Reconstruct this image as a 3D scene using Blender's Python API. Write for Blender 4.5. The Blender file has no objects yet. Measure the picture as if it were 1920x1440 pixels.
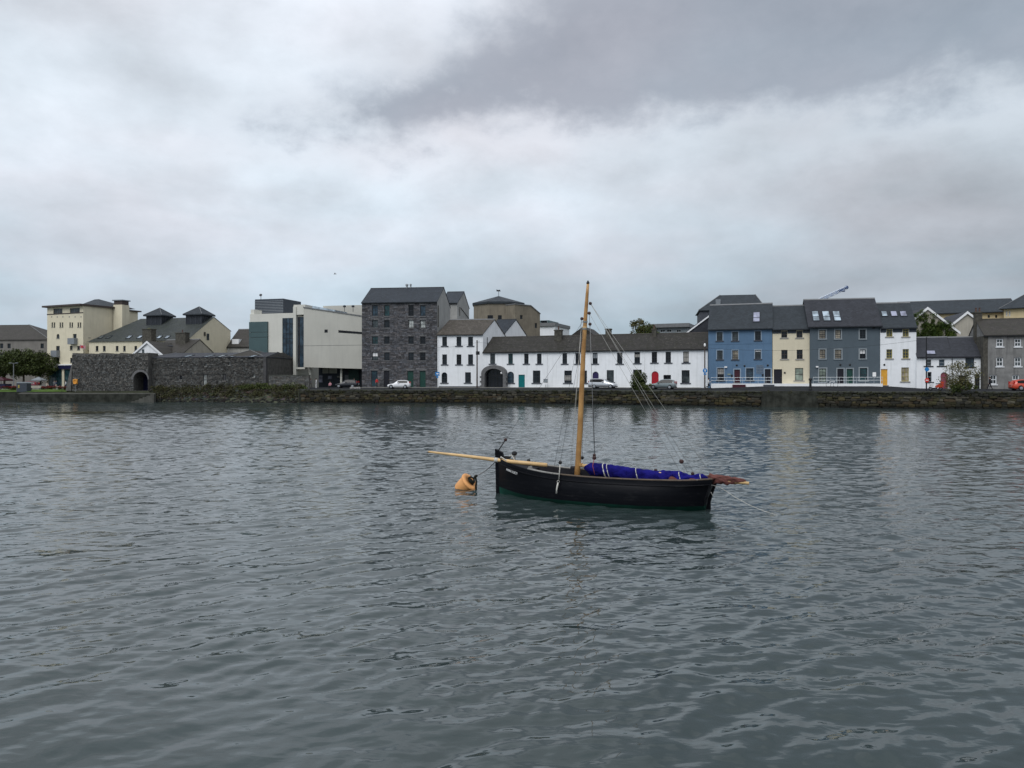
import bpy, bmesh, math, random
import numpy as np
from mathutils import Vector, Matrix
R = math.radians
random.seed(7)
S = bpy.context.scene
COL = S.collection
# ------------------------------------------------------------------ camera, sky, sun, exposure
F, CX, HZ, CH = 1450.0, 960.0, 718.0, 3.4      # focal length in photo pixels, centre, horizon row, eye height above the water
cam_d = bpy.data.cameras.new('camera'); cam = bpy.data.objects.new('camera', cam_d); COL.objects.link(cam)
cam_d.sensor_width = 36.0; cam_d.lens = F / 1920 * 36.0; cam_d.shift_y = -2 / 1920
cam_d.clip_start = 0.1; cam_d.clip_end = 4000
cam.location = (0, 0, CH); cam.rotation_euler = (R(90), 0, 0)
S.camera = cam
SUN_EL, SUN_AZ = R(52), R(205)                 # azimuth clockwise from +Y: behind the camera, a little to the left
S.view_settings.view_transform = 'Standard'; S.view_settings.look = 'None'
S.view_settings.exposure = 0.14; S.view_settings.gamma = 1.0; S.view_settings.use_curve_mapping = False
W = bpy.data.worlds.new('World'); S.world = W; W.use_nodes = True

class NT:
    """small helper to write node trees"""
    def __init__(s, tree): s.t = tree; s.n = tree.nodes; s.l = tree.links
    def new(s, kind, **kw):
        n = s.n.new(kind)
        for k, v in kw.items(): setattr(n, k, v)
        return n
    def put(s, sock, v):
        if v is None: return
        if isinstance(v, bpy.types.NodeSocket): s.l.new(v, sock)
        else: sock.default_value = v
    def m(s, op, a, b=None, c=None, clamp=False):
        n = s.new('ShaderNodeMath', operation=op); n.use_clamp = clamp
        s.put(n.inputs[0], a); s.put(n.inputs[1], b); s.put(n.inputs[2], c)
        return n.outputs[0]
    def vm(s, op, a, b=None):
        n = s.new('ShaderNodeVectorMath', operation=op); s.put(n.inputs[0], a); s.put(n.inputs[1], b)
        return n.outputs[0]
    def noise(s, vec, scale, detail=4, rough=.5, dist=0.0, out=0):
        n = s.new('ShaderNodeTexNoise'); s.put(n.inputs['Vector'], vec)
        n.inputs['Scale'].default_value = scale; n.inputs['Detail'].default_value = detail
        n.inputs['Roughness'].default_value = rough; n.inputs['Distortion'].default_value = dist
        return n.outputs[out]
    def step(s, x, lo, hi):
        n = s.new('ShaderNodeMapRange', interpolation_type='SMOOTHSTEP')
        s.put(n.inputs[0], x); n.inputs[1].default_value = lo; n.inputs[2].default_value = hi
        return n.outputs[0]
    def mix(s, f, a, b, mode='MIX'):
        n = s.new('ShaderNodeMix', data_type='RGBA', blend_type=mode)
        s.put(n.inputs[0], f); s.put(n.inputs[6], c4(a)); s.put(n.inputs[7], c4(b))
        return n.outputs[2]
    def xyz(s, x, y, z):
        n = s.new('ShaderNodeCombineXYZ'); s.put(n.inputs[0], x); s.put(n.inputs[1], y); s.put(n.inputs[2], z)
        return n.outputs[0]
    def sep(s, v):
        n = s.new('ShaderNodeSeparateXYZ'); s.put(n.inputs[0], v); return n.outputs
def c4(c):
    if isinstance(c, (tuple, list)) and len(c) == 3: return (c[0], c[1], c[2], 1.0)
    return c

def build_world():
    t = NT(W.node_tree); t.n.clear()
    out = t.new('ShaderNodeOutputWorld'); bg = t.new('ShaderNodeBackground'); t.l.new(bg.outputs[0], out.inputs[0])
    sky = t.new('ShaderNodeTexSky', sky_type='NISHITA'); sky.sun_disc = False
    sky.sun_elevation = SUN_EL; sky.sun_rotation = SUN_AZ
    d = t.new('ShaderNodeTexCoord').outputs['Generated']
    d = t.vm('NORMALIZE', d)
    x, y, z = t.sep(d)
    el = t.m('ARCSINE', z); az = t.m('ARCTAN2', x, y)
    zz = t.m('ADD', t.m('MAXIMUM', z, 0.0), 0.16)
    plane = t.xyz(t.m('DIVIDE', x, zz), t.m('DIVIDE', y, zz), 0.0)
    stretched = t.vm('MULTIPLY', d, (1.0, 1.0, 2.6))
    n_big = t.noise(plane, 0.55, 6, .5, .5)
    n_mid = t.noise(t.vm('ADD', stretched, (.35, .1, .2)), 3.0, 6, .52, .2)
    n_fin = t.noise(t.vm('MULTIPLY', d, (1.0, 1.0, 1.7)), 5.5, 9, .56, .12)
    n_ff = t.noise(t.vm('MULTIPLY', d, (1.0, 1.0, 1.5)), 17.0, 9, .62, .1)
    # overcast vault: greyer and bluer near the horizon, lighter higher up (as the photograph's sky)
    up = t.step(el, 0.02, 0.31)
    base = t.mix(up, (0.435, 0.53, 0.60), (0.775, 0.825, 0.885))
    br = t.m('ADD', t.m('MULTIPLY', t.m('SUBTRACT', n_big, .5), .70), t.m('MULTIPLY', t.m('SUBTRACT', n_mid, .5), .80))
    br = t.m('ADD', br, t.m('MULTIPLY', t.m('SUBTRACT', n_fin, .5), .44))
    br = t.m('ADD', br, t.m('MULTIPLY', t.m('SUBTRACT', n_ff, .5), .20))
    br = t.m('ADD', br, 1.0)
    # heavier dark cloud bank over the right half, its ragged lower edge lit
    wob = t.m('ADD', t.m('MULTIPLY', t.m('SUBTRACT', n_mid, .5), .13), t.m('MULTIPLY', t.m('SUBTRACT', n_fin, .5), .20))
    wob = t.m('ADD', wob, t.m('MULTIPLY', t.m('SUBTRACT', n_ff, .5), .12))
    arch = t.m('MULTIPLY', t.m('COSINE', t.m('MULTIPLY', t.m('SUBTRACT', az, .24), 4.2)), .018)
    low = t.m('ADD', t.m('SUBTRACT', t.m('SUBTRACT', el, .298), arch), wob)
    left = t.m('SUBTRACT', az, t.m('ADD', -.20, t.m('MULTIPLY', t.m('SUBTRACT', el, .36), 1.98)))
    left = t.m('ADD', left, t.m('MULTIPLY', wob, 1.6))
    dark = t.m('MULTIPLY', t.step(low, -.03, .065), t.step(left, -.07, .13))
    dark = t.m('MULTIPLY', dark, t.m('SUBTRACT', 1.0, t.step(el, .56, .85)))
    dark = t.m('MULTIPLY', dark, t.m('SUBTRACT', 1.0, t.step(az, .9, 1.5)))
    rim = t.m('MULTIPLY', t.m('MULTIPLY', t.step(low, -.10, -.03), t.m('SUBTRACT', 1.0, dark)), t.step(left, -.05, .1))
    right = t.step(az, -.25, .45)
    br = t.m('MULTIPLY', br, t.m('SUBTRACT', 1.0, t.m('MULTIPLY', right, .20)))
    br = t.m('ADD', br, t.m('MULTIPLY', rim, .02))
    col = t.mix(1.0, base, t.xyz(br, br, br), 'MULTIPLY')
    darkc = t.mix(t.m('ADD', t.m('MULTIPLY', n_fin, .7), t.m('MULTIPLY', n_ff, .3)), (0.20, .245, .30), (0.46, .495, .555))
    col = t.mix(t.m('MULTIPLY', dark, .93), col, darkc)
    # faint warm and cool tints between the cloud layers
    tint = t.mix(t.step(t.noise(plane, 0.9, 3), .35, .65), (0.965, 1.0, 1.025), (1.04, .99, 1.0))
    col = t.mix(1.0, col, tint, 'MULTIPLY')
    thin = t.mix(1.0, sky.outputs[0], (0.05, 0.05, 0.05), 'MULTIPLY')       # blue sky light through the layer
    col = t.mix(.06, col, thin)
    t.put(bg.inputs[0], col); bg.inputs[1].default_value = 1.0
build_world()
sun_d = bpy.data.lights.new('sun', 'SUN'); sun = bpy.data.objects.new('sun', sun_d); COL.objects.link(sun)
sun_d.energy = 1.5; sun_d.angle = R(40); sun_d.color = (1.0, .99, .975)
sd = Vector((math.sin(SUN_AZ) * math.cos(SUN_EL), math.cos(SUN_AZ) * math.cos(SUN_EL), math.sin(SUN_EL)))
sun.rotation_euler = (-sd).to_track_quat('-Z', 'Y').to_euler()

# ------------------------------------------------------------------ materials
M = {}
def bsdf(name):
    m = bpy.data.materials.new(name); m.use_nodes = True
    t = NT(m.node_tree); t.n.clear()
    o = t.new('ShaderNodeOutputMaterial'); p = t.new('ShaderNodeBsdfPrincipled'); t.l.new(p.outputs[0], o.inputs[0])
    M[name] = m
    return m, t, p
def sc(c, k): return tuple(min(1, v * k) for v in c)
def mat(name, col, rough=.75, var=.12, scale=2.0, bump=0.0, bscale=None, streak=0.0, col2=None, spec=.3, metal=0.0, tone=False, objcol=False, coat=0.0, island=False, stain=None):
    m, t, p = bsdf(name)
    co = t.new('ShaderNodeTexCoord').outputs['Object']
    n = t.noise(co, scale, 6, .6)
    f = t.step(n, .3, .7)
    c = t.mix(f, sc(col, 1 - var), col2 if col2 else sc(col, 1 + var))
    if streak:
        s = t.noise(t.vm('MULTIPLY', co, (2.2, 2.2, .18)), 1.0, 5, .65)
        c = t.mix(t.m('MULTIPLY', t.step(s, .46, .72), streak), c, stain or sc(col, .45))
        s2 = t.noise(co, .35, 4, .6)
        c = t.mix(t.m('MULTIPLY', t.step(s2, .5, .75), streak * .6), c, stain or sc(col, .6))
    if tone:
        a = t.new('ShaderNodeAttribute', attribute_name='tone'); c = t.mix(1.0, c, a.outputs[0], 'MULTIPLY')
    if objcol:
        a = t.new('ShaderNodeObjectInfo'); c = t.mix(1.0, c, a.outputs['Color'], 'MULTIPLY')
    if island:
        a = t.new('ShaderNodeNewGeometry').outputs['Random Per Island']
        k = t.m('ADD', t.m('MULTIPLY', a, .9), .55); c = t.mix(1.0, c, t.xyz(k, k, t.m('MULTIPLY', k, .8)), 'MULTIPLY')
    t.put(p.inputs['Base Color'], c); p.inputs['Roughness'].default_value = rough
    p.inputs['Specular IOR Level'].default_value = spec; p.inputs['Metallic'].default_value = metal
    p.inputs['Coat Weight'].default_value = coat
    if bump:
        b = t.new('ShaderNodeBump'); b.inputs['Strength'].default_value = bump; b.inputs['Distance'].default_value = .05
        t.put(b.inputs['Height'], t.noise(co, bscale or scale * 6, 5, .6)); t.l.new(b.outputs[0], p.inputs['Normal'])
    return m
def slate(name, col, moss=None, amt=0.0, speck=None):
    m, t, p = bsdf(name)
    co = t.new('ShaderNodeTexCoord').outputs['Object']; x, y, z = t.sep(co)
    v = t.xyz(x, t.m('MULTIPLY', z, 1.35), 0.0)
    br = t.new('ShaderNodeTexBrick'); t.put(br.inputs[0], v); br.inputs['Scale'].default_value = 1.0
    br.inputs['Brick Width'].default_value = .38; br.inputs['Row Height'].default_value = .26; br.inputs['Mortar Size'].default_value = .012
    br.inputs['Color1'].default_value = c4(sc(col, .82)); br.inputs['Color2'].default_value = c4(sc(col, 1.2)); br.inputs['Mortar'].default_value = c4(sc(col, .5))
    c = br.outputs[0]
    c = t.mix(t.m('MULTIPLY', t.step(t.noise(co, .7, 6, .65), .4, .7), .5), c, sc(col, .6))
    if moss:
        c = t.mix(t.m('MULTIPLY', t.step(t.noise(co, 1.3, 7, .7), .42, .66), amt), c, moss)
    if speck:
        c = t.mix(t.m('MULTIPLY', t.step(t.noise(co, 2.4, 6, .75), .54, .66), .6), c, speck)
    t.put(p.inputs['Base Color'], c); p.inputs['Roughness'].default_value = .62; p.inputs['Specular IOR Level'].default_value = .25
    b = t.new('ShaderNodeBump'); b.inputs['Strength'].default_value = .5; b.inputs['Distance'].default_value = .04
    t.put(b.inputs['Height'], t.m('SUBTRACT', t.noise(co, 4.0, 4), br.outputs['Fac'])); t.l.new(b.outputs[0], p.inputs['Normal'])
    return m
def glass(name, col=(.012, .016, .02), rough=.06):
    m, t, p = bsdf(name)
    co = t.new('ShaderNodeTexCoord').outputs['Object']
    c = t.mix(t.step(t.noise(co, .9, 3), .35, .65), sc(col, .6), sc(col, 1.5))
    t.put(p.inputs['Base Color'], c); p.inputs['Roughness'].default_value = rough; p.inputs['Specular IOR Level'].default_value = .28
    b = t.new('ShaderNodeBump'); b.inputs['Strength'].default_value = .12; b.inputs['Distance'].default_value = .05
    t.put(b.inputs['Height'], t.noise(co, 1.6, 2)); t.l.new(b.outputs[0], p.inputs['Normal'])
    return m

mat('white_render', (.80, .82, .84), .8, .035, .8, .15, 9, .30, stain=(.50, .52, .52))
mat('white_paint', (.78, .79, .8), .6, .03, 2)
mat('cream_render', (.66, .605, .46), .8, .05, .7, .1, 9, .22, stain=(.36, .33, .24))
mat('pale_cream', (.63, .57, .43), .8, .04, .7, .1, 9, .12)
mat('blue_render', (.092, .165, .262), .75, .06, .6, .1, 9, .15)
mat('blue_light', (.24, .31, .39), .75, .06, 2)
mat('grey_render', (.080, .105, .125), .75, .06, .6, .1, 9, .12)
mat('grey_light', (.24, .27, .29), .75, .06, 2)
mat('grey_concrete', (.20, .20, .195), .85, .2, .9, .3, 8, .65, stain=(.07, .07, .07))
mat('museum_render', (.46, .455, .41), .8, .05, .25, .1, 8, .2, stain=(.33, .33, .31))
mat('museum_light', (.60, .595, .54), .8, .04, .3, .1, 8, .12)
mat('museum_teal', (.06, .10, .105), .4, .08, .6)
mat('drum_render', (.20, .175, .135), .85, .12, .5, .2, 8, .5, stain=(.09, .08, .065))
mat('yellow_render', (.56, .46, .28), .8, .05, .6, .1, 8, .15)
mat('beige_render', (.38, .355, .30), .85, .08, .6, .1, 8, .4, stain=(.2, .19, .17))
mat('gable_render', (.36, .36, .345), .85, .1, .6, .15, 8, .45, stain=(.19, .19, .185))
mat('flats_render', (.19, .18, .165), .85, .12, .6, .1, 8, .4)
mat('dark_band', (.045, .055, .07), .7, .1, 2)
mat('dark_trim', (.022, .026, .033), .5, .15, 2)
mat('sill_slate', (.06, .066, .08), .7, .15, 3)
mat('sill_stone', (.30, .29, .27), .8, .12, 3)
mat('limestone', (.13, .13, .132), .85, .2, 2, .4, 6)
mat('stone', (.105, .105, .113), .9, .35, 2.6, .6, 7, tone=True)
mat('old_stone', (.105, .105, .10), .92, .45, 2.2, .8, 6, tone=True)
mat('mortar', (.07, .07, .072), .95, .2, 2, .4, 8)
mat('mortar_old', (.10, .098, .092), .95, .25, 1.5, .5, 6)
mat('quay_stone', (.85, .85, .85), .85, .3, 2.4, .8, 6, objcol=True, spec=.35)
mat('quay_rubble', (.85, .85, .85), .85, .3, 2.4, .8, 6, tone=True, spec=.35)
mat('quay_core', (.022, .024, .018), .9, .3, 1.2, .8, 4)
mat('coping', (.085, .09, .08), .85, .3, 1.5, .6, 6, .5, spec=0.0)
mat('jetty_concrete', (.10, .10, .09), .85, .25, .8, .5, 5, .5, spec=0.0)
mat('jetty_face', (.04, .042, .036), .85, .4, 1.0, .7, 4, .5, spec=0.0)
mat('asphalt', (.036, .038, .041), .8, .2, .7, .3, 20, spec=0.0)
mat('earth', (.06, .065, .045), .95, .3, .5, .5, 4, spec=0.0)
mat('paving', (.20, .195, .18), .85, .12, .8, .2, 6, spec=0.0)
mat('grass', (.075, .12, .035), .9, .35, 1.5, .5, 9, spec=0.0)
mat('leaf_dark', (.035, .055, .016), .65, .35, 1.2, island=True, col2=(.06, .08, .02))
mat('leaf_mid', (.055, .085, .024), .65, .3, 1.2, island=True, col2=(.085, .10, .035))
mat('leaf_olive', (.075, .085, .032), .65, .3, 1.2, island=True, col2=(.12, .105, .05))
mat('leaf_brown', (.085, .07, .035), .7, .3, 1.2, island=True, col2=(.05, .06, .025))
mat('leaf_scrub', (.038, .046, .016), .7, .3, 1.2, island=True, col2=(.06, .056, .022))
mat('leaf_bramble', (.045, .034, .018), .7, .3, 1.2, island=True, col2=(.03, .036, .014))
mat('leaf_red', (.14, .016, .022), .7, .3, 1.5, island=True, col2=(.22, .02, .03))
mat('ivy', (.035, .075, .012), .65, .3, .9, island=True, col2=(.07, .10, .02))
mat('bark', (.06, .05, .038), .9, .3, 4, .6, 12)
slate('slate_blue', (.030, .037, .047))
slate('slate_grey', (.033, .041, .049))
slate('slate_mauve', (.036, .039, .048))
slate('slate_green', (.045, .052, .052), (.042, .052, .032), .4)
slate('slate_brown', (.085, .074, .064), (.05, .045, .033), .7, (.17, .155, .135))
slate('slate_moss', (.036, .033, .030), (.020, .020, .013), .8, (.105, .096, .083))
slate('slate_rust', (.050, .045, .040), (.038, .038, .026), .6)
mat('lead', (.16, .165, .17), .55, .1, 2)
mat('gutter', (.02, .022, .026), .45, .1, 3)
mat('chimney_stone', (.07, .066, .055), .92, .35, 2.5, .6, 8)
mat('chimney_pot', (.10, .06, .05), .85, .2, 6)
mat('moss', (.10, .11, .04), .95, .3, 5, .6, 20)
glass('pane_dark'); glass('pane_blue', (.03, .05, .07)); glass('pane_mid', (.05, .062, .066)); glass('pane_pale', (.32, .34, .33), .25)
glass('pane_sky', (.30, .36, .41), .12); glass('pane_mauve', (.24, .25, .32), .15); glass('pane_curtain', (.27, .24, .19), .3); glass('pane_teal', (.02, .05, .055)); glass('pane_black', (.006, .007, .009)); glass('pane_green', (.20, .24, .20), .3)
mat('frame_dark', (.025, .03, .038), .5, .1, 4)
mat('frame_brown', (.06, .045, .04), .5, .1, 4)
mat('frame_white', (.66, .68, .7), .5, .05, 4)
mat('frame_olive', (.30, .25, .06), .55, .1, 4)
mat('frame_grey', (.20, .22, .24), .5, .1, 4)
mat('door_teal', (.0, .135, .145), .4, .06, 2)
mat('door_red', (.36, .012, .022), .4, .06, 2)
mat('door_purple', (.024, .018, .075), .4, .08, 2)
mat('door_yellow', (.66, .34, .045), .45, .05, 2)
mat('door_pink', (.24, .06, .09), .5, .08, 2)
mat('door_black', (.012, .012, .018), .35, .1, 2)
mat('door_maroon', (.05, .012, .02), .4, .1, 2)
mat('door_green', (.012, .05, .04), .4, .1, 2)
mat('brass', (.45, .33, .12), .35, .1, 3, metal=1.0)
mat('steel', (.50, .53, .55), .4, .08, 3, metal=.6)
mat('galvanised', (.30, .32, .33), .55, .12, 3, metal=.5)
mat('pole_brown', (.06, .045, .038), .85, .2, 4)
mat('pole_grey', (.16, .17, .18), .6, .12, 4)
mat('black_iron', (.012, .013, .015), .5, .15, 3)
mat('sign_blue', (.02, .19, .48), .4, .04, 2)
mat('sign_red', (.60, .035, .02), .4, .05, 2)
mat('sign_orange', (.66, .30, .05), .45, .08, 2)
mat('sign_white', (.78, .78, .78), .45, .03, 2)
mat('navy_fascia', (.012, .014, .045), .4, .1, 2)
mat('crane_blue', (.06, .09, .19), .5, .1, 2); mat('crane_white', (.55, .6, .68), .5, .1, 2); mat('crane_steel', (.20, .27, .42), .5, .1, 2)
mat('rubber', (.012, .012, .013), .8, .15, 5)
mat('alloy', (.42, .43, .45), .35, .05, 3, metal=.8)
mat('skin', (.42, .26, .19), .6, .05, 6); mat('hair', (.03, .02, .016), .7, .1, 8)
for nm, c in dict(black=(.012, .012, .016), white=(.7, .7, .7), navy=(.02, .028, .06), grey=(.14, .14, .15), red=(.5, .03, .03), pink=(.45, .22, .26), beige=(.4, .36, .3), charcoal=(.04, .04, .045)).items():
    mat('cloth_' + nm, c, .85, .12, 6)
for nm, c, k in (('silver', (.52, .54, .57), .55), ('white', (.74, .75, .77), 0.0), ('slate', (.19, .23, .24), .3), ('red', (.55, .07, .035), 0.0), ('maroon', (.12, .012, .03), 0.0), ('dark', (.02, .022, .028), .2)):
    mat('paint_' + nm, c, .32, .03, 1.5, coat=.6, metal=k)
mat('lamp_red', (.35, .01, .01), .25, .05, 4); mat('lamp_clear', (.6, .62, .64), .15, .05, 4)

# ------------------------------------------------------------------ mesh building
class MB:
    def __init__(s): s.v = []; s.f = []; s.tone = []; s.k = 0.0
    def add(s, pts, faces, tone=None):
        o = len(s.v); s.v.extend(pts); s.f.extend(tuple(i + o for i in f) for f in faces)
        if tone is not None: s.tone.extend([tone] * len(pts))
    def quad(s, a, b, c, d, tone=None): s.add([a, b, c, d], [(0, 1, 2, 3)], tone)
    def box(s, x0, x1, y0, y1, z0, z1, tone=None):
        if x0 > x1: x0, x1 = x1, x0
        if y0 > y1: y0, y1 = y1, y0
        if z0 > z1: z0, z1 = z1, z0
        s.add([(x0, y0, z0), (x1, y0, z0), (x1, y1, z0), (x0, y1, z0), (x0, y0, z1), (x1, y0, z1), (x1, y1, z1), (x0, y1, z1)],
              [(3, 2, 1, 0), (4, 5, 6, 7), (0, 1, 5, 4), (1, 2, 6, 5), (2, 3, 7, 6), (3, 0, 4, 7)], tone)
        return s
    def prism_x(s, prof, x0, x1, sk=0.0, y0=0.0):
        """profile of (y, z) points (counter-clockwise seen from +x) swept from x0 to x1; sk shears x with depth"""
        n = len(prof)
        a = [(x0 + sk * (y - y0), y, z) for y, z in prof]; b = [(x1 + sk * (y - y0), y, z) for y, z in prof]
        s.add(a + b, [tuple(range(n - 1, -1, -1)), tuple(range(n, 2 * n))] + [(i, (i + 1) % n, n + (i + 1) % n, n + i) for i in range(n)])
        return s
    def prism_y(s, prof, y0, y1):
        """profile of (x, z) points (counter-clockwise seen from the front, -y) swept from y0 to y1"""
        n = len(prof)
        a = [(x, y0, z) for x, z in prof]; b = [(x, y1, z) for x, z in prof]
        s.add(a + b, [tuple(range(n)), tuple(range(2 * n - 1, n - 1, -1))] + [((i + 1) % n, i, n + i, n + (i + 1) % n) for i in range(n)])
        return s
    def prism_z(s, prof, z0, z1):
        n = len(prof)
        a = [(x, y, z0) for x, y in prof]; b = [(x, y, z1) for x, y in prof]
        s.add(a + b, [tuple(range(n - 1, -1, -1)), tuple(range(n, 2 * n))] + [(i, (i + 1) % n, n + (i + 1) % n, n + i) for i in range(n)])
        return s
    def tube(s, path, rad, n=8, cap=True):
        path = [Vector(p) for p in path]; k = len(path)
        if not isinstance(rad, (list, tuple)): rad = [rad] * k
        o = len(s.v); up = None
        for i, p in enumerate(path):
            d = (path[min(i + 1, k - 1)] - path[max(i - 1, 0)]).normalized()
            if up is None:
                up = Vector((0, 0, 1)) if abs(d.z) < .9 else Vector((1, 0, 0))
            a = d.cross(up).normalized(); b = a.cross(d).normalized(); up = b
            for j in range(n):
                t = 2 * math.pi * j / n
                s.v.append(tuple(p + a * (math.cos(t) * rad[i]) + b * (math.sin(t) * rad[i])))
        for i in range(k - 1):
            for j in range(n):
                s.f.append((o + i * n + j, o + i * n + (j + 1) % n, o + (i + 1) * n + (j + 1) % n, o + (i + 1) * n + j))
        if cap:
            s.f.append(tuple(o + j for j in range(n - 1, -1, -1))); s.f.append(tuple(o + (k - 1) * n + j for j in range(n)))
        return s
    def lathe(s, prof, n=16, c=(0, 0, 0), axis=None):
        """(r, h) profile turned about the axis through c"""
        c = Vector(c); ax = Vector(axis or (0, 0, 1)).normalized()
        a = ax.orthogonal().normalized(); b = ax.cross(a); o = len(s.v)
        for r, h in prof:
            for j in range(n):
                t = 2 * math.pi * j / n
                s.v.append(tuple(c + ax * h + a * (r * math.cos(t)) + b * (r * math.sin(t))))
        for i in range(len(prof) - 1):
            for j in range(n):
                s.f.append((o + i * n + j, o + i * n + (j + 1) % n, o + (i + 1) * n + (j + 1) % n, o + (i + 1) * n + j))
        s.f.append(tuple(o + j for j in range(n - 1, -1, -1))); s.f.append(tuple(o + (len(prof) - 1) * n + j for j in range(n)))
        return s
    def mesh(s, name, m, smooth=False):
        me = bpy.data.meshes.new(name); me.from_pydata([tuple(v) for v in s.v], [], s.f)
        if s.tone and len(s.tone) == len(s.v):
            at = me.attributes.new('tone', 'FLOAT_COLOR', 'POINT')
            at.data.foreach_set('color', np.array([(t[0], t[1], t[2], 1) if isinstance(t, tuple) else (t, t, t, 1) for t in s.tone], dtype=np.float32).ravel())
        if m: me.materials.append(M[m])
        if smooth: me.polygons.foreach_set('use_smooth', [True] * len(me.polygons))
        me.update()
        return me
    def build(s, name, m, parent=None, smooth=False):
        return link(name, s.mesh(name, m, smooth), parent)
def link(name, data, parent=None, loc=None, rz=None):
    o = bpy.data.objects.new(name, data); COL.objects.link(o)
    if parent: o.parent = parent
    if loc: o.location = loc
    if rz is not None: o.rotation_euler = (0, 0, rz)
    return o
def tag(o, label, cat, group=None):
    o['label'] = label; o['category'] = cat
    if group: o['group'] = group
    return o
def thing(name, label, cat, loc=(0, 0, 0), rz=0.0, group=None):
    return tag(link(name, None, None, loc, rz), label, cat, group)
def structure(o): o['kind'] = 'structure'; return o
def stuff(o): o['kind'] = 'stuff'; return o
def G(px, Y): return Vector(((px - CX) / F * Y, Y))
def Zat(py, Y): return CH - (py - HZ) / F * Y
def P(px, py, Y): g = G(px, Y); return Vector((g.x, g.y, Zat(py, Y)))
def lerp(xs, ys, x): return float(np.interp(x, xs, ys))
def smooth_lerp(xs, ys, n):
    """cubic interpolation through points, for hull curves"""
    xs = np.array(xs, float); ys = np.array(ys, float); m = np.gradient(ys, xs)
    out = []
    for x in n:
        i = int(np.clip(np.searchsorted(xs, x) - 1, 0, len(xs) - 2)); h = xs[i + 1] - xs[i]; t = (x - xs[i]) / h
        out.append(float((2*t**3-3*t*t+1)*ys[i] + (t**3-2*t*t+t)*h*m[i] + (-2*t**3+3*t*t)*ys[i+1] + (t**3-t*t)*h*m[i+1]))
    return out
def text_mesh(name, body, size, depth, m, parent, mtx):
    cu = bpy.data.curves.new(name, 'FONT'); cu.body = body; cu.size = size; cu.extrude = depth; cu.align_x = 'CENTER'; cu.align_y = 'CENTER'
    tmp = bpy.data.objects.new('tmp_text', cu); COL.objects.link(tmp)
    me = bpy.data.meshes.new_from_object(tmp.evaluated_get(bpy.context.evaluated_depsgraph_get()))
    bpy.data.objects.remove(tmp); me.transform(mtx); me.materials.clear(); me.materials.append(M[m])
    return link(name, me, parent)
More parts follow.
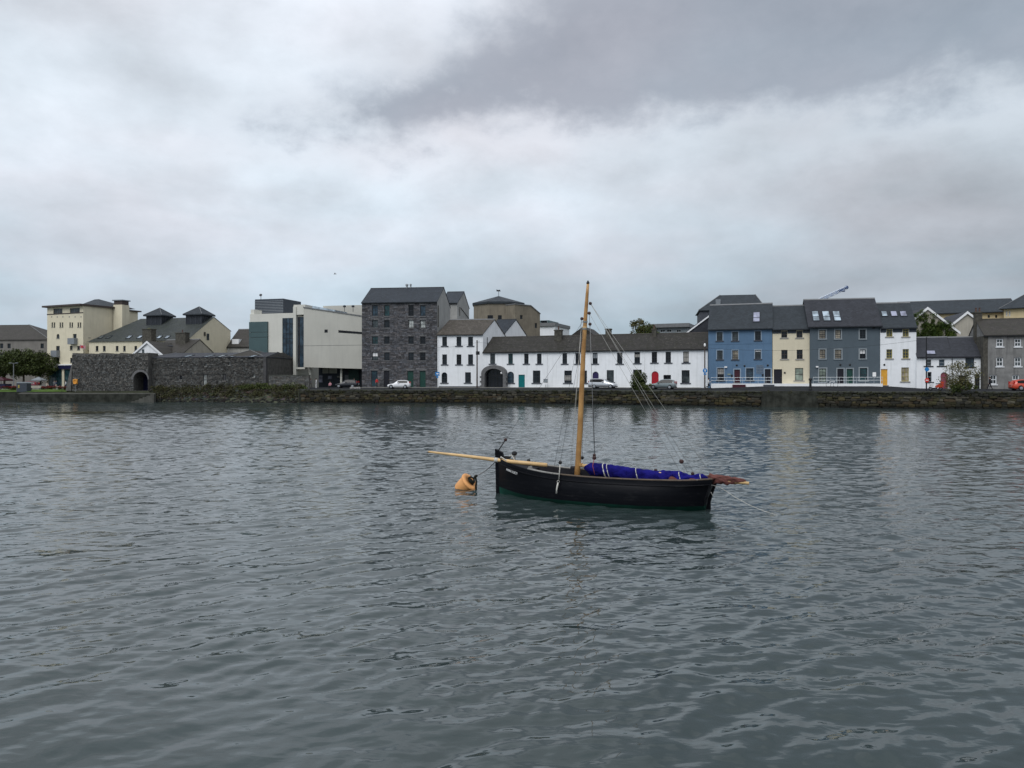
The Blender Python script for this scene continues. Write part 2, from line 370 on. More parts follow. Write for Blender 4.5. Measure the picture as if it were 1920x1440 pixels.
# ------------------------------------------------------------------ buildings: facade frame, openings, roofs
def arch_pts(x0, x1, zs, zt, n=10):
    """points along an arch from (x0, zs) over the top zt to (x1, zs)"""
    c = (x0 + x1) / 2; r = (x1 - x0) / 2
    return [(c - r * math.cos(math.pi * i / n), zs + (zt - zs) * math.sin(math.pi * i / n)) for i in range(n + 1)]
class House:
    """local x runs along the facade, y into the building, z up from the base"""
    def __init__(s, name, label, cat, pxL, YL, pxR, YR, zb, group=None, skew=0.0):
        a = G(pxL, YL); b = G(pxR, YR); d = b - a
        s.w = d.length; s.ang = math.atan2(d.y, d.x); s.base = Vector((a.x, a.y, zb)); s.sk = skew
        s.root = thing(name, label, cat, tuple(s.base), s.ang, group)
        s.o = s.to_local(Vector((0, 0, CH))); s.open = []; s.zb = zb
    def to_local(s, p):
        q = p - s.base; c, n = math.cos(s.ang), math.sin(s.ang)
        return Vector((q.x * c + q.y * n, -q.x * n + q.y * c, q.z))
    def ray(s, px, py):
        c, n = math.cos(s.ang), math.sin(s.ang); a = (px - CX) / F; b = (HZ - py) / F
        return Vector((a * c + n, -a * n + c, b))
    def at(s, px, py, v=0.0):
        d = s.ray(px, py); t = (v - s.o.y) / d.y; q = s.o + d * t
        return q.x, q.z
    def z_at(s, px, py, v=0.0): return s.at(px, py, v)[1]
    def on_plane(s, px, py, p0, nrm):
        d = s.ray(px, py); t = (Vector(p0) - s.o).dot(nrm) / d.dot(nrm); return s.o + d * t
    # ---- walls
    def shell(s, wall, eave, depth, ridge=None, rv=None, back=None, base=0.0, thick=.2):
        s.e = eave; s.d = depth; s.rv = depth / 2 if rv is None else rv; s.rz = ridge - .25 if ridge is not None else eave
        s.e1 = eave if back is None else back; s.wall = wall; s.z0 = base
        mb = MB(); w = s.w; sk = s.sk
        xs = sorted({0.0, w} | {o['x0'] for o in s.open} | {o['x1'] for o in s.open})
        zs = sorted({base, eave} | {o['z0'] for o in s.open} | {o['z1'] for o in s.open})
        xs = [x for x in xs if -1e-6 <= x <= w + 1e-6]; zs = [z for z in zs if base - 1e-6 <= z <= eave + 1e-6]
        for i in range(len(xs) - 1):
            for j in range(len(zs) - 1):
                cx, cz = (xs[i] + xs[i + 1]) / 2, (zs[j] + zs[j + 1]) / 2
                if any(o['x0'] < cx < o['x1'] and o['z0'] < cz < o['z1'] for o in s.open): continue
                mb.quad((xs[i], 0, zs[j]), (xs[i + 1], 0, zs[j]), (xs[i + 1], 0, zs[j + 1]), (xs[i], 0, zs[j + 1]))
        for o in s.open:
            a, b, c, d, t = o['x0'], o['x1'], o['z0'], o['z1'], o.get('deep', thick)
            if o.get('arch'):
                sp = d - min((b - a) / 2, (d - c) * .6); ap = arch_pts(a, b, sp, d)
                for (p, q), (r_, u) in zip(ap[:-1], ap[1:]):
                    mb.quad((p, 0, q), (r_, 0, u), (r_, 0, d + 1e-4), (p, 0, d + 1e-4))
                    mb.quad((p, 0, q), (p, t, q), (r_, t, u), (r_, 0, u))
                o['spring'] = sp; top = sp
            else:
                top = d; mb.quad((a, 0, d), (a, t, d), (b, t, d), (b, 0, d))
            mb.quad((a, 0, c), (a, t, c), (a, t, top), (a, 0, top)); mb.quad((b, 0, top), (b, t, top), (b, t, c), (b, 0, c))
            mb.quad((a, 0, c), (b, 0, c), (b, t, c), (a, t, c))
        D = depth
        side = [(0, base), (D, base), (D, s.e1), (s.rv, s.rz), (0, eave)] if ridge is not None else [(0, base), (D, base), (D, s.e1), (0, eave)]
        mb.add([(sk * y, y, z) for y, z in side], [tuple(range(len(side)))]); mb.add([(w + sk * y, y, z) for y, z in side], [tuple(range(len(side) - 1, -1, -1))])
        mb.quad((sk * D, D, base), (w + sk * D, D, base), (w + sk * D, D, s.e1), (sk * D, D, s.e1))
        if ridge is None: mb.quad((0, 0, eave), (w, 0, eave), (w + sk * D, D, s.e1), (sk * D, D, s.e1))
        s.wall_o = mb.build('wall', wall, s.root)
        return s
    def gable_roof(s, m, over=.22, t=.14, endl=.08, endr=.08, gutter=True, ridge_m='lead'):
        k0 = (s.rz - s.e) / s.rv; k1 = (s.rz - s.e1) / (s.d - s.rv)
        a = (-over, s.e - over * k0); c = (s.d + over, s.e1 - over * k1); b = (s.rv, s.rz)
        g = .012
        prof = [(a[0], a[1] + g), (b[0], b[1] + g), (c[0], c[1] + g), (c[0], c[1] + t), (b[0], b[1] + t * 1.25), (a[0], a[1] + t)]
        s.roof = MB().prism_x(prof[::-1], -endl, s.w + endr, s.sk).build('roof', m, s.root); s.rt = t
        if ridge_m:
            x0, x1 = -endl - .01, s.w + endr + .01
            mb = MB(); z = s.rz + t * 1.25
            mb.prism_x([(s.rv - .16, z - .16 * k0 + .03), (s.rv + .16, z - .16 * k1 + .03), (s.rv, z + .08)], x0 + s.sk * s.rv, x1 + s.sk * s.rv)
            mb.build('ridge_tiles', ridge_m, s.roof)
        if gutter:
            zg = a[1] + .02
            MB().prism_x([(a[0] - .12, zg), (a[0] - .10, zg - .1), (a[0] - .02, zg - .1), (a[0] + 0.005, zg)], -endl, s.w + endr).build('gutter', 'gutter', s.roof)
        return s
    def hip_roof(s, m, top, inl, inr, over=.3, t=.12, rv=None):
        """hipped roof: ridge at height top, starting inl from the left wall and ending inr before the right one"""
        rv = s.d / 2 if rv is None else rv; e = s.e; w = s.w; D = s.d
        mb = MB(); o = over
        lo = [(-o, -o, e), (w + o, -o, e), (w + o, D + o, e), (-o, D + o, e)]
        hi = [(x, y, e + t) for x, y, z in lo]
        if inl + inr >= w - .05: rd = [(inl, rv, top)]
        else: rd = [(inl, rv, top), (w - inr, rv, top)]
        pts = lo + hi + rd
        fs = [(3, 2, 1, 0), (0, 1, 5, 4), (1, 2, 6, 5), (2, 3, 7, 6), (3, 0, 4, 7)]
        if len(rd) == 1: fs += [(4, 5, 8), (5, 6, 8), (6, 7, 8), (7, 4, 8)]
        else: fs += [(4, 5, 9, 8), (5, 6, 9), (6, 7, 8, 9), (7, 4, 8)]
        mb.add(pts, fs); s.roof = mb.build('roof', m, s.root)
        for q in hi:
            n = min(rd, key=lambda r: (r[0] - q[0]) ** 2)
            MB().tube([Vector(q) + Vector((0, 0, .02)), Vector(n) + Vector((0, 0, .03))], .07, 5).build('hip_capping', 'lead', s.roof)
        return s
    # ---- openings, by photo pixels on the facade plane
    def opening(s, x0, y0, x1, y1, **kw):
        u0, z0 = s.at(x0, y1); u1, z1 = s.at(x1, y0)
        o = dict(x0=max(u0, .05), x1=min(u1, s.w - .05), z0=max(z0, kw.pop('floor', .02)), z1=z1, **kw); s.open.append(o); return o
    def win(s, x0, y0, x1, y1, st, **kw): return s.opening(x0, y0, x1, y1, st=st, kind='window', **kw)
    def door(s, x0, y0, x1, y1, m, **kw): return s.opening(x0, y0, x1, y1, mat=m, kind='door', **kw)
    def fit_out(s):
        for o in s.open:
            if o['kind'] == 'window': s.make_window(o)
            elif o['kind'] == 'door': s.make_door(o)
    def make_window(s, o):
        st = STY[o['st']] if isinstance(o['st'], str) else o['st']
        a, b, c, d = o['x0'], o['x1'], o['z0'], o['z1']; y = o.get('deep', .2) - .07; fw = st.get('fw', .06)
        fr = MB(); arch = o.get('arch')
        if arch:
            sp = o['spring']; ap = arch_pts(a, b, sp, d); cx = (a + b) / 2
            def inn(p): return (cx + (p[0] - cx) * (1 - 2 * fw / (b - a)), sp + (p[1] - sp) * (1 - fw / (d - sp)))
            for p, q in zip(ap[:-1], ap[1:]):
                i, j = inn(p), inn(q)
                fr.add([(p[0], y, p[1]), (q[0], y, q[1]), (j[0], y, j[1]), (i[0], y, i[1])], [(3, 2, 1, 0)])
                fr.quad((i[0], y, i[1]), (j[0], y, j[1]), (j[0], y + .05, j[1]), (i[0], y + .05, i[1]))
            topz = sp
        else:
            topz = d; fr.box(a, b, y, y + .06, d - fw, d)
        fr.box(a, a + fw, y, y + .06, c, topz if arch else d - fw); fr.box(b - fw, b, y, y + .06, c, topz if arch else d - fw)
        fr.box(a + fw, b - fw, y, y + .06, c, c + fw)
        nx, nz = st.get('bars', (1, 2)); bw = st.get('bw', .03)
        for i in range(1, nx):
            x = a + (b - a) * i / nx; fr.box(x - bw / 2, x + bw / 2, y + .01, y + .045, c + fw, (d if not arch else d - .08) - fw)
        for j in range(1, nz):
            z = c + (d - c) * j / nz; t = bw * (1.8 if (nz % 2 == 0 and j == nz // 2) else 1)
            fr.box(a + fw, b - fw, y + .004, y + .055, z - t / 2, z + t / 2)
        wo = fr.build('window', st['frame'], s.root)
        pm = o.get('pane') or st['pane']
        pn = MB()
        if arch:
            pts = [(a, y + .04, c), (b, y + .04, c)] + [(p, y + .04, q) for p, q in ap[::-1]]
            pn.add(pts, [tuple(range(len(pts)))])
        else: pn.quad((a, y + .04, c), (b, y + .04, c), (b, y + .04, d), (a, y + .04, d))
        pn.build('pane', pm, wo)
        if o.get('blind'):   # a drawn blind or curtain behind the upper or lower glass
            k0, k1, bm = o['blind']; zz = c + (d - c) * k0; z2 = c + (d - c) * k1
            MB().box(a + fw, b - fw, y + .03, y + .035, zz, z2).build('blind', bm, wo)
        if st.get('sill'):
            q = st.get('so', .14); MB().box(a - q, b + q, -.10, .05, c - st.get('sh', .16), c - .003).build('sill', st['sill'], wo)
        if st.get('lintel'):
            MB().box(a - .2, b + .2, -.05, .12, d + .01, d + .32).build('lintel', st['lintel'], wo)
        if st.get('surround'):
            q = st.get('sq', .16); tr = MB()
            tr.box(a - q, a - .002, -.035, .02, c - .01, d + q); tr.box(b + .002, b + q, -.035, .02, c - .01, d + q); tr.box(a - .002, b + .002, -.033, .02, d + .002, d + q)
            tr.build('surround', st['surround'], wo)
    def make_door(s, o):
        a, b, c, d = o['x0'], o['x1'], o['z0'], o['z1']; y = o.get('deep', .2) - .06; mb = MB()
        if o.get('arch'):
            ap = arch_pts(a, b, o['spring'], d); prof = [(a, c), (b, c)] + ap[::-1]
            prof = [p for i, p in enumerate(prof) if i == 0 or (abs(p[0] - prof[i-1][0]) + abs(p[1] - prof[i-1][1])) > 1e-5][:-1] if False else [(a, c), (b, c)] + ap[::-1]
            mb.prism_y(prof, y, y + .05); h = o['spring'] - c
        else: mb.box(a, b, y, y + .05, c, d); h = d - c
        w = b - a
        for x0, x1 in ((.14, .45), (.55, .86)):
            for z0, z1 in ((.08, .42), (.5, .92)):
                mb.box(a + w * x0, a + w * x1, y - .018, y + .01, c + h * z0, c + h * z1)
        do = mb.build('door', o['mat'], s.root)
        MB().lathe([(.01, 0), (.03, .01), (.035, .05), (.01, .07)], 8, (a + w * .88, y, c + h * .46), (0, -1, 0)).build('handle', 'brass', do)
        if o.get('surround'):
            q = .16; tr = MB(); sp = d
            tr.box(a - q, a - .002, -.04, .02, c, d + q); tr.box(b + .002, b + q, -.04, .02, c, d + q); tr.box(a - .002, b + .002, -.038, .02, d + .002, d + q)
            tr.build('surround', o['surround'], do)
        MB().box(a - .1, b + .1, -.35, .1, c - .14, c - .004).build('doorstep', 'limestone', do)
    # ---- roof lights and chimneys
    def slope(s):
        n = Vector((0, -(s.rz - s.e), s.rv)).normalized(); return Vector((0, 0, s.e + s.rt)), n
    def skylight(s, x0, y0, x1, y1, pane='pane_sky', bars=1, fm='frame_dark'):
        p0, n = s.slope(); q = [s.on_plane(*c, p0, n) for c in ((x0, y1), (x1, y1), (x1, y0), (x0, y0))]
        up = Vector((0, s.rv, s.rz - s.e)).normalized()
        a = q[0]; w = max(.4, (q[1] - q[0]).x); h = (q[3] - q[0]).dot(up)
        X = Vector((1, 0, 0))
        def bx(mb, u0, u1, v0, v1, t0, t1):
            c = [a + X * u + up * v + n * t for t in (t0, t1) for u, v in ((u0, v0), (u1, v0), (u1, v1), (u0, v1))]
            mb.add([tuple(p) for p in c], [(3, 2, 1, 0), (4, 5, 6, 7), (0, 1, 5, 4), (1, 2, 6, 5), (2, 3, 7, 6), (3, 0, 4, 7)])
        fw = .09; fr = MB()
        bx(fr, -fw, 0, -fw, h + fw, -.02, .1); bx(fr, w, w + fw, -fw, h + fw, -.02, .1); bx(fr, 0, w, -fw, 0, -.02, .099); bx(fr, 0, w, h, h + fw, -.02, .099)
        for i in range(1, bars): bx(fr, 0, w, h * .4 - .05, h * .4 + .05, 0, .09)
        so = fr.build('skylight', fm, s.roof); pn = MB(); bx(pn, 0, w, 0, h, 0, .06); pn.build('pane', pane, so)
    def chimney(s, x0, x1, ytop, v=None, drop=1.2, deep=.8, pots=1, m='chimney_stone', moss=False, name='chimney'):
        v = s.rv if v is None else v; u0, zt = s.at(x0, ytop, v); u1, _ = s.at(x1, ytop, v); mb = MB(); y0, y1 = v - deep / 2, v + deep / 2
        zb = s.rz - drop
        mb.box(u0, u1, y0, y1, zb, zt - .18); mb.box(u0 - .09, u1 + .09, y0 - .09, y1 + .09, zt - .18, zt)
        co = mb.build(name, m, s.roof)
        for i in range(pots):
            x = u0 + (u1 - u0) * (i + .5) / pots
            MB().lathe([(.15, 0), (.12, .1), (.11, .5), (.14, .55), (.14, .62)], 10, (x, v, zt - .002)).build('chimney_pot', 'chimney_pot', co)
        if moss: MB().lathe([(.3, 0), (.4, .06), (.28, .16), (.05, .2)], 12, ((u0 + u1) / 2, v, zt - .01)).build('moss_tuft', 'moss', co)
        return co
    def downpipe(s, px, top=None, bot=.05, m='gutter'):
        u = s.at(px, 700)[0]
        MB().tube([(u, -.07, bot), (u, -.07, top or s.e - .1)], .045, 6).build('downpipe', m, s.root)
    # ---- real stone courses over a plain core wall
    def stonework(s, z0, z1, x0=None, x1=None, hs=(.26, .42), ws=(.4, 1.0), m='stone', tones=(.5, 1.5), seed=1, y=0.0, proud=(.02, .07), name='stonework', gap=.018, pad=.02):
        rnd = random.Random(seed); mb = MB(); x0 = 0 if x0 is None else x0; x1 = s.w if x1 is None else x1
        brk = sorted({z0, z1} | {z for o in s.open for z in (o['z0'], o['z1']) if z0 < z < z1})
        zz = [z0]
        for t in brk[1:]:
            h = t - zz[-1]; n = max(1, round(h / ((hs[0] + hs[1]) / 2))); f = [rnd.uniform(hs[0], hs[1]) for _ in range(n)]; k = h / sum(f); a = zz[-1]
            for q in f: a += q * k; zz.append(a)
        for za, zb in zip(zz[:-1], zz[1:]):
            free = [(x0, x1)]
            for o in s.open:
                if o['z0'] < (za + zb) / 2 < o['z1'] + (.0 if not o.get('arch') else 0):
                    nf = []
                    xa, xb = o['x0'] - pad, o['x1'] + pad
                    if o.get('arch') and (za + zb) / 2 > o.get('spring', 1e9):
                        k = math.sqrt(max(0, 1 - (((za + zb) / 2 - o['spring']) / (o['z1'] - o['spring'])) ** 2)); c = (o['x0'] + o['x1']) / 2; r = (o['x1'] - o['x0']) / 2 * k; xa, xb = c - r - pad, c + r + pad
                    for p, q in free:
                        if xb <= p or xa >= q: nf.append((p, q))
                        else:
                            if xa > p + .05: nf.append((p, xa))
                            if xb < q - .05: nf.append((xb, q))
                    free = nf
            for p, q in free:
                x = p
                while x < q - .02:
                    w = rnd.uniform(*ws)
                    if x + w > q - .25: w = q - x
                    t = rnd.uniform(*tones) if rnd.random() > .12 else rnd.uniform(tones[1], tones[1] * 1.25)
                    tint = rnd.uniform(-.06, .06); tone = (t * (1 + tint), t, t * (1 - tint * .8))
                    d = rnd.uniform(*proud); g = gap; j = lambda: rnd.uniform(-.02, .02)
                    a, b, c, e = x + g, x + w - g, za + g, zb - g
                    if b - a > .06:
                        ch = .03
                        f = [(a + ch + j(), y - d, c + ch + j()), (b - ch + j(), y - d + j(), c + ch + j()), (b - ch + j(), y - d, e - ch + j()), (a + ch + j(), y - d + j(), e - ch + j())]
                        k = [(a, y - .005, c), (b, y - .005, c), (b, y - .005, e), (a, y - .005, e)]
                        mb.add(f + k, [(0, 1, 2, 3), (4, 5, 1, 0), (5, 6, 2, 1), (6, 7, 3, 2), (7, 4, 0, 3)], tone)
                    x += w
        return stuff(mb.build(name, m, s.root))
STY = dict(
    terrace=dict(frame='frame_dark', pane='pane_dark', bars=(2, 2), sill='sill_slate', so=.26, sh=.17, bw=.035),
    terrace_low=dict(frame='frame_dark', pane='pane_dark', bars=(4, 4), sill='sill_slate', so=.22, sh=.17, bw=.03),
    georgian=dict(frame='frame_dark', pane='pane_mid', bars=(3, 4), sill='sill_slate', so=.2, bw=.03, surround='blue_light', sq=.13),
    georgian_grey=dict(frame='frame_dark', pane='pane_mid', bars=(2, 4), sill='grey_light', so=.2, bw=.035, surround='grey_light', sq=.17),
    brown_sash=dict(frame='frame_brown', pane='pane_dark', bars=(2, 2), sill='sill_stone', so=.22, bw=.04),
    olive_sash=dict(frame='frame_olive', pane='pane_mid', bars=(2, 3), sill='sill_stone', so=.2, bw=.06, fw=.1),
    white_sash=dict(frame='frame_white', pane='pane_mid', bars=(2, 2), sill='frame_white', so=.12, bw=.06, fw=.13),
    warehouse=dict(frame='frame_dark', pane='pane_dark', bars=(2, 2), sill='limestone', so=.1, lintel='limestone'),
    plain=dict(frame='frame_dark', pane='pane_dark', bars=(2, 1), bw=.04),
    plain_white=dict(frame='frame_white', pane='pane_dark', bars=(2, 1), bw=.05, fw=.08),
    cottage=dict(frame='frame_grey', pane='pane_blue', bars=(1, 2), sill='black_iron', so=.3, sh=.14, bw=.05),
    small=dict(frame='frame_dark', pane='pane_mid', bars=(2, 2), bw=.03, sill='sill_stone', so=.05, sh=.1),
    shop=dict(frame='navy_fascia', pane='pane_teal', bars=(4, 1), bw=.08),
    black=dict(frame='dark_trim', pane='pane_black', bars=(1, 1)),
)
# ------------------------------------------------------------------ water
KW = 1.15   # ripple height factor
def build_water():
    rows, cols = 1080, 760
    u = np.linspace(0, 1, rows); Y = 3.5 * (175 / 3.5) ** u
    v = np.linspace(-1, 1, cols)
    YY, VV = np.meshgrid(Y, v, indexing='ij'); XX = VV * (YY * .80 + 3.0)
    rng = np.random.default_rng(5)
    H = np.zeros_like(XX)
    cell = np.maximum(np.gradient(Y)[:, None], (YY * .80 + 3.0) * 2 / cols)
    def train(lam, amp, ang, spread, n, warp=0.0):
        h = np.zeros_like(XX)
        for _ in range(n):
            l = lam * rng.uniform(.75, 1.35); a = ang + rng.normal(0, spread); k = 2 * math.pi / l; ph = rng.uniform(0, 6.28)
            kx, ky = math.cos(a) * k, math.sin(a) * k
            w = warp * (np.sin(XX * .31 * 2 / lam * .3 + ph) + np.sin(YY * .27 * 2 / lam * .3 + 2 * ph + XX * .11))
            fade = np.clip((l / cell - 2.2) / 2.0, 0, 1)
            h += np.sin(kx * XX + ky * YY + ph + w) * fade * (l / lam)
        return h * amp / math.sqrt(n)
    # patchy envelope: calm lanes and ruffled lanes
    env = .75 + .35 * np.sin(XX * .21 + YY * .33 + 1.0) * np.sin(XX * .13 - YY * .21) + .2 * np.sin(YY * .9 + XX * .5)
    H += train(.58, .0085, R(130), .16, 10, .9)      # ripples whose crests run up to the right
    grow = np.clip((YY - 9) / 30, .22, 1.0)         # the open river is choppier than the lee of the near quay
    gust = .62 + .55 * np.clip(np.sin(XX * .055 + YY * .083 + .6) * np.sin(XX * .031 - YY * .047 + 2.0) + .5, 0, 1)   # ruffled patches
    H += train(1.7, .0115, R(112), .55, 9, .8) * grow * gust
    H += train(1.05, .0160, R(100), .7, 10, .8) * grow * gust
    H += train(.68, .0125, R(100), .8, 12, .8) * grow * gust
    H += train(.42, .0060, R(100), .9, 12, .8) * grow * gust
    H += train(5.0, .012, R(105), .35, 5, .5)
    H += train(.33, .0044, R(124), .45, 12, .7) * env
    H += train(.21, .0022, R(118), .6, 12, .7) * env
    H += train(.9, .0045, R(75), .5, 8, .8) * env
    pts = np.stack([XX, YY, H], -1).reshape(-1, 3)
    idx = np.arange(rows * cols).reshape(rows, cols)
    q = np.stack([idx[:-1, :-1], idx[:-1, 1:], idx[1:, 1:], idx[1:, :-1]], -1).reshape(-1, 4)
    far = np.array([(-600, -200, -.09), (600, -200, -.09), (600, 200, -.09), (-600, 200, -.09)], float)
    allp = np.concatenate([pts, far]); n = len(pts); q = np.concatenate([q, [[n, n + 1, n + 2, n + 3]]])
    me = bpy.data.meshes.new('water'); me.vertices.add(len(allp)); me.vertices.foreach_set('co', allp.astype(np.float32).ravel())
    me.loops.add(len(q) * 4); me.loops.foreach_set('vertex_index', q.ravel().astype(np.int32))
    me.polygons.add(len(q)); me.polygons.foreach_set('loop_start', np.arange(0, len(q) * 4, 4, dtype=np.int32)); me.polygons.foreach_set('loop_total', np.full(len(q), 4, dtype=np.int32))
    me.polygons.foreach_set('use_smooth', np.ones(len(q), dtype=bool)); me.update(); me.validate()
    m, t, p = bsdf('sea_water')
    co = t.new('ShaderNodeTexCoord').outputs['Object']
    patch = t.noise(co, .12, 3, .5)
    c = t.mix(patch, (.024, .037, .039), (.036, .052, .050))
    t.put(p.inputs['Base Color'], c); ox, oy, oz = t.sep(co); farther = t.step(oy, 12, 52)          # ripples too fine to build, on the open river
    t.put(p.inputs['Roughness'], t.m('ADD', .045, t.m('MULTIPLY', farther, t.m('ADD', .0, t.m('MULTIPLY', t.step(t.noise(co, .05, 4, .55), .35, .65), .10))))); p.inputs['IOR'].default_value = 1.42; p.inputs['Specular IOR Level'].default_value = .5
    rot = t.new('ShaderNodeMapping'); rot.inputs['Rotation'].default_value = (0, 0, R(-32)); rot.inputs['Scale'].default_value = (.55, 1.0, 1.0); t.l.new(co, rot.inputs[0])
    n1 = t.noise(rot.outputs[0], 2.2, 2, .45, .3); n2 = t.noise(rot.outputs[0], 6.5, 2, .5, .3); n3 = t.noise(t.vm('MULTIPLY', co, (.6, 1.0, 1.0)), .8, 3, .5, .3)
    rough_lane = t.step(t.noise(co, .055, 4, .55), .38, .62)
    h = t.m('ADD', t.m('MULTIPLY', n1, t.m('ADD', KW * .022, t.m('MULTIPLY', rough_lane, KW * .022))), t.m('MULTIPLY', n2, t.m('ADD', KW * .005, t.m('MULTIPLY', rough_lane, KW * .008))))
    h = t.m('ADD', h, t.m('MULTIPLY', n3, KW * .09))
    b = t.new('ShaderNodeBump'); b.inputs['Strength'].default_value = 1.0; b.inputs['Distance'].default_value = 1.0
    t.put(b.inputs['Height'], t.m('MULTIPLY', h, t.m('SUBTRACT', 1.0, t.m('MULTIPLY', farther, .4)))); t.l.new(b.outputs[0], p.inputs['Normal'])
    me.materials.append(m)
    o = structure(link('water', me)); return o
build_water()

# ------------------------------------------------------------------ ground, road, quay
QX = [560, 720, 880, 1000, 1120, 1270, 1420, 1540, 1650, 1780, 1920, 2150]
QY = [131.5, 130.5, 130, 126.5, 122, 116, 110, 106, 103, 101.4, 100.4, 98]
FX = [560, 678, 820, 907, 1327, 1448, 1650, 1718, 1843, 2150]
FY = [150, 143, 141, 140, 126, 121.5, 117, 115.5, 112, 107]
ZX = [560, 1325, 1440, 1650, 1722, 2150]; ZF = [2.55, 2.6, 3.02, 3.02, 2.6, 2.5]
ZQ = 2.28
def quay(px): return G(px, lerp(QX, QY, px))
def face(px): return G(px, lerp(FX, FY, px))
def strip(name, m, fronts, backs):
    mb = MB(); n = len(fronts); mb.v = [tuple(p) for p in fronts] + [tuple(p) for p in backs]
    mb.f = [(i, i + 1, n + i + 1, n + i) for i in range(n - 1)]
    return structure(mb.build(name, m))
# the land sheet, out to the horizon
st = [(-1100, 160, 1.45, 1400), (0, 155, 1.45, 1400), (60, 150, 1.5, 1400), (135, 145, 1.7, 1400), (290, 144.5, 1.9, 1400), (430, 141, 2.0, 1400), (558, 137, 2.1, 1400)]
st += [(x, y + .25, 2.05, 1400) for x, y in zip(QX, QY)] + [(3000, 96, 2.05, 1400)]
_g = strip('ground', 'earth', [(*G(x, y), z) for x, y, z, b in st], [(*G(x, b), 2.05) for x, y, z, b in st]); _n = len(st)
_bm = bmesh.new(); _bm.from_mesh(_g.data); _bm.verts.ensure_lookup_table()     # earth face down to the water, so the sheet has no open edge
_lo = [_bm.verts.new((v.co.x, v.co.y + .02, -1.0)) for v in _bm.verts[:_n]]; _bm.verts.ensure_lookup_table()
for i in range(_n - 1): _bm.faces.new((_lo[i], _lo[i + 1], _bm.verts[i + 1], _bm.verts[i]))
_bm.to_mesh(_g.data); _bm.free()
rx = list(range(560, 2151, 30))
strip('road', 'asphalt', [(*(quay(x) + Vector((0, .55))), ZQ - .03) for x in rx], [(*(face(x) + Vector((0, .4))), lerp(ZX, ZF, x) - .005) for x in rx])
px_ = [x for x in rx if 650 < x < 1335]
mb = MB()
for a, b in zip(px_[:-1], px_[1:]):
    p, q = face(a), face(b); za, zb = lerp(ZX, ZF, a), lerp(ZX, ZF, b)
    mb.add([(p.x, p.y - 1.9, za - .12), (q.x, q.y - 1.9, zb - .12), (q.x, q.y - 1.9, zb + .05), (p.x, p.y - 1.9, za + .05), (p.x, p.y + .3, za + .06), (q.x, q.y + .3, zb + .06)],
           [(0, 1, 2, 3), (3, 2, 5, 4)])
structure(mb.build('pavement', 'paving'))
# forecourt left of the warehouse and the grass by the jetty
strip('promenade', 'paving', [(*G(x, y), z) for x, y, z in ((-900, 166, 2.02), (0, 161, 2.02), (80, 157, 2.05), (137, 152, 2.1))], [(*G(x, y), z) for x, y, z in ((-900, 240, 2.6), (0, 215, 2.5), (80, 210, 2.5), (137, 205, 2.5))])
strip('grass', 'grass', [(*G(x, y), z) for x, y, z in ((-900, 160.3, 1.62), (0, 155.2, 1.62), (62, 150.5, 1.66), (125, 147.5, 1.75))], [(*G(x, y), z) for x, y, z in ((-900, 166.5, 2.06), (0, 161.5, 2.06), (62, 158.5, 2.09), (125, 153.5, 2.14))])

# ---- quay wall: core, coping stones and every facing stone
mb = MB(); top = []
for a, b in zip(rx[:-1], rx[1:]):
    p, q = quay(a), quay(b)
    mb.add([(p.x, p.y, -.8), (q.x, q.y, -.8), (q.x, q.y + .12, ZQ - .14), (p.x, p.y + .12, ZQ - .14), (p.x, p.y + .8, ZQ - .14), (q.x, q.y + .8, ZQ - .14)], [(0, 1, 2, 3), (3, 2, 5, 4)])
QW = structure(mb.build('quay_wall', 'quay_core'))
VAR = []
def stone_variant(seed, flat=.0):
    rnd = random.Random(seed); bm = bmesh.new(); bmesh.ops.create_cube(bm, size=1.0)
    bmesh.ops.subdivide_edges(bm, edges=bm.edges[:], cuts=1, use_grid_fill=True)
    for v in bm.verts:
        r = v.co.length; k = .60 + .12 * (1 - r)
        v.co = v.co.lerp(v.co.normalized() * .56, .38) + Vector([rnd.uniform(-.06, .06) for _ in range(3)])
    me = bpy.data.meshes.new('stone'); bm.to_mesh(me); bm.free(); me.materials.append(M['quay_stone']); return me
VAR = [stone_variant(i) for i in range(14)]
def weed_colour(z, rnd):
    g = rnd.random()
    if z < .30: c = (.012, .013, .009)
    elif z < .62: c = ((.040, .036, .014), (.026, .026, .015), (.060, .046, .014))[int(g * 3)]
    elif z < 1.45: c = ((.078, .072, .030), (.060, .052, .026), (.10, .085, .038), (.045, .044, .034), (.085, .062, .034), (.12, .11, .08))[int(g * 6)]
    else: c = ((.034, .038, .022), (.050, .052, .042), (.030, .034, .018), (.06, .058, .046))[int(g * 4)]
    k = rnd.uniform(.32, .85); return (c[0] * k, c[1] * k, c[2] * k)
def quay_path():
    """points every 5 cm of arc length along the wall, with outward normals"""
    P_ = [quay(x) for x in np.arange(562, 2120, 2)]; s = [0]
    for a, b in zip(P_[:-1], P_[1:]): s.append(s[-1] + (b - a).length)
    return P_, s
QP, QS = quay_path()
def quay_at(d):
    x = lerp(QS, [p.x for p in QP], d); y = lerp(QS, [p.y for p in QP], d); x2 = lerp(QS, [p.x for p in QP], d + .4); y2 = lerp(QS, [p.y for p in QP], d + .4)
    t = Vector((x2 - x, y2 - y)); t = t.normalized() if t.length > 1e-6 else Vector((1, 0)); return Vector((x, y)), t
rnd = random.Random(11); cand = []
z = -.12
while z < ZQ - .16:
    h = rnd.uniform(.28, .48) if z > .2 else rnd.uniform(.3, .4); h = min(h, ZQ - .12 - z)
    if h < .14: break
    d = rnd.uniform(0, .4)
    while d < QS[-1] - 1:
        w = rnd.uniform(.45, 1.1) * (1.0 if rnd.random() > .15 else 1.4)
        p, t = quay_at(d + w / 2); px = CX + p.x / p.y * F
        if not (1428 < px < 1535 and z < 9): cand.append((d, w, z, h, px, p, t))
        d += w
    z += h
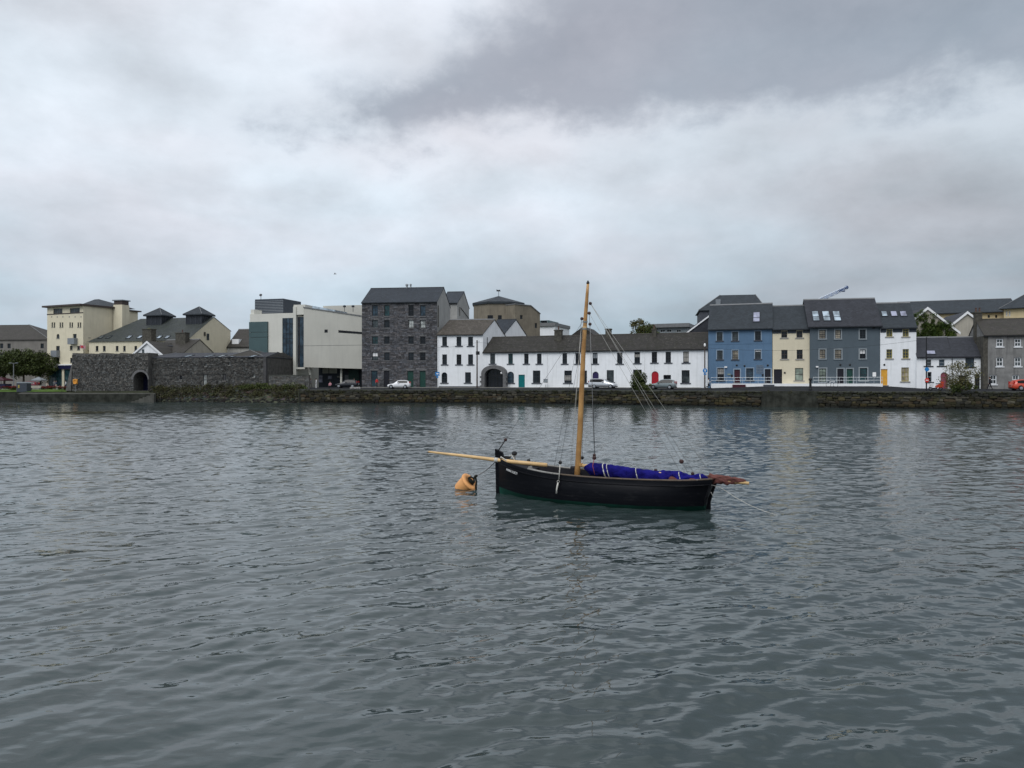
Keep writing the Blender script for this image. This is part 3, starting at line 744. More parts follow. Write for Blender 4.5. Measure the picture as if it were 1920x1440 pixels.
single = sorted([c for c in cand if 0 < c[4] < 1935], key=lambda c: -(c[1] * c[3]) / c[5].y ** 2)[:300]; ids = {id(c) for c in single}
rub = MB()
for c in cand:
    d, w, z, h, px, p, t = c
    if px > 1990: continue
    zc = z + h / 2; col = weed_colour(zc, rnd); ang = math.atan2(t.y, t.x) + rnd.uniform(-.06, .06)
    out = rnd.uniform(-.02, .12); pos = Vector((p.x + t.y * out, p.y - t.x * out + .05 * zc, zc))
    pos.z += rnd.uniform(-.08, .08); scl = (w * rnd.uniform(.9, 1.15), rnd.uniform(.34, .5), h * rnd.uniform(.85, 1.3)); me = rnd.choice(VAR)
    if id(c) in ids:
        o = link('stone', me, QW, tuple(pos)); o.rotation_euler = (rnd.uniform(-.08, .08), rnd.uniform(-.08, .08), ang); o.scale = scl; o.color = (*col, 1)
    else:
        mt = Matrix.Translation(pos) @ Matrix.Rotation(ang, 4, 'Z') @ Matrix.Diagonal((*scl, 1))
        rub.add([tuple(mt @ v.co) for v in me.vertices], [tuple(f.vertices) for f in me.polygons], col)
stuff(rub.build('small_stones', 'quay_rubble', QW))
# coping stones and the concrete repair
d = .2; rnd = random.Random(4); k = 0
while d < QS[-1] - 2.5:
    w = rnd.uniform(1.0, 1.9); p, t = quay_at(d + w / 2); px = CX + p.x / p.y * F
    mb = MB(); mb.box(-w / 2 + .012, w / 2 - .012, -.1, .62, -.16, rnd.uniform(-.012, .012)); o = mb.build('coping_stone', 'coping', QW)
    o.location = (p.x, p.y + .1, ZQ); o.rotation_euler = (0, 0, math.atan2(t.y, t.x)); d += w
a, b = quay(1428), quay(1535); t = (b - a).normalized(); L = (b - a).length
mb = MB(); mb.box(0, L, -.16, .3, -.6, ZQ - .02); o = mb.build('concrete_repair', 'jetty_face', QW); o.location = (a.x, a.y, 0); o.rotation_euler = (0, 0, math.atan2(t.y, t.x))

# ---- old jetty at the left with steps, low quay behind it
def jetty():
    pl = [G(32, 137.2), G(215, 137.2), G(292, 138.2), G(290, 146), G(140, 147), G(38, 151.5)]
    mb = MB(); n = len(pl)
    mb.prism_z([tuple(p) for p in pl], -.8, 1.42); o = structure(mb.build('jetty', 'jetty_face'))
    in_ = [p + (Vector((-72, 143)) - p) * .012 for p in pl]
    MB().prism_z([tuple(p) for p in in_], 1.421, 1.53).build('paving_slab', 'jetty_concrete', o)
    a = G(250, 137.5); b = G(292, 138.1); t = (b - a).normalized(); L = (b - a).length
    for i in range(6):
        s = MB(); s.box(i * L / 6, (i + 1) * L / 6 - .01, -1.1, .1, -.7, .12 + i * .25); q = s.build('step', 'jetty_concrete', o); q.location = (a.x, a.y, 0); q.rotation_euler = (0, 0, math.atan2(t.y, t.x))
    mb = MB(); fr = [G(-900, 159.5), G(-100, 155.4), G(36, 152.2)]; bk = [p + Vector((0, .8)) for p in fr]
    mb.add([(p.x, p.y, -.8) for p in fr] + [(p.x, p.y, 1.6) for p in fr] + [(p.x, p.y, 1.6) for p in bk], [(0, 1, 4, 3), (1, 2, 5, 4), (3, 4, 7, 6), (4, 5, 8, 7)])
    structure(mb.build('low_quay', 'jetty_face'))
jetty()
# ---- rubble bank with scrub under the old walls
def leaf_cloud(mb, centres, n, size, rnd, squash=1.0):
    for _ in range(n):
        c, r = rnd.choice(centres)
        while True:
            q = Vector((rnd.uniform(-1, 1), rnd.uniform(-1, 1), rnd.uniform(-1, 1)))
            if .25 < q.length < 1: break
        p = Vector(c) + Vector((q.x * r, q.y * r, q.z * r * squash)); a = Vector((rnd.gauss(0, 1), rnd.gauss(0, 1), rnd.gauss(0, 1))).normalized(); b = a.orthogonal().normalized(); k = size * rnd.uniform(.6, 1.4)
        w = a.cross(b) * k * .55
        mb.add([tuple(p - b * k), tuple(p + w), tuple(p + b * k), tuple(p - w)], [(0, 1, 2, 3)])
def bank():
    mb = MB(); fr = [(*G(x, y), -.5) for x, y in ((285, 137.6), (420, 134.2), (566, 131.4))]; bk = [(*G(x, y), z) for x, y, z in ((285, 145.5, 2.3), (420, 142.8, 2.7), (566, 137.6, 2.5))]
    mb.v = fr + bk; mb.f = [(0, 1, 4, 3), (1, 2, 5, 4)]; structure(mb.build('rubble_bank', 'earth'))
    rnd = random.Random(21); rk = MB(); sb = MB(); cs = []
    for i in range(1500):
        px = rnd.uniform(284, 566); u = rnd.random() ** .8; yf = lerp([285, 420, 566], [137.6, 134.2, 131.4], px); yb = lerp([285, 420, 566], [145.5, 142.8, 137.6], px); zt = lerp([285, 420, 566], [2.3, 2.7, 2.5], px)
        Y = yf + (yb - yf) * u; z = -.5 + (zt + .5) * u; s = rnd.uniform(.25, .75); me = rnd.choice(VAR); g = G(px, Y)
        mt = Matrix.Translation((g.x, g.y, z)) @ Matrix.Rotation(rnd.uniform(0, 6), 4, 'Z') @ Matrix.Rotation(rnd.uniform(-.5, .5), 4, 'X') @ Matrix.Diagonal((s, s * .8, s * .6, 1))
        c = (.012, .013, .010) if z < .4 else random.choice(((.035, .032, .026), (.05, .048, .042), (.028, .026, .017), (.075, .07, .065)))
        rk.add([tuple(mt @ v.co) for v in me.vertices], [tuple(f.vertices) for f in me.polygons], tuple(v * rnd.uniform(.7, 1.3) for v in c))
        if u > .35 and rnd.random() < .22: cs.append(((g.x, g.y, z + .25), rnd.uniform(.4, .95)))
    stuff(rk.build('bank_rocks', 'quay_rubble'))
    leaf_cloud(sb, cs[::2], 9000, .12, rnd, .75); stuff(sb.build('bank_scrub', 'leaf_scrub'))
    sb = MB(); leaf_cloud(sb, cs[1::2], 8000, .12, rnd, .75); stuff(sb.build('bank_bramble', 'leaf_bramble'))
    sb = MB(); c2 = [((*G(px, lerp([285, 566], [144.5, 137.4], px)), 2.6 + rnd.uniform(-.3, .4)), rnd.uniform(.5, .9)) for px in [rnd.uniform(450, 572) for _ in range(30)]]
    leaf_cloud(sb, c2, 5000, .12, rnd, .7); stuff(sb.build('bank_ivy', 'leaf_mid'))
    # brown weed drifting off the jetty
    wd = MB()
    for _ in range(260):
        px = rnd.gauss(165, 34); Y = rnd.gauss(88, 1.6) + (px - 165) * .012; g = G(px, Y); a = rnd.gauss(0, .25); l = rnd.uniform(.15, .6); w_ = rnd.uniform(.03, .09); z = .02 + rnd.uniform(0, .02)
        c_, s_ = math.cos(a) * l, math.sin(a) * l
        wd.add([(g.x - c_, g.y - s_, z), (g.x + s_ * .1, g.y - w_, z + .02), (g.x + c_, g.y + s_, z), (g.x, g.y + w_, z + .03)], [(0, 1, 2, 3)])
    stuff(wd.build('floating_seaweed', 'leaf_bramble'))
    # grass tufts and weeds along the top of the quay wall
    sb = MB(); cs = []
    for _ in range(330):
        p, t = quay_at(rnd.uniform(1, QS[-1] - 12)); cs.append(((p.x, p.y - .02, ZQ - rnd.uniform(.1, .55)), rnd.uniform(.12, .34)))
    leaf_cloud(sb, cs, 14000, .07, rnd, .8); stuff(sb.build('wall_weeds', 'leaf_scrub'))
bank()
# ------------------------------------------------------------------ riverside houses, left to right
# ---- dark stone warehouse
h = House('stone_warehouse', 'tall dark rubble stone warehouse with five rows of small windows', 'building', 678.5, 143, 819.5, 141.2, 2.55)
cols = ((698, 708.4), (720.6, 730.4), (766, 775.6), (788, 797.8)); rws = ((572, 592.6), (600, 614.5), (630.6, 645), (660.6, 676))
pan = [['pane_blue', 'pane_teal', 'pane_black', 'pane_blue'], ['pane_mid', 'pane_dark', 'pane_pale', 'pane_pale'], ['pane_teal', 'pane_dark', 'pane_dark', 'pane_black'], ['pane_mid', 'pane_dark', 'pane_dark', 'pane_black']]
for i, (a, b) in enumerate(rws):
    for j, (x0, x1) in enumerate(cols): h.win(x0, a, x1, b, 'warehouse', pane=pan[i][j], blind=(.5, .95, 'sign_white') if (i, j) == (3, 0) else None)
h.win(696.4, 695, 707.7, 724, 'shop'); h.door(720, 695, 730, 727, 'door_black'); h.door(764, 695, 775, 727, 'door_green'); h.door(787, 695, 798, 727, 'door_green')
ev = h.z_at(678.5, 567.5); h.shell('mortar', ev, 11.6, h.z_at(692, 540, 5.6), 5.6)
h.gable_roof('slate_blue', ridge_m='gutter'); h.fit_out(); h.stonework(0, ev - .05, hs=(.20, .34), ws=(.35, .95), tones=(.5, 1.15), seed=3)
for o in h.open[-4:]: MB().box(o['x0'] - .25, o['x1'] + .25, -.09, .12, o['z1'] + .02, o['z1'] + .34).build('lintel', 'limestone', h.root)
mb = MB(); w = h.w + .012
mb.add([(w, 0, 0), (w, h.d, 0), (w, h.d, h.e1), (w, h.rv, h.rz - .02), (w, 0, h.e)], [(0, 1, 2, 3, 4)]); mb.build('gable_render', 'gable_render', h.root)
mb = MB(); u = .7; mb.box(w + .005, w + .04, .5, 1.1, ev - 4.6, ev - .6); mb.build('gable_window', 'pane_black', h.root)
for px, r_ in ((763, .2), (770, .14)):
    x, z = h.at(px, 537, 5.6); MB().lathe([(r_, 0), (r_, .5), (r_ * 1.5, .55), (r_ * 1.5, .7), (.03, .85)], 10, (x, 5.6, h.rz + .1)).build('roof_vent', 'galvanised', h.roof)
# ---- second gabled block behind it
h = House('rendered_block', 'grey rendered gabled block standing behind the dark stone warehouse', 'building', 826, 157, 857.5, 156.5, 2.5)
h.shell('gable_render', h.z_at(857, 568), 12.0, h.z_at(875, 546, 6.5), 6.5); h.gable_roof('slate_blue', ridge_m='gutter')
MB().box(h.w + .01, h.w + .05, 2.0, 2.5, h.e - 2.4, h.e - .6).build('gable_window', 'pane_dark', h.root)
MB().tube([(h.w + .06, 3.0, h.e - .7), (h.w + .06, 11.5, h.e - 2.2)], .07, 6).build('waste_pipe', 'gutter', h.root)
# ---- white three-storey house
h = House('white_house', 'white three-storey house with brown slate roof beside the stone warehouse', 'house', 820.3, 141, 905.5, 140, 2.58, skew=.38)
for a, b in ((631.3, 648.4), (664.5, 683.3)):
    for i, (x0, x1) in enumerate(((829.2, 838.1), (856, 865), (877.7, 886.9))): h.win(x0, a, x1, b, 'terrace', pane='pane_black' if a > 650 and i == 1 else None)
h.win(828, 698, 838.6, 717.7, 'terrace', arch=True); h.win(872, 698, 883, 717.7, 'terrace_low')
h.shell('white_render', h.z_at(820, 627), 8.0, h.z_at(833, 598.5, 4), 4); h.gable_roof('slate_brown'); h.fit_out(); h.downpipe(822.2, m='white_paint')
MB().box(h.w + h.sk * 1.5 + .02, h.w + h.sk * 1.5 + .07, 1.3, 1.8, h.e - 2.6, h.e - .5).build('gable_window', 'pane_dark', h.root)
MB().box(0.2, h.w - .4, -.02, .1, .02, .22).build('plinth', 'sill_slate', h.root)
h = House('white_rear_wing', 'white gabled wing with dark slate roof behind the three-storey white house', 'house', 912, 151, 947, 150, 2.55, skew=.25)
h.shell('white_render', h.z_at(947, 624.5), 8.4, h.z_at(957.5, 598, 4.2), 4.2); h.gable_roof('slate_blue', ridge_m='gutter')
# ---- long white terrace: three houses under one roof line
TE = dict(YL=140.0, YR=126.0)
def terr_Y(px):   # depth along the straight terrace front
    a = G(905.5, 140); b = G(1327, 126); k = (px - CX) / F; d = b - a
    t = (k * a.y - a.x) / (d.x - k * d.y); return a.y + d.y * t
def terrace(label, p0, p1, wins, doors, chims, m='slate_moss'):
    h = House('terrace_house', label, 'house', p0, terr_Y(p0), p1, terr_Y(p1), 2.55, 'white terraced houses')
    for w in wins: h.win(*w[:4], w[4], **(w[5] if len(w) > 5 else {}))
    for d in doors: h.door(*d[:4], d[4], **(d[5] if len(d) > 5 else {}))
    ref = House.__new__(House)
    h.shell('white_render', TZ[0], 7.0, TZ[1], 3.5); h.gable_roof(m, endl=.0, endr=.0, ridge_m='slate_rust'); h.fit_out()
    for c in chims: h.chimney(*c[:3], **(c[3] if len(c) > 3 else {}))
    return h
_r = House('reference', '', '', 905.5, 140, 1327, 126, 2.55); TZ = (_r.z_at(907, 660), _r.z_at(921.4, 631.5, 3.5)); bpy.data.objects.remove(_r.root)
UP = 'terrace'
h1 = terrace('white terraced house with rounded stone porch and teal door', 905.5, 1028,
    [(919, 663, 928.4, 682, UP, dict(pane='pane_mid')), (953, 663, 961.6, 682, UP, dict(pane='pane_teal')), (982.8, 663, 991, 682, UP), (1006.9, 663, 1015.3, 682, UP), (951, 696.7, 963.6, 718, 'terrace_low', dict(arch=True, pane='pane_blue')), (999, 694.7, 1013, 718, 'terrace_low')],
    [(972, 702.5, 984, 727.5, 'door_teal')], [])
h1.chimney(1040, 1028, 640) if False else None
h2 = terrace('white terraced house with dark purple arched door behind the silver car', 1028, 1210.5,
    [(1054.5, 662, 1063.3, 682, UP), (1079, 662, 1087.6, 682, UP), (1111, 661.6, 1120.6, 681.9, UP, dict(blind=(.5, .93, 'frame_grey'))), (1157, 661, 1167, 682, UP), (1189.5, 660, 1200, 681, UP, dict(blind=(.55, .8, 'sill_stone'))),
     (1058, 694.7, 1072, 718, 'terrace_low', dict(blind=(.2, .6, 'sill_stone'))), (1091, 694.7, 1100.5, 718, 'terrace_low'), (1137.5, 694, 1151, 716.5, 'terrace_low', dict(pane='pane_mid')), (1187, 693, 1203, 716, 'terrace_low')],
    [(1111, 696.7, 1122.5, 727.5, 'door_purple', dict(arch=True))], [(1040.5, 1054, 618.5, dict(pots=1, v=2.6, drop=1.7)), (1136, 1146, 616.5, dict(pots=0, v=3.0))])
h3 = terrace('white terraced house with bright red arched door next to the blue house', 1210.5, 1327,
    [(1222, 659.7, 1232, 680, UP, dict(pane='pane_black')), (1248, 659.7, 1258, 680, UP), (1281, 659, 1291.6, 680, UP, dict(blind=(.1, .95, 'sill_stone'), pane='pane_black')), (1278, 694, 1293, 718, 'terrace_low', dict(blind=(.1, .5, 'pane_mid'))), (1244, 703, 1258, 718, 'terrace', dict(pane='pane_black'))],
    [(1221.6, 696, 1235, 727.5, 'door_red', dict(arch=True))], [(1222.5, 1231, 616.5, dict(pots=1, deep=.6, v=3.0))])
for h, px in ((h1, 1026.5), (h2, 1208.5)): h.downpipe(px, m='white_paint')
# rounded stone porch of the first terrace house
def porch(h):
    x0, _ = h.at(900.5, 720, -.9); x1, _ = h.at(948.5, 720, -.9); a0, _ = h.at(908.5, 720, -.9); a1, _ = h.at(943, 720, -.9)
    zt = h.z_at(924, 684.5, -.9); za = h.z_at(924, 691, -.9); x0 = max(x0, .04)
    n = 14; outer = [(x0, 0), ] ; c = (x0 + x1) / 2
    sp = zt - 1.5; op = arch_pts(x0, x1, sp, zt, n); spi = za - 1.2; ip = arch_pts(a0, a1, spi, za, n)
    mb = MB()
    for i in range(n):
        o0, o1, i0, i1 = op[i], op[i + 1], ip[i], ip[i + 1]
        for y, f in ((-.95, (0, 1, 2, 3)),): mb.add([(i0[0], y, i0[1]), (i1[0], y, i1[1]), (o1[0], y, o1[1]), (o0[0], y, o0[1])], [f])
        mb.quad((o0[0], -.95, o0[1]), (o1[0], -.95, o1[1]), (o1[0], 0, o1[1]), (o0[0], 0, o0[1]))
        mb.quad((i0[0], -.95, i0[1]), (i0[0], -.01, i0[1]), (i1[0], -.01, i1[1]), (i1[0], -.95, i1[1]))
    mb.box(x0, a0, -.95, -.012, 0, spi) if False else None
    for xa, xb, s_, si in ((x0, a0, op[0], ip[0]), (a1, x1, op[-1], ip[-1])):
        lo = min(sp, spi); mb.box(xa, xb, -.949, -.011, 0, lo)
        if sp > spi and xa == x0: mb.add([(xa, -.95, spi), (xb, -.95, spi), (xa, -.95, sp)], [(0, 1, 2)])
        if sp > spi and xa != x0: mb.add([(xa, -.95, spi), (xb, -.95, spi), (xb, -.95, sp)], [(0, 1, 2)])
    po = mb.build('porch', 'limestone', h.root)
    for i in range(6):
        for xa, dx in ((x0, -.24), (x1, .24)):
            if xa + dx < 0: dx = -.02 - xa if False else dx
            if i % 2 == 0: MB().box(xa + min(dx, 0), xa + max(dx, 0) + (0.02 if dx < 0 else 0), -1.0, -.7, .06 + i * .42, .06 + i * .42 + .34).build('quoin', 'limestone', po)
    MB().quad((a0, -.03, 0), (a1, -.03, 0), (a1, -.03, za - .1), (a0, -.03, za - .1)).__class__ if False else None
    b = MB(); pr = [(a0, .02), (a1, .02)] + ip[::-1]; b.prism_y(pr, -.06, -.015); bo = b.build('porch_door', 'pane_black', po)
    m = MB()
    for i in range(1, 5):
        x = a0 + (a1 - a0) * i / 5; m.box(x - .05, x + .05, -.11, -.061, .02, za - .25)
    m.box(a0, a1, -.10, -.062, spi - .05, spi + .05); m.build('porch_frame', 'black_iron', bo)
    MB().lathe([(.02, 0), (.16, .05), (.2, .25), (.12, .4), (.02, .45)], 10, (a1 - .35, -.7, za - 1.0)).build('porch_lamp', 'sign_white', po)
porch(h1)
# rear cross roof peeping over the terrace ridge
h = House('terrace_rear_return', 'mossy peaked roof rising behind the white terrace, partly behind the mast', 'house', 1066, 141, 1118, 139.4, 2.5)
h.shell('flats_render', h.z_at(1066, 633), 9); xa, zt = h.at(1094, 612); e = h.e; w = h.w
mb = MB(); mb.add([(-.2, -.2, e - .1), (w + .2, -.2, e - .1), (xa, -.2, zt), (-.2, 9, e - .1), (w + .2, 9, e - .1), (xa, 9, zt)], [(0, 1, 2), (5, 4, 3), (0, 2, 5, 3), (2, 1, 4, 5), (1, 0, 3, 4)]); mb.build('roof', 'slate_moss', h.root)
# ---- blue house
SILLB = STY['georgian']
h = House('blue_house', 'blue three-storey house with slate roof and pale railings in front', 'house', 1328.2, 124.5, 1447.8, 121.4, 2.6)
for x0, y0, x1, y1, kw in ((1344, 622.8, 1354.7, 639, {}), (1373, 622, 1384, 638.8, {}), (1415.6, 621, 1426.6, 638, dict(pane='pane_dark')), (1344.5, 657, 1355, 674, {}), (1373, 656.8, 1384, 674, dict(pane='pane_curtain')), (1415.6, 656, 1426.6, 673, dict(blind=(.8, .95, 'sign_white'))),
        (1345, 690, 1357.5, 713.5, dict(blind=(.5, .95, 'sill_stone'), pane='pane_black')), (1399, 690.5, 1412.5, 713.5, dict(pane='pane_blue'))): h.win(x0, y0, x1, y1, 'georgian', **kw)
h.door(1376.6, 692.8, 1387.5, 717, 'door_maroon', surround='blue_light'); h.door(1434, 692, 1445, 718.5, 'door_black', surround='blue_light')
h.shell('blue_render', h.z_at(1328, 615.5), 8.4, h.z_at(1329, 571, 4.2), 4.2); h.gable_roof('slate_grey', over=.35); h.fit_out(); h.skylight(1412.5, 586, 1424, 603.5, 'pane_mauve', 2)
MB().box(0, h.w, -.03, .05, h.z_at(1328, 646), h.z_at(1328, 645)).build('string_course', 'blue_render', h.root)
tr = MB(); u0, z0 = h.at(1418.5, 700); u1, z1 = h.at(1431, 685)
for i in range(6): x = u0 + (u1 - u0) * i / 5; tr.box(x - .02, x + .02, -.06, -.02, z0, z1)
for i in range(6): z = z0 + (z1 - z0) * i / 5; tr.box(u0, u1, -.075, -.055, z - .02, z + .02)
tr.build('trellis', 'frame_grey', h.root)
for px, py in ((1381.5, 685), (1439.5, 685), (1396, 686)): x, z = h.at(px, py); MB().lathe([(.14, 0), (.16, .06), (.05, .12)], 10, (x, 0, z), (0, -1, 0)).build('wall_lamp', 'black_iron', h.root)
for a, b, c, d, m in ((1358.5, 687, 1363.5, 689.5, 'sign_white'), (1364, 700.5, 1370, 703, 'pane_green'), (1370.5, 702.5, 1374, 707, 'black_iron'), (1428.5, 701.5, 1432, 705.5, 'black_iron')):
    x0, z1 = h.at(a, b); x1, z0 = h.at(c, d); MB().box(x0, x1, -.22 if m == 'sign_white' else -.1, -.01, z0, z1).build('letter_box' if m == 'black_iron' else 'wall_sign', m, h.root)
# ---- cream house
h = House('cream_house', 'narrow cream house squeezed between the blue and the dark grey house', 'house', 1448.6, 121.4, 1518.6, 119.8, 2.6)
for x0, y0, x1, y1 in ((1465, 621, 1476, 633), (1493.4, 620.5, 1504.7, 633)): h.win(x0, y0, x1, y1, 'brown_sash')
for x0, y0, x1, y1 in ((1465, 656, 1476.6, 673), (1493.8, 655.6, 1505, 673)): h.win(x0, y0, x1, y1, 'brown_sash')
h.win(1490.6, 690, 1506, 713.5, 'brown_sash', pane='pane_green'); h.door(1451, 692.3, 1466.4, 722, 'door_black', surround='pale_cream')
h.shell('pale_cream', h.z_at(1449, 616), 8.4, h.z_at(1450, 572.5, 4.2), 4.2); h.gable_roof('slate_grey', over=.3); h.fit_out()
mb = MB(); zb = h.z_at(1449, 625.5); ws = sorted((o['x0'] - .05, o['x1'] + .05) for o in h.open[:2]); x = .02
for a, b in ws + [(h.w - .02, h.w)]: mb.box(x, a, -.06, .02, zb, h.e - .02); x = b
mb.build('fascia_band', 'dark_band', h.root)
x, z = h.at(1471.5, 699); MB().lathe([(.12, 0), (.15, .06), (.05, .14)], 10, (x, 0, z), (0, -1, 0)).build('wall_lamp', 'black_iron', h.root)
# ---- dark grey house
h = House('grey_house', 'dark grey three-storey house with three bright skylights', 'house', 1519, 119.3, 1650, 117.2, 2.6)
for x0, y0, x1, y1, pn in ((1536, 619, 1548, 635, 'pane_curtain'), (1566, 618.5, 1576.5, 635, 'pane_curtain'), (1612, 618, 1623, 635, 'pane_dark'), (1536.7, 655.5, 1547.6, 672.5, 'pane_curtain'), (1565.5, 655.5, 1577.5, 672.5, 'pane_curtain'), (1612, 655.3, 1623, 672.3, 'pane_black'), (1536, 691, 1549, 716, 'pane_green'), (1612, 690, 1626, 713.5, 'pane_teal')):
    h.win(x0, y0, x1, y1, 'georgian_grey', pane=pn, blind=(.55, .93, 'sign_white') if pn == 'pane_black' else None)
h.door(1570, 691.5, 1581.7, 720, 'door_black', surround='grey_light'); h.door(1587.5, 691.5, 1599, 720, 'door_green', surround='grey_light')
h.shell('grey_render', h.z_at(1519, 609), 8.6, h.z_at(1515, 560.5, 4.3), 4.3); h.gable_roof('slate_mauve', over=.45, endl=.35, endr=.25); h.fit_out()
for a, b, p in ((1524.5, 1537.5, 'pane_sky'), (1544, 1558, 'pane_sky'), (1564, 1578, 'pane_sky')): h.skylight(a + 1, 584, b - 1, 601.5, p, 2)
x0, z1 = h.at(1636, 698); x1, z0 = h.at(1642.5, 706); MB().box(x0, x1, -.05, -.01, z0, z1).build('wall_notice', 'sign_white', h.root)
x0, z1 = h.at(1529.5, 686.5); x1, z0 = h.at(1534, 689); MB().box(x0, x1, -.25, -.01, z0, z1).build('wall_sign', 'sign_white', h.root)
for px in (1575.5, 1593.5): x, z = h.at(px, 684); MB().lathe([(.14, 0), (.16, .06), (.05, .12)], 10, (x, 0, z), (0, -1, 0)).build('wall_lamp', 'black_iron', h.root)
for px in (1530, 1638): x, z = h.at(px, 614); MB().box(x - .2, x + .2, -.14, 0, z - .18, z + .12).build('wall_vent', 'black_iron', h.root)
# ---- white house with the yellow door
h = House('white_house', 'white three-storey house with yellow door and olive window frames', 'house', 1650.6, 117.1, 1718, 115.9, 2.55)
for x0, y0, x1, y1 in ((1662, 617.5, 1673.4, 631), (1692.5, 617, 1704, 631), (1662, 655, 1673, 672), (1692.5, 654.5, 1704, 672), (1690, 689, 1704, 715)): h.win(x0, y0, x1, y1, 'olive_sash', pane='pane_curtain' if y0 > 680 else None)
h.door(1651.8, 692, 1664, 722.3, 'door_yellow')
h.shell('white_render', h.z_at(1651, 613), 8.2, h.z_at(1652, 567, 4.1), 4.1); h.gable_roof('slate_grey', over=.3); h.fit_out()
mb = MB(); zb = h.z_at(1651, 623.5); ws = sorted((o['x0'] - .05, o['x1'] + .05) for o in h.open[:2]); x = .02
for a, b in ws + [(h.w - .02, h.w)]: mb.box(x, a, -.06, .02, zb, h.e - .02); x = b
mb.build('fascia_band', 'dark_band', h.root)
for a, b, p in ((1654.5, 1664, 'pane_sky'), (1672, 1682.5, 'pane_mauve'), (1689.5, 1700.5, 'pane_mauve')): h.skylight(a, 584, b, 593, p)
x, z = h.at(1658, 684); MB().lathe([(.12, 0), (.15, .06), (.05, .14)], 10, (x, 0, z), (0, -1, 0)).build('wall_lamp', 'black_iron', h.root)
# ---- two low cottages
h = House('cottage', 'low white cottage with arched pink door, scooter parked in front', 'house', 1718.4, 115.4, 1786, 113.9, 2.5)
h.win(1736, 674, 1746, 686, 'cottage', pane='pane_mid'); h.win(1760.6, 674, 1771, 686, 'cottage'); h.win(1739, 697.5, 1746.7, 716, 'cottage', pane='pane_black'); h.door(1763.6, 698, 1777, 729, 'door_pink', arch=True)
h.shell('white_render', h.z_at(1718, 668.5), 7.6, h.z_at(1718, 631.5, 3.8), 3.8); h.gable_roof('slate_mauve', endl=0, endr=0); h.fit_out(); h.skylight(1739, 658, 1754, 664.5, 'pane_mauve'); h.downpipe(1785.3)
h = House('cottage', 'low white cottage half hidden by the shrub on the quay', 'house', 1786, 113.9, 1843.6, 112.6, 2.5)
h.win(1810, 671, 1826.6, 688, dict(frame='frame_dark', pane='pane_blue', bars=(1, 2), sill='black_iron', so=.25)); h.win(1797, 704, 1812, 719, 'cottage', pane='pane_black'); h.door(1827.5, 701, 1837, 729, 'door_black')
h.shell('white_render', h.z_at(1786, 668.2), 7.6, h.z_at(1786, 631, 3.8), 3.8); h.gable_roof('slate_mauve', endl=0, endr=0); h.fit_out()
# ---- grey concrete house at the right edge
h = House('concrete_house', 'weathered grey concrete house with white sash windows at the right edge', 'house', 1845, 111.4, 1990, 108.6, 2.5)
for y0, y1 in ((635, 650), (670, 687)):
    for x0 in (1868, 1902, 1938, 1966): h.win(x0, y0, x0 + 13.2, y1, 'white_sash', pane='pane_mid' if x0 < 1900 else None)
for x0 in (1856, 1898, 1940): h.win(x0, 703, x0 + 13, 720.5, 'white_sash', pane='pane_mid' if x0 < 1890 else None)
h.shell('grey_concrete', h.z_at(1845, 628.5), 8.4, h.z_at(1845, 597.5, 4.2), 4.2); h.gable_roof('slate_rust', ridge_m='slate_rust'); h.fit_out()
MB().box(-.09, .5, .02 - .03, 4.0, 0, h.e - .1).build('side_wall', 'chimney_stone', h.root)
h.chimney(1826.5, 1840, 585, v=4.2, drop=3.5, deep=1.0, pots=2)
# ---- raised walkway with railings before the blue, cream and grey houses
def walkway():
    fr = [face(x) + Vector((-.25, -1.75)) for x in (1331, 1448, 1519, 1648)]; bk = [face(x) + Vector((0, .1)) for x in (1331, 1448, 1519, 1648)]; zt = 3.30
    mb = MB(); n = 4
    for i in range(3):
        a, b, c, d = fr[i], fr[i + 1], bk[i + 1], bk[i]
        mb.add([(a.x, a.y, 2.3), (b.x, b.y, 2.3), (b.x, b.y, zt), (a.x, a.y, zt), (d.x, d.y, zt), (c.x, c.y, zt)], [(0, 1, 2, 3), (3, 2, 5, 4)])
    a, d = fr[0], bk[0]; mb.quad((d.x, d.y, 2.3), (a.x, a.y, 2.3), (a.x, a.y, zt), (d.x, d.y, zt)); a, d = fr[3], bk[3]; mb.quad((a.x, a.y, 2.3), (d.x, d.y, 2.3), (d.x, d.y, zt), (a.x, a.y, zt))
    o = structure(mb.build('raised_walkway', 'white_paint'))
    for nm, px, w in (('steps', 1382, 2.0), ('steps', 1437, 1.6)):
        p = face(px) + Vector((-.25, -1.9)); s = MB(); ang = math.atan2(-3.1, 12)
        for i in range(3): s.box(-w / 2, w / 2, -.3 * (3 - i) + .1, .3, 2.4 + i * .01 if i == 0 else 2.6 + i * .2, 2.8 + i * .2)
        q = s.build(nm, 'door_maroon' if px < 1400 else 'sill_slate', o); q.location = (p.x, p.y, -.06); q.rotation_euler = (0, 0, ang)
    for lab, ra in (('pale steel railing on the white walkway before the blue house', (1331, 1447)), ('pale steel railing in front of the dark grey house', (1520, 1648))):
        t = thing('railing', lab, 'railing', (*(face(ra[0]) + Vector((-.25, -1.7))), zt), 0, 'walkway railings'); org = Vector(t.location)
        pts = [face(x) + Vector((-.25, -1.7)) for x in np.linspace(ra[0], ra[1], 9)]
        for hgt in (.95, .5):
            MB().tube([Vector((p.x, p.y, zt + hgt)) - org for p in pts], .028, 6).build('rail', 'steel', t)
        for p in pts: MB().tube([Vector((p.x, p.y, zt)) - org, Vector((p.x, p.y, zt + .98)) - org], .025, 6).build('post', 'steel', t)
walkway()
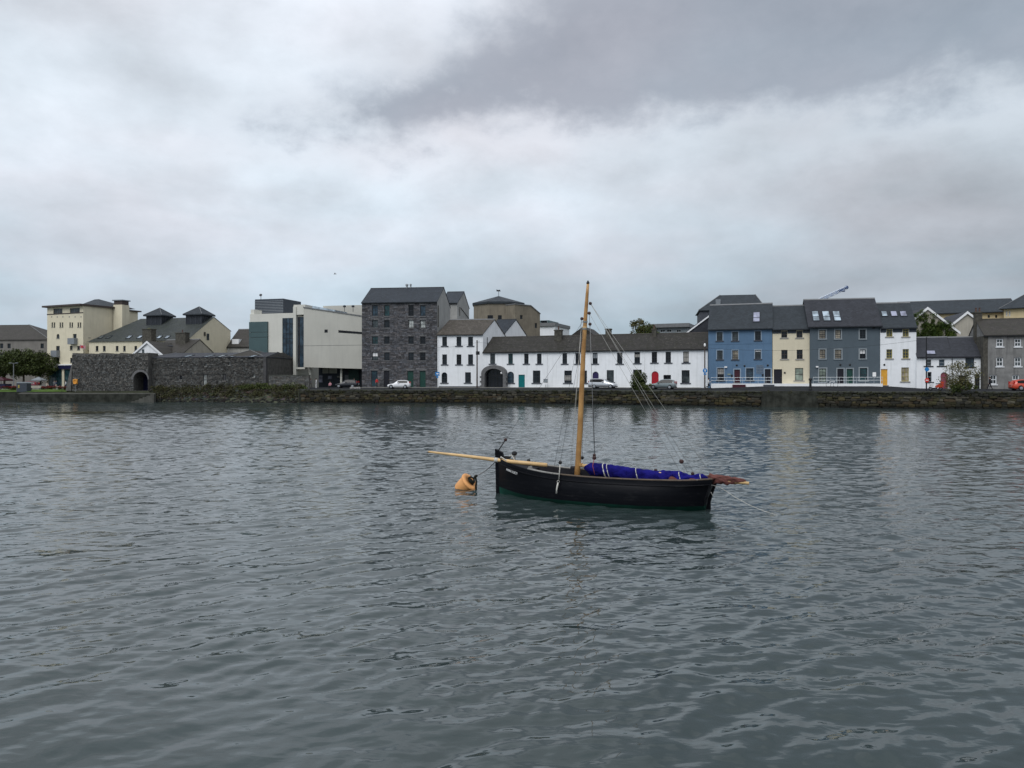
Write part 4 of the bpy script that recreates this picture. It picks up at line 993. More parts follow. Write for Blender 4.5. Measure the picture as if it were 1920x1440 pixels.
# ------------------------------------------------------------------ buildings behind the front row
h = House('hipped_block', 'dark slate hipped roof block rising behind the blue house', 'building', 1313, 139, 1434, 137, 2.5)
h.shell('sill_slate', h.z_at(1313, 583), 10); x0, zt = h.at(1350, 553.5, 5); x1, _ = h.at(1416, 553.5, 5); h.hip_roof('slate_grey', zt, x0, h.w - x1)
x, z = h.at(1346, 566, 2); MB().box(x - .4, x + .4, 1.2, 2.4, z - .5, z + .4).build('roof_hatch', 'frame_grey', h.roof)
h = House('slate_hung_gable', 'dark slate-hung gable with white bargeboard left of the blue house', 'house', 1286, 132.5, 1330, 131.2, 2.5)
z0 = h.z_at(1290, 620); z1 = h.z_at(1328.6, 592); h.shell('dark_band', z0 - .3, 8, None); w = h.w; xa = h.at(1290, 620)[0]
MB().prism_y([(xa, z0 - .35), (w, z0 - .35), (w, z1 - .1), (xa, z0 - .15)], 0.01, 8).build('gable', 'slate_mauve', h.root)
MB().prism_y([(xa - .3, z0 - .3), (xa - .25, z0 - .55), (w + .1, z1 - .12), (w + .1, z1 + .16)], -.18, -.02).build('bargeboard', 'white_paint', h.root)
MB().prism_y([(xa - .3, z0 - .28), (w + .1, z1 + .18), (w + .1, z1 + .3), (xa - .3, z0 - .16)], -.1, 8.1).build('roof', 'slate_grey', h.root)
# polygonal rendered hall with conical slate roof
def hall():
    Yc = 195.0; c = G(935, Yc); R0 = 46 / F * Yc; zt = Zat(571, Yc - 4); zb = 2.5
    t = thing('polygonal_hall', 'brown rendered polygonal hall with low pointed slate roof and weather vane', 'building', (c.x, c.y, zb)); n = 8
    ring = [(R0 * 1.08 * math.cos(2 * math.pi * (i + .5) / n), R0 * 1.08 * math.sin(2 * math.pi * (i + .5) / n)) for i in range(n)]
    H = zt - zb; MB().prism_z(ring, 0, H).build('wall', 'drum_render', t)
    apx = Zat(555, Yc) - zb; mb = MB(); rr = [(x * 1.05, y * 1.05, H + .01) for x, y in ring]; up = [(x, y, z + .5) for x, y, z in rr]
    mb.add(rr + up + [(0, 0, apx)], [tuple(range(n - 1, -1, -1))] + [(i, (i + 1) % n, n + (i + 1) % n, n + i) for i in range(n)] + [(n + i, n + (i + 1) % n, 2 * n) for i in range(n)]); ro = mb.build('roof', 'slate_grey', t)
    v = MB(); v.tube([(0, 0, apx - .3), (0, 0, apx + 1.4)], .06, 6); v.add([(-.55, 0, apx + 1.2), (.5, 0, apx + 1.15), (.3, 0, apx + 1.6), (-.2, .05, apx + 1.5), (-.55, .05, apx + 1.7)], [(0, 1, 2, 3, 4)]); v.box(-.5, .4, -.03, .03, apx + 1.15, apx + 1.35); v.build('weather_vane', 'black_iron', ro)
    f = -R0 * .998
    for px, w in ((920, 1.3), (938, .9), (978, .8)):
        x = (px - 935) / F * (Yc - R0)
        yy = -R0 * 1.08 * math.cos(math.pi / 8); x = max(min(x, 2.4), -2.4)
        MB().box(x - w / 2, x + w / 2, yy - .05, yy + .1, Zat(599, Yc - R0) - zb, Zat(591, Yc - R0) - zb).build('window', 'pane_black', t)
hall()
h = House('rendered_annexe', 'brown rendered annexe with sloping parapet right of the polygonal hall', 'building', 966, 186, 1012.5, 191, 2.5)
a = h.z_at(975, 571.5); b = h.z_at(1012, 589); h.win(975, 591, 980, 598, 'plain'); h.win(1003, 606, 1007, 615, 'plain'); h.shell('drum_render', b - .3, 4); h.fit_out()
MB().prism_y([(.002, b - .29), (h.w - .002, b - .29), (h.w - .002, b), (h.w * .62, a - .1), (.002, a)], .002, 3.9).build('upper_wall', 'drum_render', h.root)
MB().prism_y([(-.1, a + .01), (h.w * .62, a - .09), (h.w + .1, b - .01), (h.w + .1, b + .2), (h.w * .62, a + .15), (-.1, a + .22)], -.15, 4.1).build('coping', 'lead', h.root)
h = House('white_office', 'small white flat-roofed block far behind, right of the brown hall', 'building', 1004, 215, 1040, 213, 2.5)
h.win(1014, 601, 1026, 607, 'plain'); h.shell('white_render', h.z_at(1010, 612), 14); h.fit_out(); MB().box(-.2, h.w + .3, -.5, 14, h.e + .002, h.e + .9).build('roof', 'lead', h.root)
x1, z1 = h.at(1029, 600.5, 3); MB().box(0, x1, 3, 12, h.e + .9, z1).build('penthouse', 'museum_teal', h.root)
h = House('flat_roofed_block', 'low grey flat-roofed block with a strip of windows above the white terrace', 'building', 1224, 178, 1289, 175, 2.5)
for x in (1238, 1250, 1268): h.win(x, 617.5, x + 9, 623, 'plain_white')
h.shell('grey_light', h.z_at(1224, 615), 12); h.fit_out(); MB().box(-.8, h.w + .5, -.9, 12, h.e + .003, h.z_at(1224, 608)).build('roof', 'lead', h.root)
# ---- right rear
h = House('yellow_hall', 'long yellow building with dark slate roof behind the cottages', 'building', 1690, 156, 1910, 149, 2.5)
for x in (1852, 1866): h.win(x, 590.5, x + 4, 596, 'plain')
h.shell('yellow_render', h.z_at(1710, 588), 12, h.z_at(1706, 565, 6), 6); h.gable_roof('slate_grey', over=.5); h.fit_out()
def gable_front(name, label, pxc, half, Y, y_apex, y_eave, m, zb=2.5, depth=12, rm='slate_mauve'):
    """house whose gable faces the quay"""
    h = House(name, label, 'house', pxc - half, Y + .8, pxc + half, Y - .8, zb)
    e = h.z_at(pxc - half, y_eave); a = h.z_at(pxc, y_apex); h.shell(m, e, depth); w = h.w
    MB().prism_y([(.002, e + .002), (w - .002, e + .002), (w / 2, a - .15)], .002, depth - .01).build('gable', m, h.root)
    k = (a - e) / (w / 2)
    MB().prism_y([(-.5, e - .5 * k + .02), (w / 2, a - .1), (w + .5, e - .5 * k + .02), (w + .5, e - .5 * k + .22), (w / 2, a + .12), (-.5, e - .5 * k + .22)], -.2, depth).build('roof', rm, h.root)
    MB().prism_y([(-.55, e - .55 * k - .2), (w / 2, a - .32), (w + .55, e - .55 * k - .2), (w + .55, e - .55 * k + .21), (w / 2, a + .13), (-.55, e - .55 * k + .21)], -.3, -.205).build('bargeboard', 'white_paint', h.root)
    return h
g1 = gable_front('gabled_house', 'beige gabled house with white bargeboards and ivy above the cottages', 1739, 54, 129, 577, 621, 'beige_render')
g2 = gable_front('gabled_house', 'plain beige gabled house with white bargeboards beside the chimney', 1813.6, 42, 132.5, 585, 619, 'beige_render')
rnd = random.Random(9); mb = MB(); cs = []
for _ in range(150):
    x = rnd.uniform(.2, g1.w * .98); z = rnd.uniform(g1.e - 2.0, g1.e + 2.6 * (1.05 - abs(x / g1.w - .42) * 1.7) + rnd.uniform(-.6, .5)); cs.append(((x, -.15, z), rnd.uniform(.3, .75)))
leaf_cloud(mb, cs, 16000, .13, rnd, 1.0); iv = mb.build('ivy', 'ivy', g1.root)
h = House('yellow_tower', 'yellow block with broad hipped slate roof at the right edge', 'building', 1882, 146, 2010, 139, 2.5)
for x in (1886, 1891.5): h.win(x, 583, x + 3, 593, 'plain_white')
h.shell('yellow_render', h.z_at(1882, 580), 14); h.fit_out(); h.hip_roof('slate_grey', h.z_at(1935, 542, 7), h.w * .38, h.w * .3, over=.7)
# crane boom over the grey house
def crane():
    Y = 176.0; a = P(1380, 640, Y); b = P(1586, 542.5, Y); t = thing('crane', 'blue and white lattice crane boom poking above the dark grey house', 'crane', (a.x - 2, a.y, 2.4)); o = Vector(t.location)
    d = (b - a); n = 22; mb = MB(); up = Vector((0, 0, 1)); side = Vector((0, 1, 0))
    for s in (-.5, .5):
        for u in (0, 1.1): mb.tube([a - o + side * s + up * u, b - o + side * s * .5 + up * u * .6], .09, 5)
    mb.build('boom_chords', 'crane_white', t); lc = MB()
    for i in range(n):
        p, q = a + d * (i / n), a + d * ((i + 1) / n); k = 1 - .4 * i / n
        for s in (-.5, .5): lc.tube([p - o + side * s, q - o + side * s + up * 1.1 * k], .06, 4); lc.tube([q - o + side * s, q - o + side * s + up * 1.1 * k], .05, 4)
    lc.build('boom_lacing', 'crane_steel', t)
    hd = MB(); q = b - o; hd.lathe([(.15, -.3), (.42, -.25), (.42, .25), (.15, .3)], 12, q + Vector((.1, 0, .4)), (0, 1, 0)); hd.box(q.x - 1.5, q.x - .3, q.y - .3, q.y + .3, q.z - .55, q.z + .1); hd.build('boom_head', 'crane_blue', t)
    b_ = MB(); b_.box(-1.5, 3.5, -1.5, 1.5, .6, a.z - o.z + .6); b_.box(-4, 6, -1.3, 1.3, 0, .9); b_.build('crane_body', 'crane_blue', t)
crane()
# ------------------------------------------------------------------ left: flats, cream hotel, malt house, museum, old walls
h = House('apartment_block', 'grey apartment block with dark brown slate roof behind the trees, far left', 'building', -120, 196, 92, 192, 2.5)
for x in (0, 14, 76, -30):
    for y in (644, 662): h.win(x, y, x + 6, y + 9, 'plain')
h.shell('flats_render', h.z_at(0, 638), 13, h.z_at(0, 607.5, 6.5), 6.5)
h.hip_roof('slate_rust', h.rz, 4, h.w - h.at(54, 607, 6.5)[0]); h.fit_out()
# cream hotel: two faces meeting at the corner nearest the quay
h = House('cream_hotel', 'tall cream corner building with flat brown eaves and navy shopfront', 'building', 88.5, 184, 156, 179, 2.4)
cr = h
for x0, y0, x1, y1 in ((100, 578, 117, 589), (131, 577, 149.5, 587.6)): h.win(x0, y0, x1, y1, dict(frame='frame_brown', pane='pane_mid', bars=(4, 1), bw=.12))
for x in (96.6, 111.7, 130, 145.3): 
    for k in (0, 4.2): h.win(x + k, 604.5, x + k + 2.7, 613.5, 'small')
for x0, y0, x1, y1 in ((137, 626, 143.5, 634.5), (105, 648.6, 112, 657.5), (131, 648.6, 136, 656), (144.5, 648.6, 150, 656), (105.5, 671, 111, 681), (131.5, 671, 135, 680)): h.win(x0, y0, x1, y1, 'small', pane='pane_dark')
h.win(106, 626, 111.5, 634.5, 'small', arch=True); h.win(90, 692, 116, 724, 'shop'); h.win(120, 692, 150, 724, 'shop')
h.shell('cream_render', h.z_at(88.5, 577), 13); h.fit_out()
for x in (97, 107.5, 118, 130, 141, 152): u, z = h.at(x, 594); MB().box(u - .16, u + .16, -.04, .02, z - .16, z + .16).build('vent_tile', 'sill_stone', h.root)
for x0, x1, y0, y1 in ((133, 145.5, 634.5, 645.5), (101.5, 112.5, 657.5, 669.5)):
    u0, z1 = h.at(x0, y0); u1, z0 = h.at(x1, y1); m = MB(); m.box(u0, u1, -.9, -.02, z0, z0 + .35); m.box(u0, u1, -.9, -.84, z0 + .35, z1); m.box(u0, u0 + .06, -.84, -.02, z0 + .35, z1); m.box(u1 - .06, u1, -.84, -.02, z0 + .35, z1); m.build('balcony', 'frame_grey', h.root)
u0, z1 = h.at(88.6, 684.5); u1, z0 = h.at(156, 691.5); MB().box(-.25, h.w, -.4, -.01, z0, z1 - .12).build('shop_fascia', 'navy_fascia', h.root); MB().box(-.3, h.w, -.5, -.01, z1 - .12, z1 + .1).build('cornice', 'white_paint', h.root)
x, z = h.at(103, 689.5); text_mesh('sign_lettering', 'seafire', 1.15, .02, 'sign_white', h.root, Matrix.Translation((x, -.42, z + .25)) @ Matrix.Rotation(R(90), 4, 'X'))
# right-hand face of the hotel
h2 = House('tmp', '', '', 156, 179, 217, 187, 2.4); h2.win(172, 577.5, 182, 588.4, dict(frame='frame_brown', pane='pane_mid', bars=(3, 1), bw=.12)); h2.win(165.6, 626, 169, 632.5, 'small'); h2.win(164, 648.6, 169, 656.5, 'small')
h2.shell('cream_render', cr.e, .6); h2.fit_out()
inv = Matrix.Translation(cr.base) @ Matrix.Rotation(cr.ang, 4, 'Z')
def adopt(src, dst_house):
    mt = inv.inverted() @ (Matrix.Translation(src.base) @ Matrix.Rotation(src.ang, 4, 'Z'))
    def walk(o):
        if o.data: o.data.transform(mt)
        for c in o.children: walk(c)
    for c in list(src.root.children): walk(c); c.parent = dst_house.root; c.name = 'side_wall' if c.name.startswith('wall') else c.name
    bpy.data.objects.remove(src.root)
ee = cr.e; w2 = h2.w; P2 = [inv.inverted() @ (Matrix.Translation(h2.base) @ Matrix.Rotation(h2.ang, 4, 'Z')) @ Vector((x, y, 0)) for x, y in ((w2, 0),)]
adopt(h2, cr)
pl = [(-.8, -.8), (cr.w + .2, -1.0), (P2[0].x + .8, P2[0].y - .6), (P2[0].x - 4, P2[0].y + 9), (-.8, 13)]
MB().prism_z(pl, ee + .003, ee + .4).build('roof', 'frame_brown', cr.root)
pl2 = [(.02 - .06, -.06), (cr.w, -.06), (P2[0].x, P2[0].y - .06), (P2[0].x, P2[0].y + .1), (cr.w, .1), (-.06, .1)]
zb_ = cr.z_at(90, 590.5); MB().prism_z(pl2, zb_, zb_ + .22).build('string_course', 'frame_brown', cr.root)
x0, zt = cr.at(154, 574, 6); x1, _ = cr.at(201, 574, 6); xa, za = cr.at(174, 561, 8); xb, _ = cr.at(182, 561, 8)
m = MB(); y0, y1 = 4, 14; m.add([(x0, y0, ee + .4), (x1, y0, ee + .4), (x1, y1, ee + .4), (x0, y1, ee + .4), (xa, 8.5, za), (xb, 8.5, za)], [(0, 1, 5, 4), (1, 2, 5), (2, 3, 4, 5), (3, 0, 4), (3, 2, 1, 0)]); m.build('slate_cap', 'slate_grey', cr.root)
h = House('cream_stair_tower', 'cream square stair tower with brown glazed top beside the corner building', 'building', 212.5, 186, 229, 185.4, 2.4)
h.shell('cream_render', h.z_at(212, 571.5), 2.4); MB().box(.1, h.w - .1, .1, 2.3, h.e + .002, h.z_at(212, 564)).build('glazed_top', 'frame_brown', h.root); z = h.z_at(212, 564); MB().box(-.2, h.w + .2, -.2, 2.6, z + .002, z + .22).build('roof', 'frame_grey', h.root)
h = House('cream_rear_wing', 'short cream rear wing with brown eaves right of the stair tower', 'building', 237.5, 190, 258.5, 193, 2.4)
h.shell('cream_render', h.z_at(237, 583), 10); MB().box(-.2, h.w + .6, -.6, 10, h.e + .002, h.e + .3).build('roof', 'frame_brown', h.root)
# malt house with two cupolas
h = House('malt_house', 'cream malt house with long slate roof and two square cupolas', 'building', 167, 178.6, 352, 172, 2.4)
for a, b in ((179.4, 184.4), (193, 198), (217, 222), (231, 235.6), (252, 257)): h.win(a, 648.6, b, 658, 'small', pane='pane_dark')
h.shell('cream_render', h.z_at(352, 637), 15.8, h.z_at(401.4, 593.5, 9.3), 9.3, back=h.z_at(432.7, 619.7, 15.8))
k = (h.rz - h.e) / h.rv; mb = MB(); x1 = h.w + .12; hl = 6.2
mb.add([(-.3, -.3, h.e - .3 * k + .05), (x1, -.3, h.e - .3 * k + .05), (x1, h.rv, h.rz + .14), (hl, h.rv, h.rz + .14), (x1, h.d + .3, h.e1 - .2), (-.3, h.d + .3, h.e1 - .2)], [(0, 1, 2, 3), (3, 2, 4, 5), (0, 3, 5)]); h.roof = mb.build('roof', 'slate_green', h.root); h.rt = .1; h.fit_out()
# cut the left gable of the wall down to the hip
me = h.wall_o.data
for v in me.vertices:
    if v.co.x < .01 and v.co.z > h.e1 + .1: v.co.z = h.e1 - .4
for v in me.vertices:
    if v.co.x < .01 and v.co.y > 1: v.co.z = min(v.co.z, h.e - .2)
for a in (183.5, 198, 236, 256, 293, 308): h.skylight(a, 630, a + 6, 634.5, 'pane_sky' if a > 230 else 'pane_mid')
def cupola(h, x0, x1, ye, ya, yb):
    v = h.rv - 1.0; c, za = h.at((x0 + x1) / 2, ya, v); s = 2.0; u0, u1 = c - s, c + s; ze = h.z_at((x0 + x1) / 2, ye, v - s); zb = h.rz - 3.6
    m = MB(); m.box(u0, u1, v - s, v + s, zb, ze); o = m.build('cupola', 'dark_trim', h.roof)
    for i in range(4):
        x = u0 + (u1 - u0) * i / 3; MB().box(x - .06, x + .06, v - s - .08, v - s - .005, zb + .3, ze - .02).build('cupola_post', 'sill_slate', o)
        y = v - s + 2 * s * i / 3; MB().box(u1 + .005, u1 + .08, y - .06, y + .06, zb + .3, ze - .02).build('cupola_post', 'sill_slate', o)
    r = MB(); e = s + .55; z0 = ze + .002; r.add([(c - e, v - e, z0), (c + e, v - e, z0), (c + e, v + e, z0), (c - e, v + e, z0), (c - e, v - e, z0 + .25), (c + e, v - e, z0 + .25), (c + e, v + e, z0 + .25), (c - e, v + e, z0 + .25), (c, v, za)], [(3, 2, 1, 0), (0, 1, 5, 4), (1, 2, 6, 5), (2, 3, 7, 6), (3, 0, 4, 7), (4, 5, 8), (5, 6, 8), (6, 7, 8), (7, 4, 8)]); ro = r.build('cupola_roof', 'slate_grey', o) if False else r.build('cupola_roof', 'slate_grey', h.roof)
    for q in ((-e, -e), (e, -e), (e, e)): MB().tube([(c + q[0], v + q[1], z0 + .27), (c, v, za + .03)], .07, 5).build('hip_capping', 'lead', h.roof)
cupola(h, 271, 328, 592.5, 577.5, 0); cupola(h, 345, 402, 590.8, 575, 0)
x = h.w + .02; MB().box(x, x + .05, 6.6, 7.5, h.e + .3, h.e + 1.8).build('gable_window', 'pane_mid', h.root); MB().box(x, x + .15, 5.6, 6.1, h.e + 1.2, h.e + 2.1).build('wall_vent', 'chimney_stone', h.root)
# low white gabled house and its chimneys behind the old wall
h = gable_front('white_gable_house', 'small white gable peeping over the old stone wall', 277, 26, 158, 640.5, 664, 'white_render', 2.2, 8, 'slate_rust')
x0, z1 = h.at(266.5, 655); x1, z0 = h.at(270.5, 664); MB().box(x0, x1, -.04, .02, z0, z1).build('window', 'pane_mid', h.root)
h = House('slate_roofed_house', 'low house with mossy slate roof and dark dormer behind the old wall', 'house', 283, 163, 345, 160, 2.2)
h.shell('beige_render', h.z_at(300, 662), 9, h.z_at(300, 637, 4.5), 4.5); h.gable_roof('slate_rust')
x0, z1 = h.at(300, 645, 1.4); x1, z0 = h.at(318, 661, 1.4); MB().box(x0, x1, .5, 4, z0, z1 - .5).build('dormer', 'black_iron', h.roof); MB().prism_y([(x0 - .3, z1 - .7), (x1 + .3, z1 - .5), ((x0 + x1) / 2, z1 + .2)], .2, 4.2).build('dormer_roof', 'slate_mauve', h.roof)
h.chimney(333, 351.5, 624, v=3.5, drop=1.5, deep=1.2, pots=1); h.chimney(271.5, 288, 617, v=6, drop=2.2, deep=1.4, pots=0, moss=True)
# Far roof between malt house and museum
h = House('dark_roofed_house', 'dark slate roofed house between the malt house and the museum', 'house', 425, 186, 480, 184, 2.4)
h.shell('gable_render', h.z_at(430, 650), 10, h.z_at(430, 617, 5), 5); h.gable_roof('slate_rust')
x, z = h.at(444, 643, 1.2); MB().box(x - .9, x + .9, .6, 3.5, z - 1.4, z + .9).build('dormer', 'white_render', h.roof)
# ---- modern museum
def museum():
    zb = 2.4
    t = House('modern_museum', 'modern pale museum with teal panel, tall glazed slot and sloping blank wall', 'building', 468.5, 160, 556, 157, zb)
    t.shell('museum_light', t.z_at(468, 589), 20)
    x1, zt = t.at(475, 580); MB().box(.002, x1, 0.3, 3, t.e + .002, zt).build('corner_upstand', 'museum_light', t.root)
    x0, z1 = t.at(468.6, 604); x1, z0 = t.at(503, 664); z2 = t.z_at(490, 623); z3 = t.z_at(490, 632.5)
    for a, b in ((z0, z3 - .04), (z3 + .04, z2 - .04), (z2 + .04, z1)): MB().box(x0 + .03, x1, -.35, -.01, a, b).build('teal_panel', 'museum_teal', t.root)
    x0, z1 = t.at(478, 561.5, 5); x1, z0 = t.at(531, 588, 5); pm = MB().box(x0, x1, 5, 12, t.e + .002, z1).build('plant_room', 'dark_band', t.root)
    n = 9
    for i in range(n): z = t.e + .4 + (z1 - t.e - .6) * i / n; MB().box(x0 - .02, x1 + .02, 4.94, 4.995, z, z + .12).build('louvre', 'frame_grey', pm)
    dm = MB(); dm.tube([(x0 + .8, 6, z1), (x0 + .8, 6, z1 + .8)], .05, 6); dm.lathe([(.03, 0), (.25, .1), (.32, .25)], 10, (x0 + .8, 6, z1 + .9), (.3, -.8, .4)); dm.build('satellite_dish', 'dark_trim', pm)
    # glazed slot
    def slot(px0, px1, py0, py1, nm, m, yy=-.06):
        x0, z1 = t.at(px0, py0); x1, z0 = t.at(px1, py1); return MB().box(x0, x1, yy, -.01, z0, z1).build(nm, m, t.root), (x0, x1, z0, z1)
    o, (x0, x1, z0, z1) = slot(530.5, 550, 596.5, 672, 'glazing', 'pane_blue')
    m = MB()
    for i in range(4): x = x0 + (x1 - x0) * i / 3; m.box(x - .05, x + .05, -.12, -.062, z0, z1)
    for k in (.37, .5, .62, .86): m.box(x0, x1, -.11, -.063, z0 + (z1 - z0) * k - .05, z0 + (z1 - z0) * k + .05)
    m.build('mullion', 'dark_trim', o)
    slot(530, 550.5, 672.5, 706, 'lower_glazing', 'pane_black', -.07); slot(538, 550, 683.5, 686, 'canopy', 'museum_light', -.5)
    # big blank slab and its fin
    b = House('tmp', '', '', 569.5, 152.5, 679, 149.5, zb)
    zl = b.z_at(569.5, 577); zr = b.z_at(678, 593.5); zu = b.z_at(569.5, 688.5); zu2 = b.z_at(678, 691.5); w = b.w
    mt = (Matrix.Translation(t.base) @ Matrix.Rotation(t.ang, 4, 'Z')).inverted() @ (Matrix.Translation(b.base) @ Matrix.Rotation(b.ang, 4, 'Z'))
    def put(mb, nm, m, parent=None): me = mb.mesh(nm, m); me.transform(mt); return link(nm, me, parent or t.root)
    mid = b.z_at(600, 648)
    sl = put(MB().prism_y([(0, mid + .03), (w, mid + .03), (w, zr), (0, zl)], 0, 9), 'slab', 'museum_render')
    put(MB().prism_y([(0, zu), (w, zu2), (w, mid - .03), (0, mid - .03)], 0, 9), 'slab', 'museum_render'); put(MB().box(.02, w - .02, .03, 8.9, mid - .031, mid + .031), 'shadow_gap', 'dark_band')
    put(MB().prism_y([(-.1, zl + .005), (w, zr + .005), (w, zr + .2), (-.1, zl + .2)], -.12, 9.1), 'coping', 'lead')
    # return wall left of the slab, lighter
    u0, z1 = b.at(550.5, 571.5, .6); put(MB().box(u0, -.005, .6, 9, b.z_at(560, 590, .6), z1), 'parapet_block', 'museum_light')
    u1, _ = b.at(555.8, 600, .6); put(MB().box(u0, u1, .4, 1.2, zu - 2.8, z1 - .4), 'fin', 'museum_light'); put(MB().box(u1 + .01, -.012, 1.1, 1.2, zu - .4, z1 - 2.4), 'side_glazing', 'pane_blue'); put(MB().box(u1 + .01, -.012, .5, 1.08, zu - .35, zu + .0), 'floor_edge', 'museum_light')
    mm = MB(); mm.box(u1 + .3, u1 + .42, .98, 1.095, zu + .02, z1 - 2.4); put(mm, 'mullion', 'frame_brown')
    x0, z1 = b.at(608.5, 618); x1, z0 = b.at(614.5, 623.5); put(MB().box(x0, x1, -.03, .05, z0, z1), 'window', 'pane_black')
    x0, z1 = b.at(634.5, 619); x1, z0 = b.at(678.6, 626.5); z2 = b.z_at(678, 622.5); z3 = b.z_at(634, 623.5); put(MB().prism_y([(x0, z3), (x1, z0), (x1, z2), (x0, z1)], -.03, .05), 'window_slot', 'pane_black')
    x0, z1 = b.at(605, 573.5, 9); x1, _ = b.at(678.6, 575, 9); put(MB().box(x0, x1, 9.2, 14, zr - 2, z1), 'rear_block', 'museum_render')
    for px, s_ in ((646, .4), (662, .3)): x, z = b.at(px, 580, 7); put(MB().lathe([(.05, -.6), (.06, .4), (.3, .45), (.32, .75), (.1, .85)], 8, (x, 7, z)), 'roof_cowl', 'dark_trim')
    # glass roof along the sloping edge
    x0, _ = b.at(583, 580); x1, _ = b.at(625, 586); k = (zr - zl) / w; put(MB().prism_y([(x0, zl + k * x0 + .2), (x1, zl + k * x1 + .2), (x1, zl + k * x1 + .5), (x0, zl + k * x0 + .65)], .5, 6), 'roof_glazing', 'pane_sky')
    # undercroft
    put(MB().box(.05, w, 6, 6.3, 0, zu), 'undercroft_wall', 'dark_band')
    for a, c, y0, y1, nm, m in ((605, 616, 690, 700, 'pale_panel', 'museum_render'), (617, 632, 690, 700, 'pale_panel', 'museum_render'), (597.5, 605, 704, 717, 'poster', 'pane_mauve'), (615, 622.5, 704.5, 711, 'poster', 'pane_mauve'), (632, 638, 705, 708, 'poster', 'sill_stone'), (646.5, 654, 703, 716, 'poster', 'frame_grey'), (661, 668, 704.5, 713, 'poster', 'cloth_pink'), (654, 673, 693.5, 722, 'green_screen', 'door_green'), (579, 584.5, 690, 700, 'pale_panel', 'museum_light')):
        x0, z1 = b.at(a, y0, 5.9); x1, z0 = b.at(c, y1, 5.9); put(MB().box(x0, x1, 5.86 - (.1 if nm == 'green_screen' else 0), 5.97 - (.08 if nm != 'poster' else 0), max(z0, .05), z1), nm, m)
    for px in (582, 640): x, _ = b.at(px, 700, 1.5); put(MB().tube([(x, 1.5, 0), (x, 1.5, zu - .005)], .22, 12), 'column', 'museum_light')
    bpy.data.objects.remove(b.root)
museum()
# ---- old town wall with the arch, museum wall, garden wall
h = House('old_town_wall', 'high old rubble stone wall with one dark arched gateway', 'wall', 135, 148.2, 278, 146.2, 1.9)
h.opening(250.5, 697, 279.2 - 1.5, 733, kind='gate', arch=True, deep=3.2); h.shell('mortar_old', h.z_at(135, 665), 3.4); h.stonework(0, h.e, hs=(.17, .32), ws=(.2, .55), m='old_stone', tones=(.4, 1.15), seed=12, proud=(.02, .12))
o = h.open[0]; MB().box(o['x0'], o['x1'], 3.1, 3.2, 0, o['z1']).build('gate_back', 'navy_fascia', h.root)
vs = MB(); ap = arch_pts(o['x0'], o['x1'], o['spring'], o['z1'], 11); ao = arch_pts(o['x0'] - .42, min(o['x1'] + .42, h.w + .2), o['spring'], o['z1'] + .42, 11)
for i in range(11):
    a, b, c, d = ap[i], ap[i + 1], ao[i + 1], ao[i]; q = MB(); q.prism_y([a, b, c, d][::-1], -.12, .05); q.build('voussoir', 'limestone', h.root)
rnd = random.Random(2)
for i in range(40):
    x = h.w * i / 40; MB().box(x + .02, x + h.w / 40 - .02, .1, 3.2, h.e + .002, h.e + rnd.uniform(.05, .32)).build('coping_stone', 'mortar_old', h.root)
MB().add([(0, 0, 0), (0, 3, 0), (-1.6, .3, 0), (0, 0, 5), (0, 3, 5), (-.3, .3, 4.6)], [(0, 1, 2)]) 
b = MB(); b.add([(-1.5, .2, 0), (-.01, -.3, 0), (-.01, 3.2, 0), (-1.5, 3, 0), (-.5, .3, 4.4), (-.01, .02, 5.2), (-.01, 3.1, 5.2), (-.5, 2.8, 4.4)], [(3, 2, 1, 0), (4, 5, 6, 7), (0, 1, 5, 4), (1, 2, 6, 5), (2, 3, 7, 6), (3, 0, 4, 7)]); b.build('buttress', 'mortar_old', h.root)
h = House('museum_wall_building', 'low rubble stone building with grey roof and row of skylights', 'building', 278.6, 147.6, 498.5, 143.4, 2.0)
for a in ((381, 702, 387, 722, 'pane_pale'), (418, 701, 424, 714, 'pane_black'), (337, 704, 341.5, 712, 'pane_black')): h.win(*a[:4], 'small', pane=a[4])
for x, y in ((341.5, 682), (386, 684), (430, 682), (476, 704.5)): h.win(x - 2, y - 3, x + 2, y + 3, 'small', pane='pane_pale')
h.shell('mortar_old', h.z_at(278.6, 671.5), 12, h.z_at(330, 659.5, 7), 7); h.fit_out(); h.stonework(0, h.e - .02, hs=(.17, .32), ws=(.2, .6), m='old_stone', tones=(.35, 1.0), seed=31, proud=(.02, .12))
h.hip_roof('slate_mauve', h.rz, h.at(330, 660, 7)[0], 1.2, over=.1, rv=7); h.rt = .1
MB().box(h.w - .45, h.w + .08, -.14, .5, 0, h.e).build('corner_pier', 'mortar', h.root)
for a, p in ((341, 'pane_sky'), (380, 'pane_sky'), (404, 'pane_teal'), (428, 'pane_sky'), (465, 'pane_sky')): h.skylight(a, 666.2, a + 8, 669.8, p)
q = House('museum_side_wing', 'dark stone side wing with tall openings between the old wall and the museum', 'building', 499.5, 145, 532, 156, 2.0)
for a, b in ((511, 515), (519, 523)): q.win(a, 687, b, 712, 'plain', pane='pane_pale' if a > 515 else None)
q.shell('mortar', q.z_at(500, 672), 8); q.fit_out(); q.hip_roof('slate_rust', q.z_at(505, 661, 4), 3, 3, over=.2)
h = House('garden_wall', 'low grey rubble stone garden wall in front of the museum', 'wall', 504, 140.6, 580, 139.2, 2.3)
h.shell('mortar_old', h.z_at(504, 704.5), .5); h.stonework(0, h.e, hs=(.24, .4), ws=(.35, .8), m='old_stone', tones=(.55, 1.15), seed=44, proud=(.02, .06))
for i in range(14): x = h.w * i / 14; MB().box(x + .01, x + h.w / 14 - .01, -.08, .58, h.e + .002, h.e + .14).build('coping_stone', 'coping', h.root)
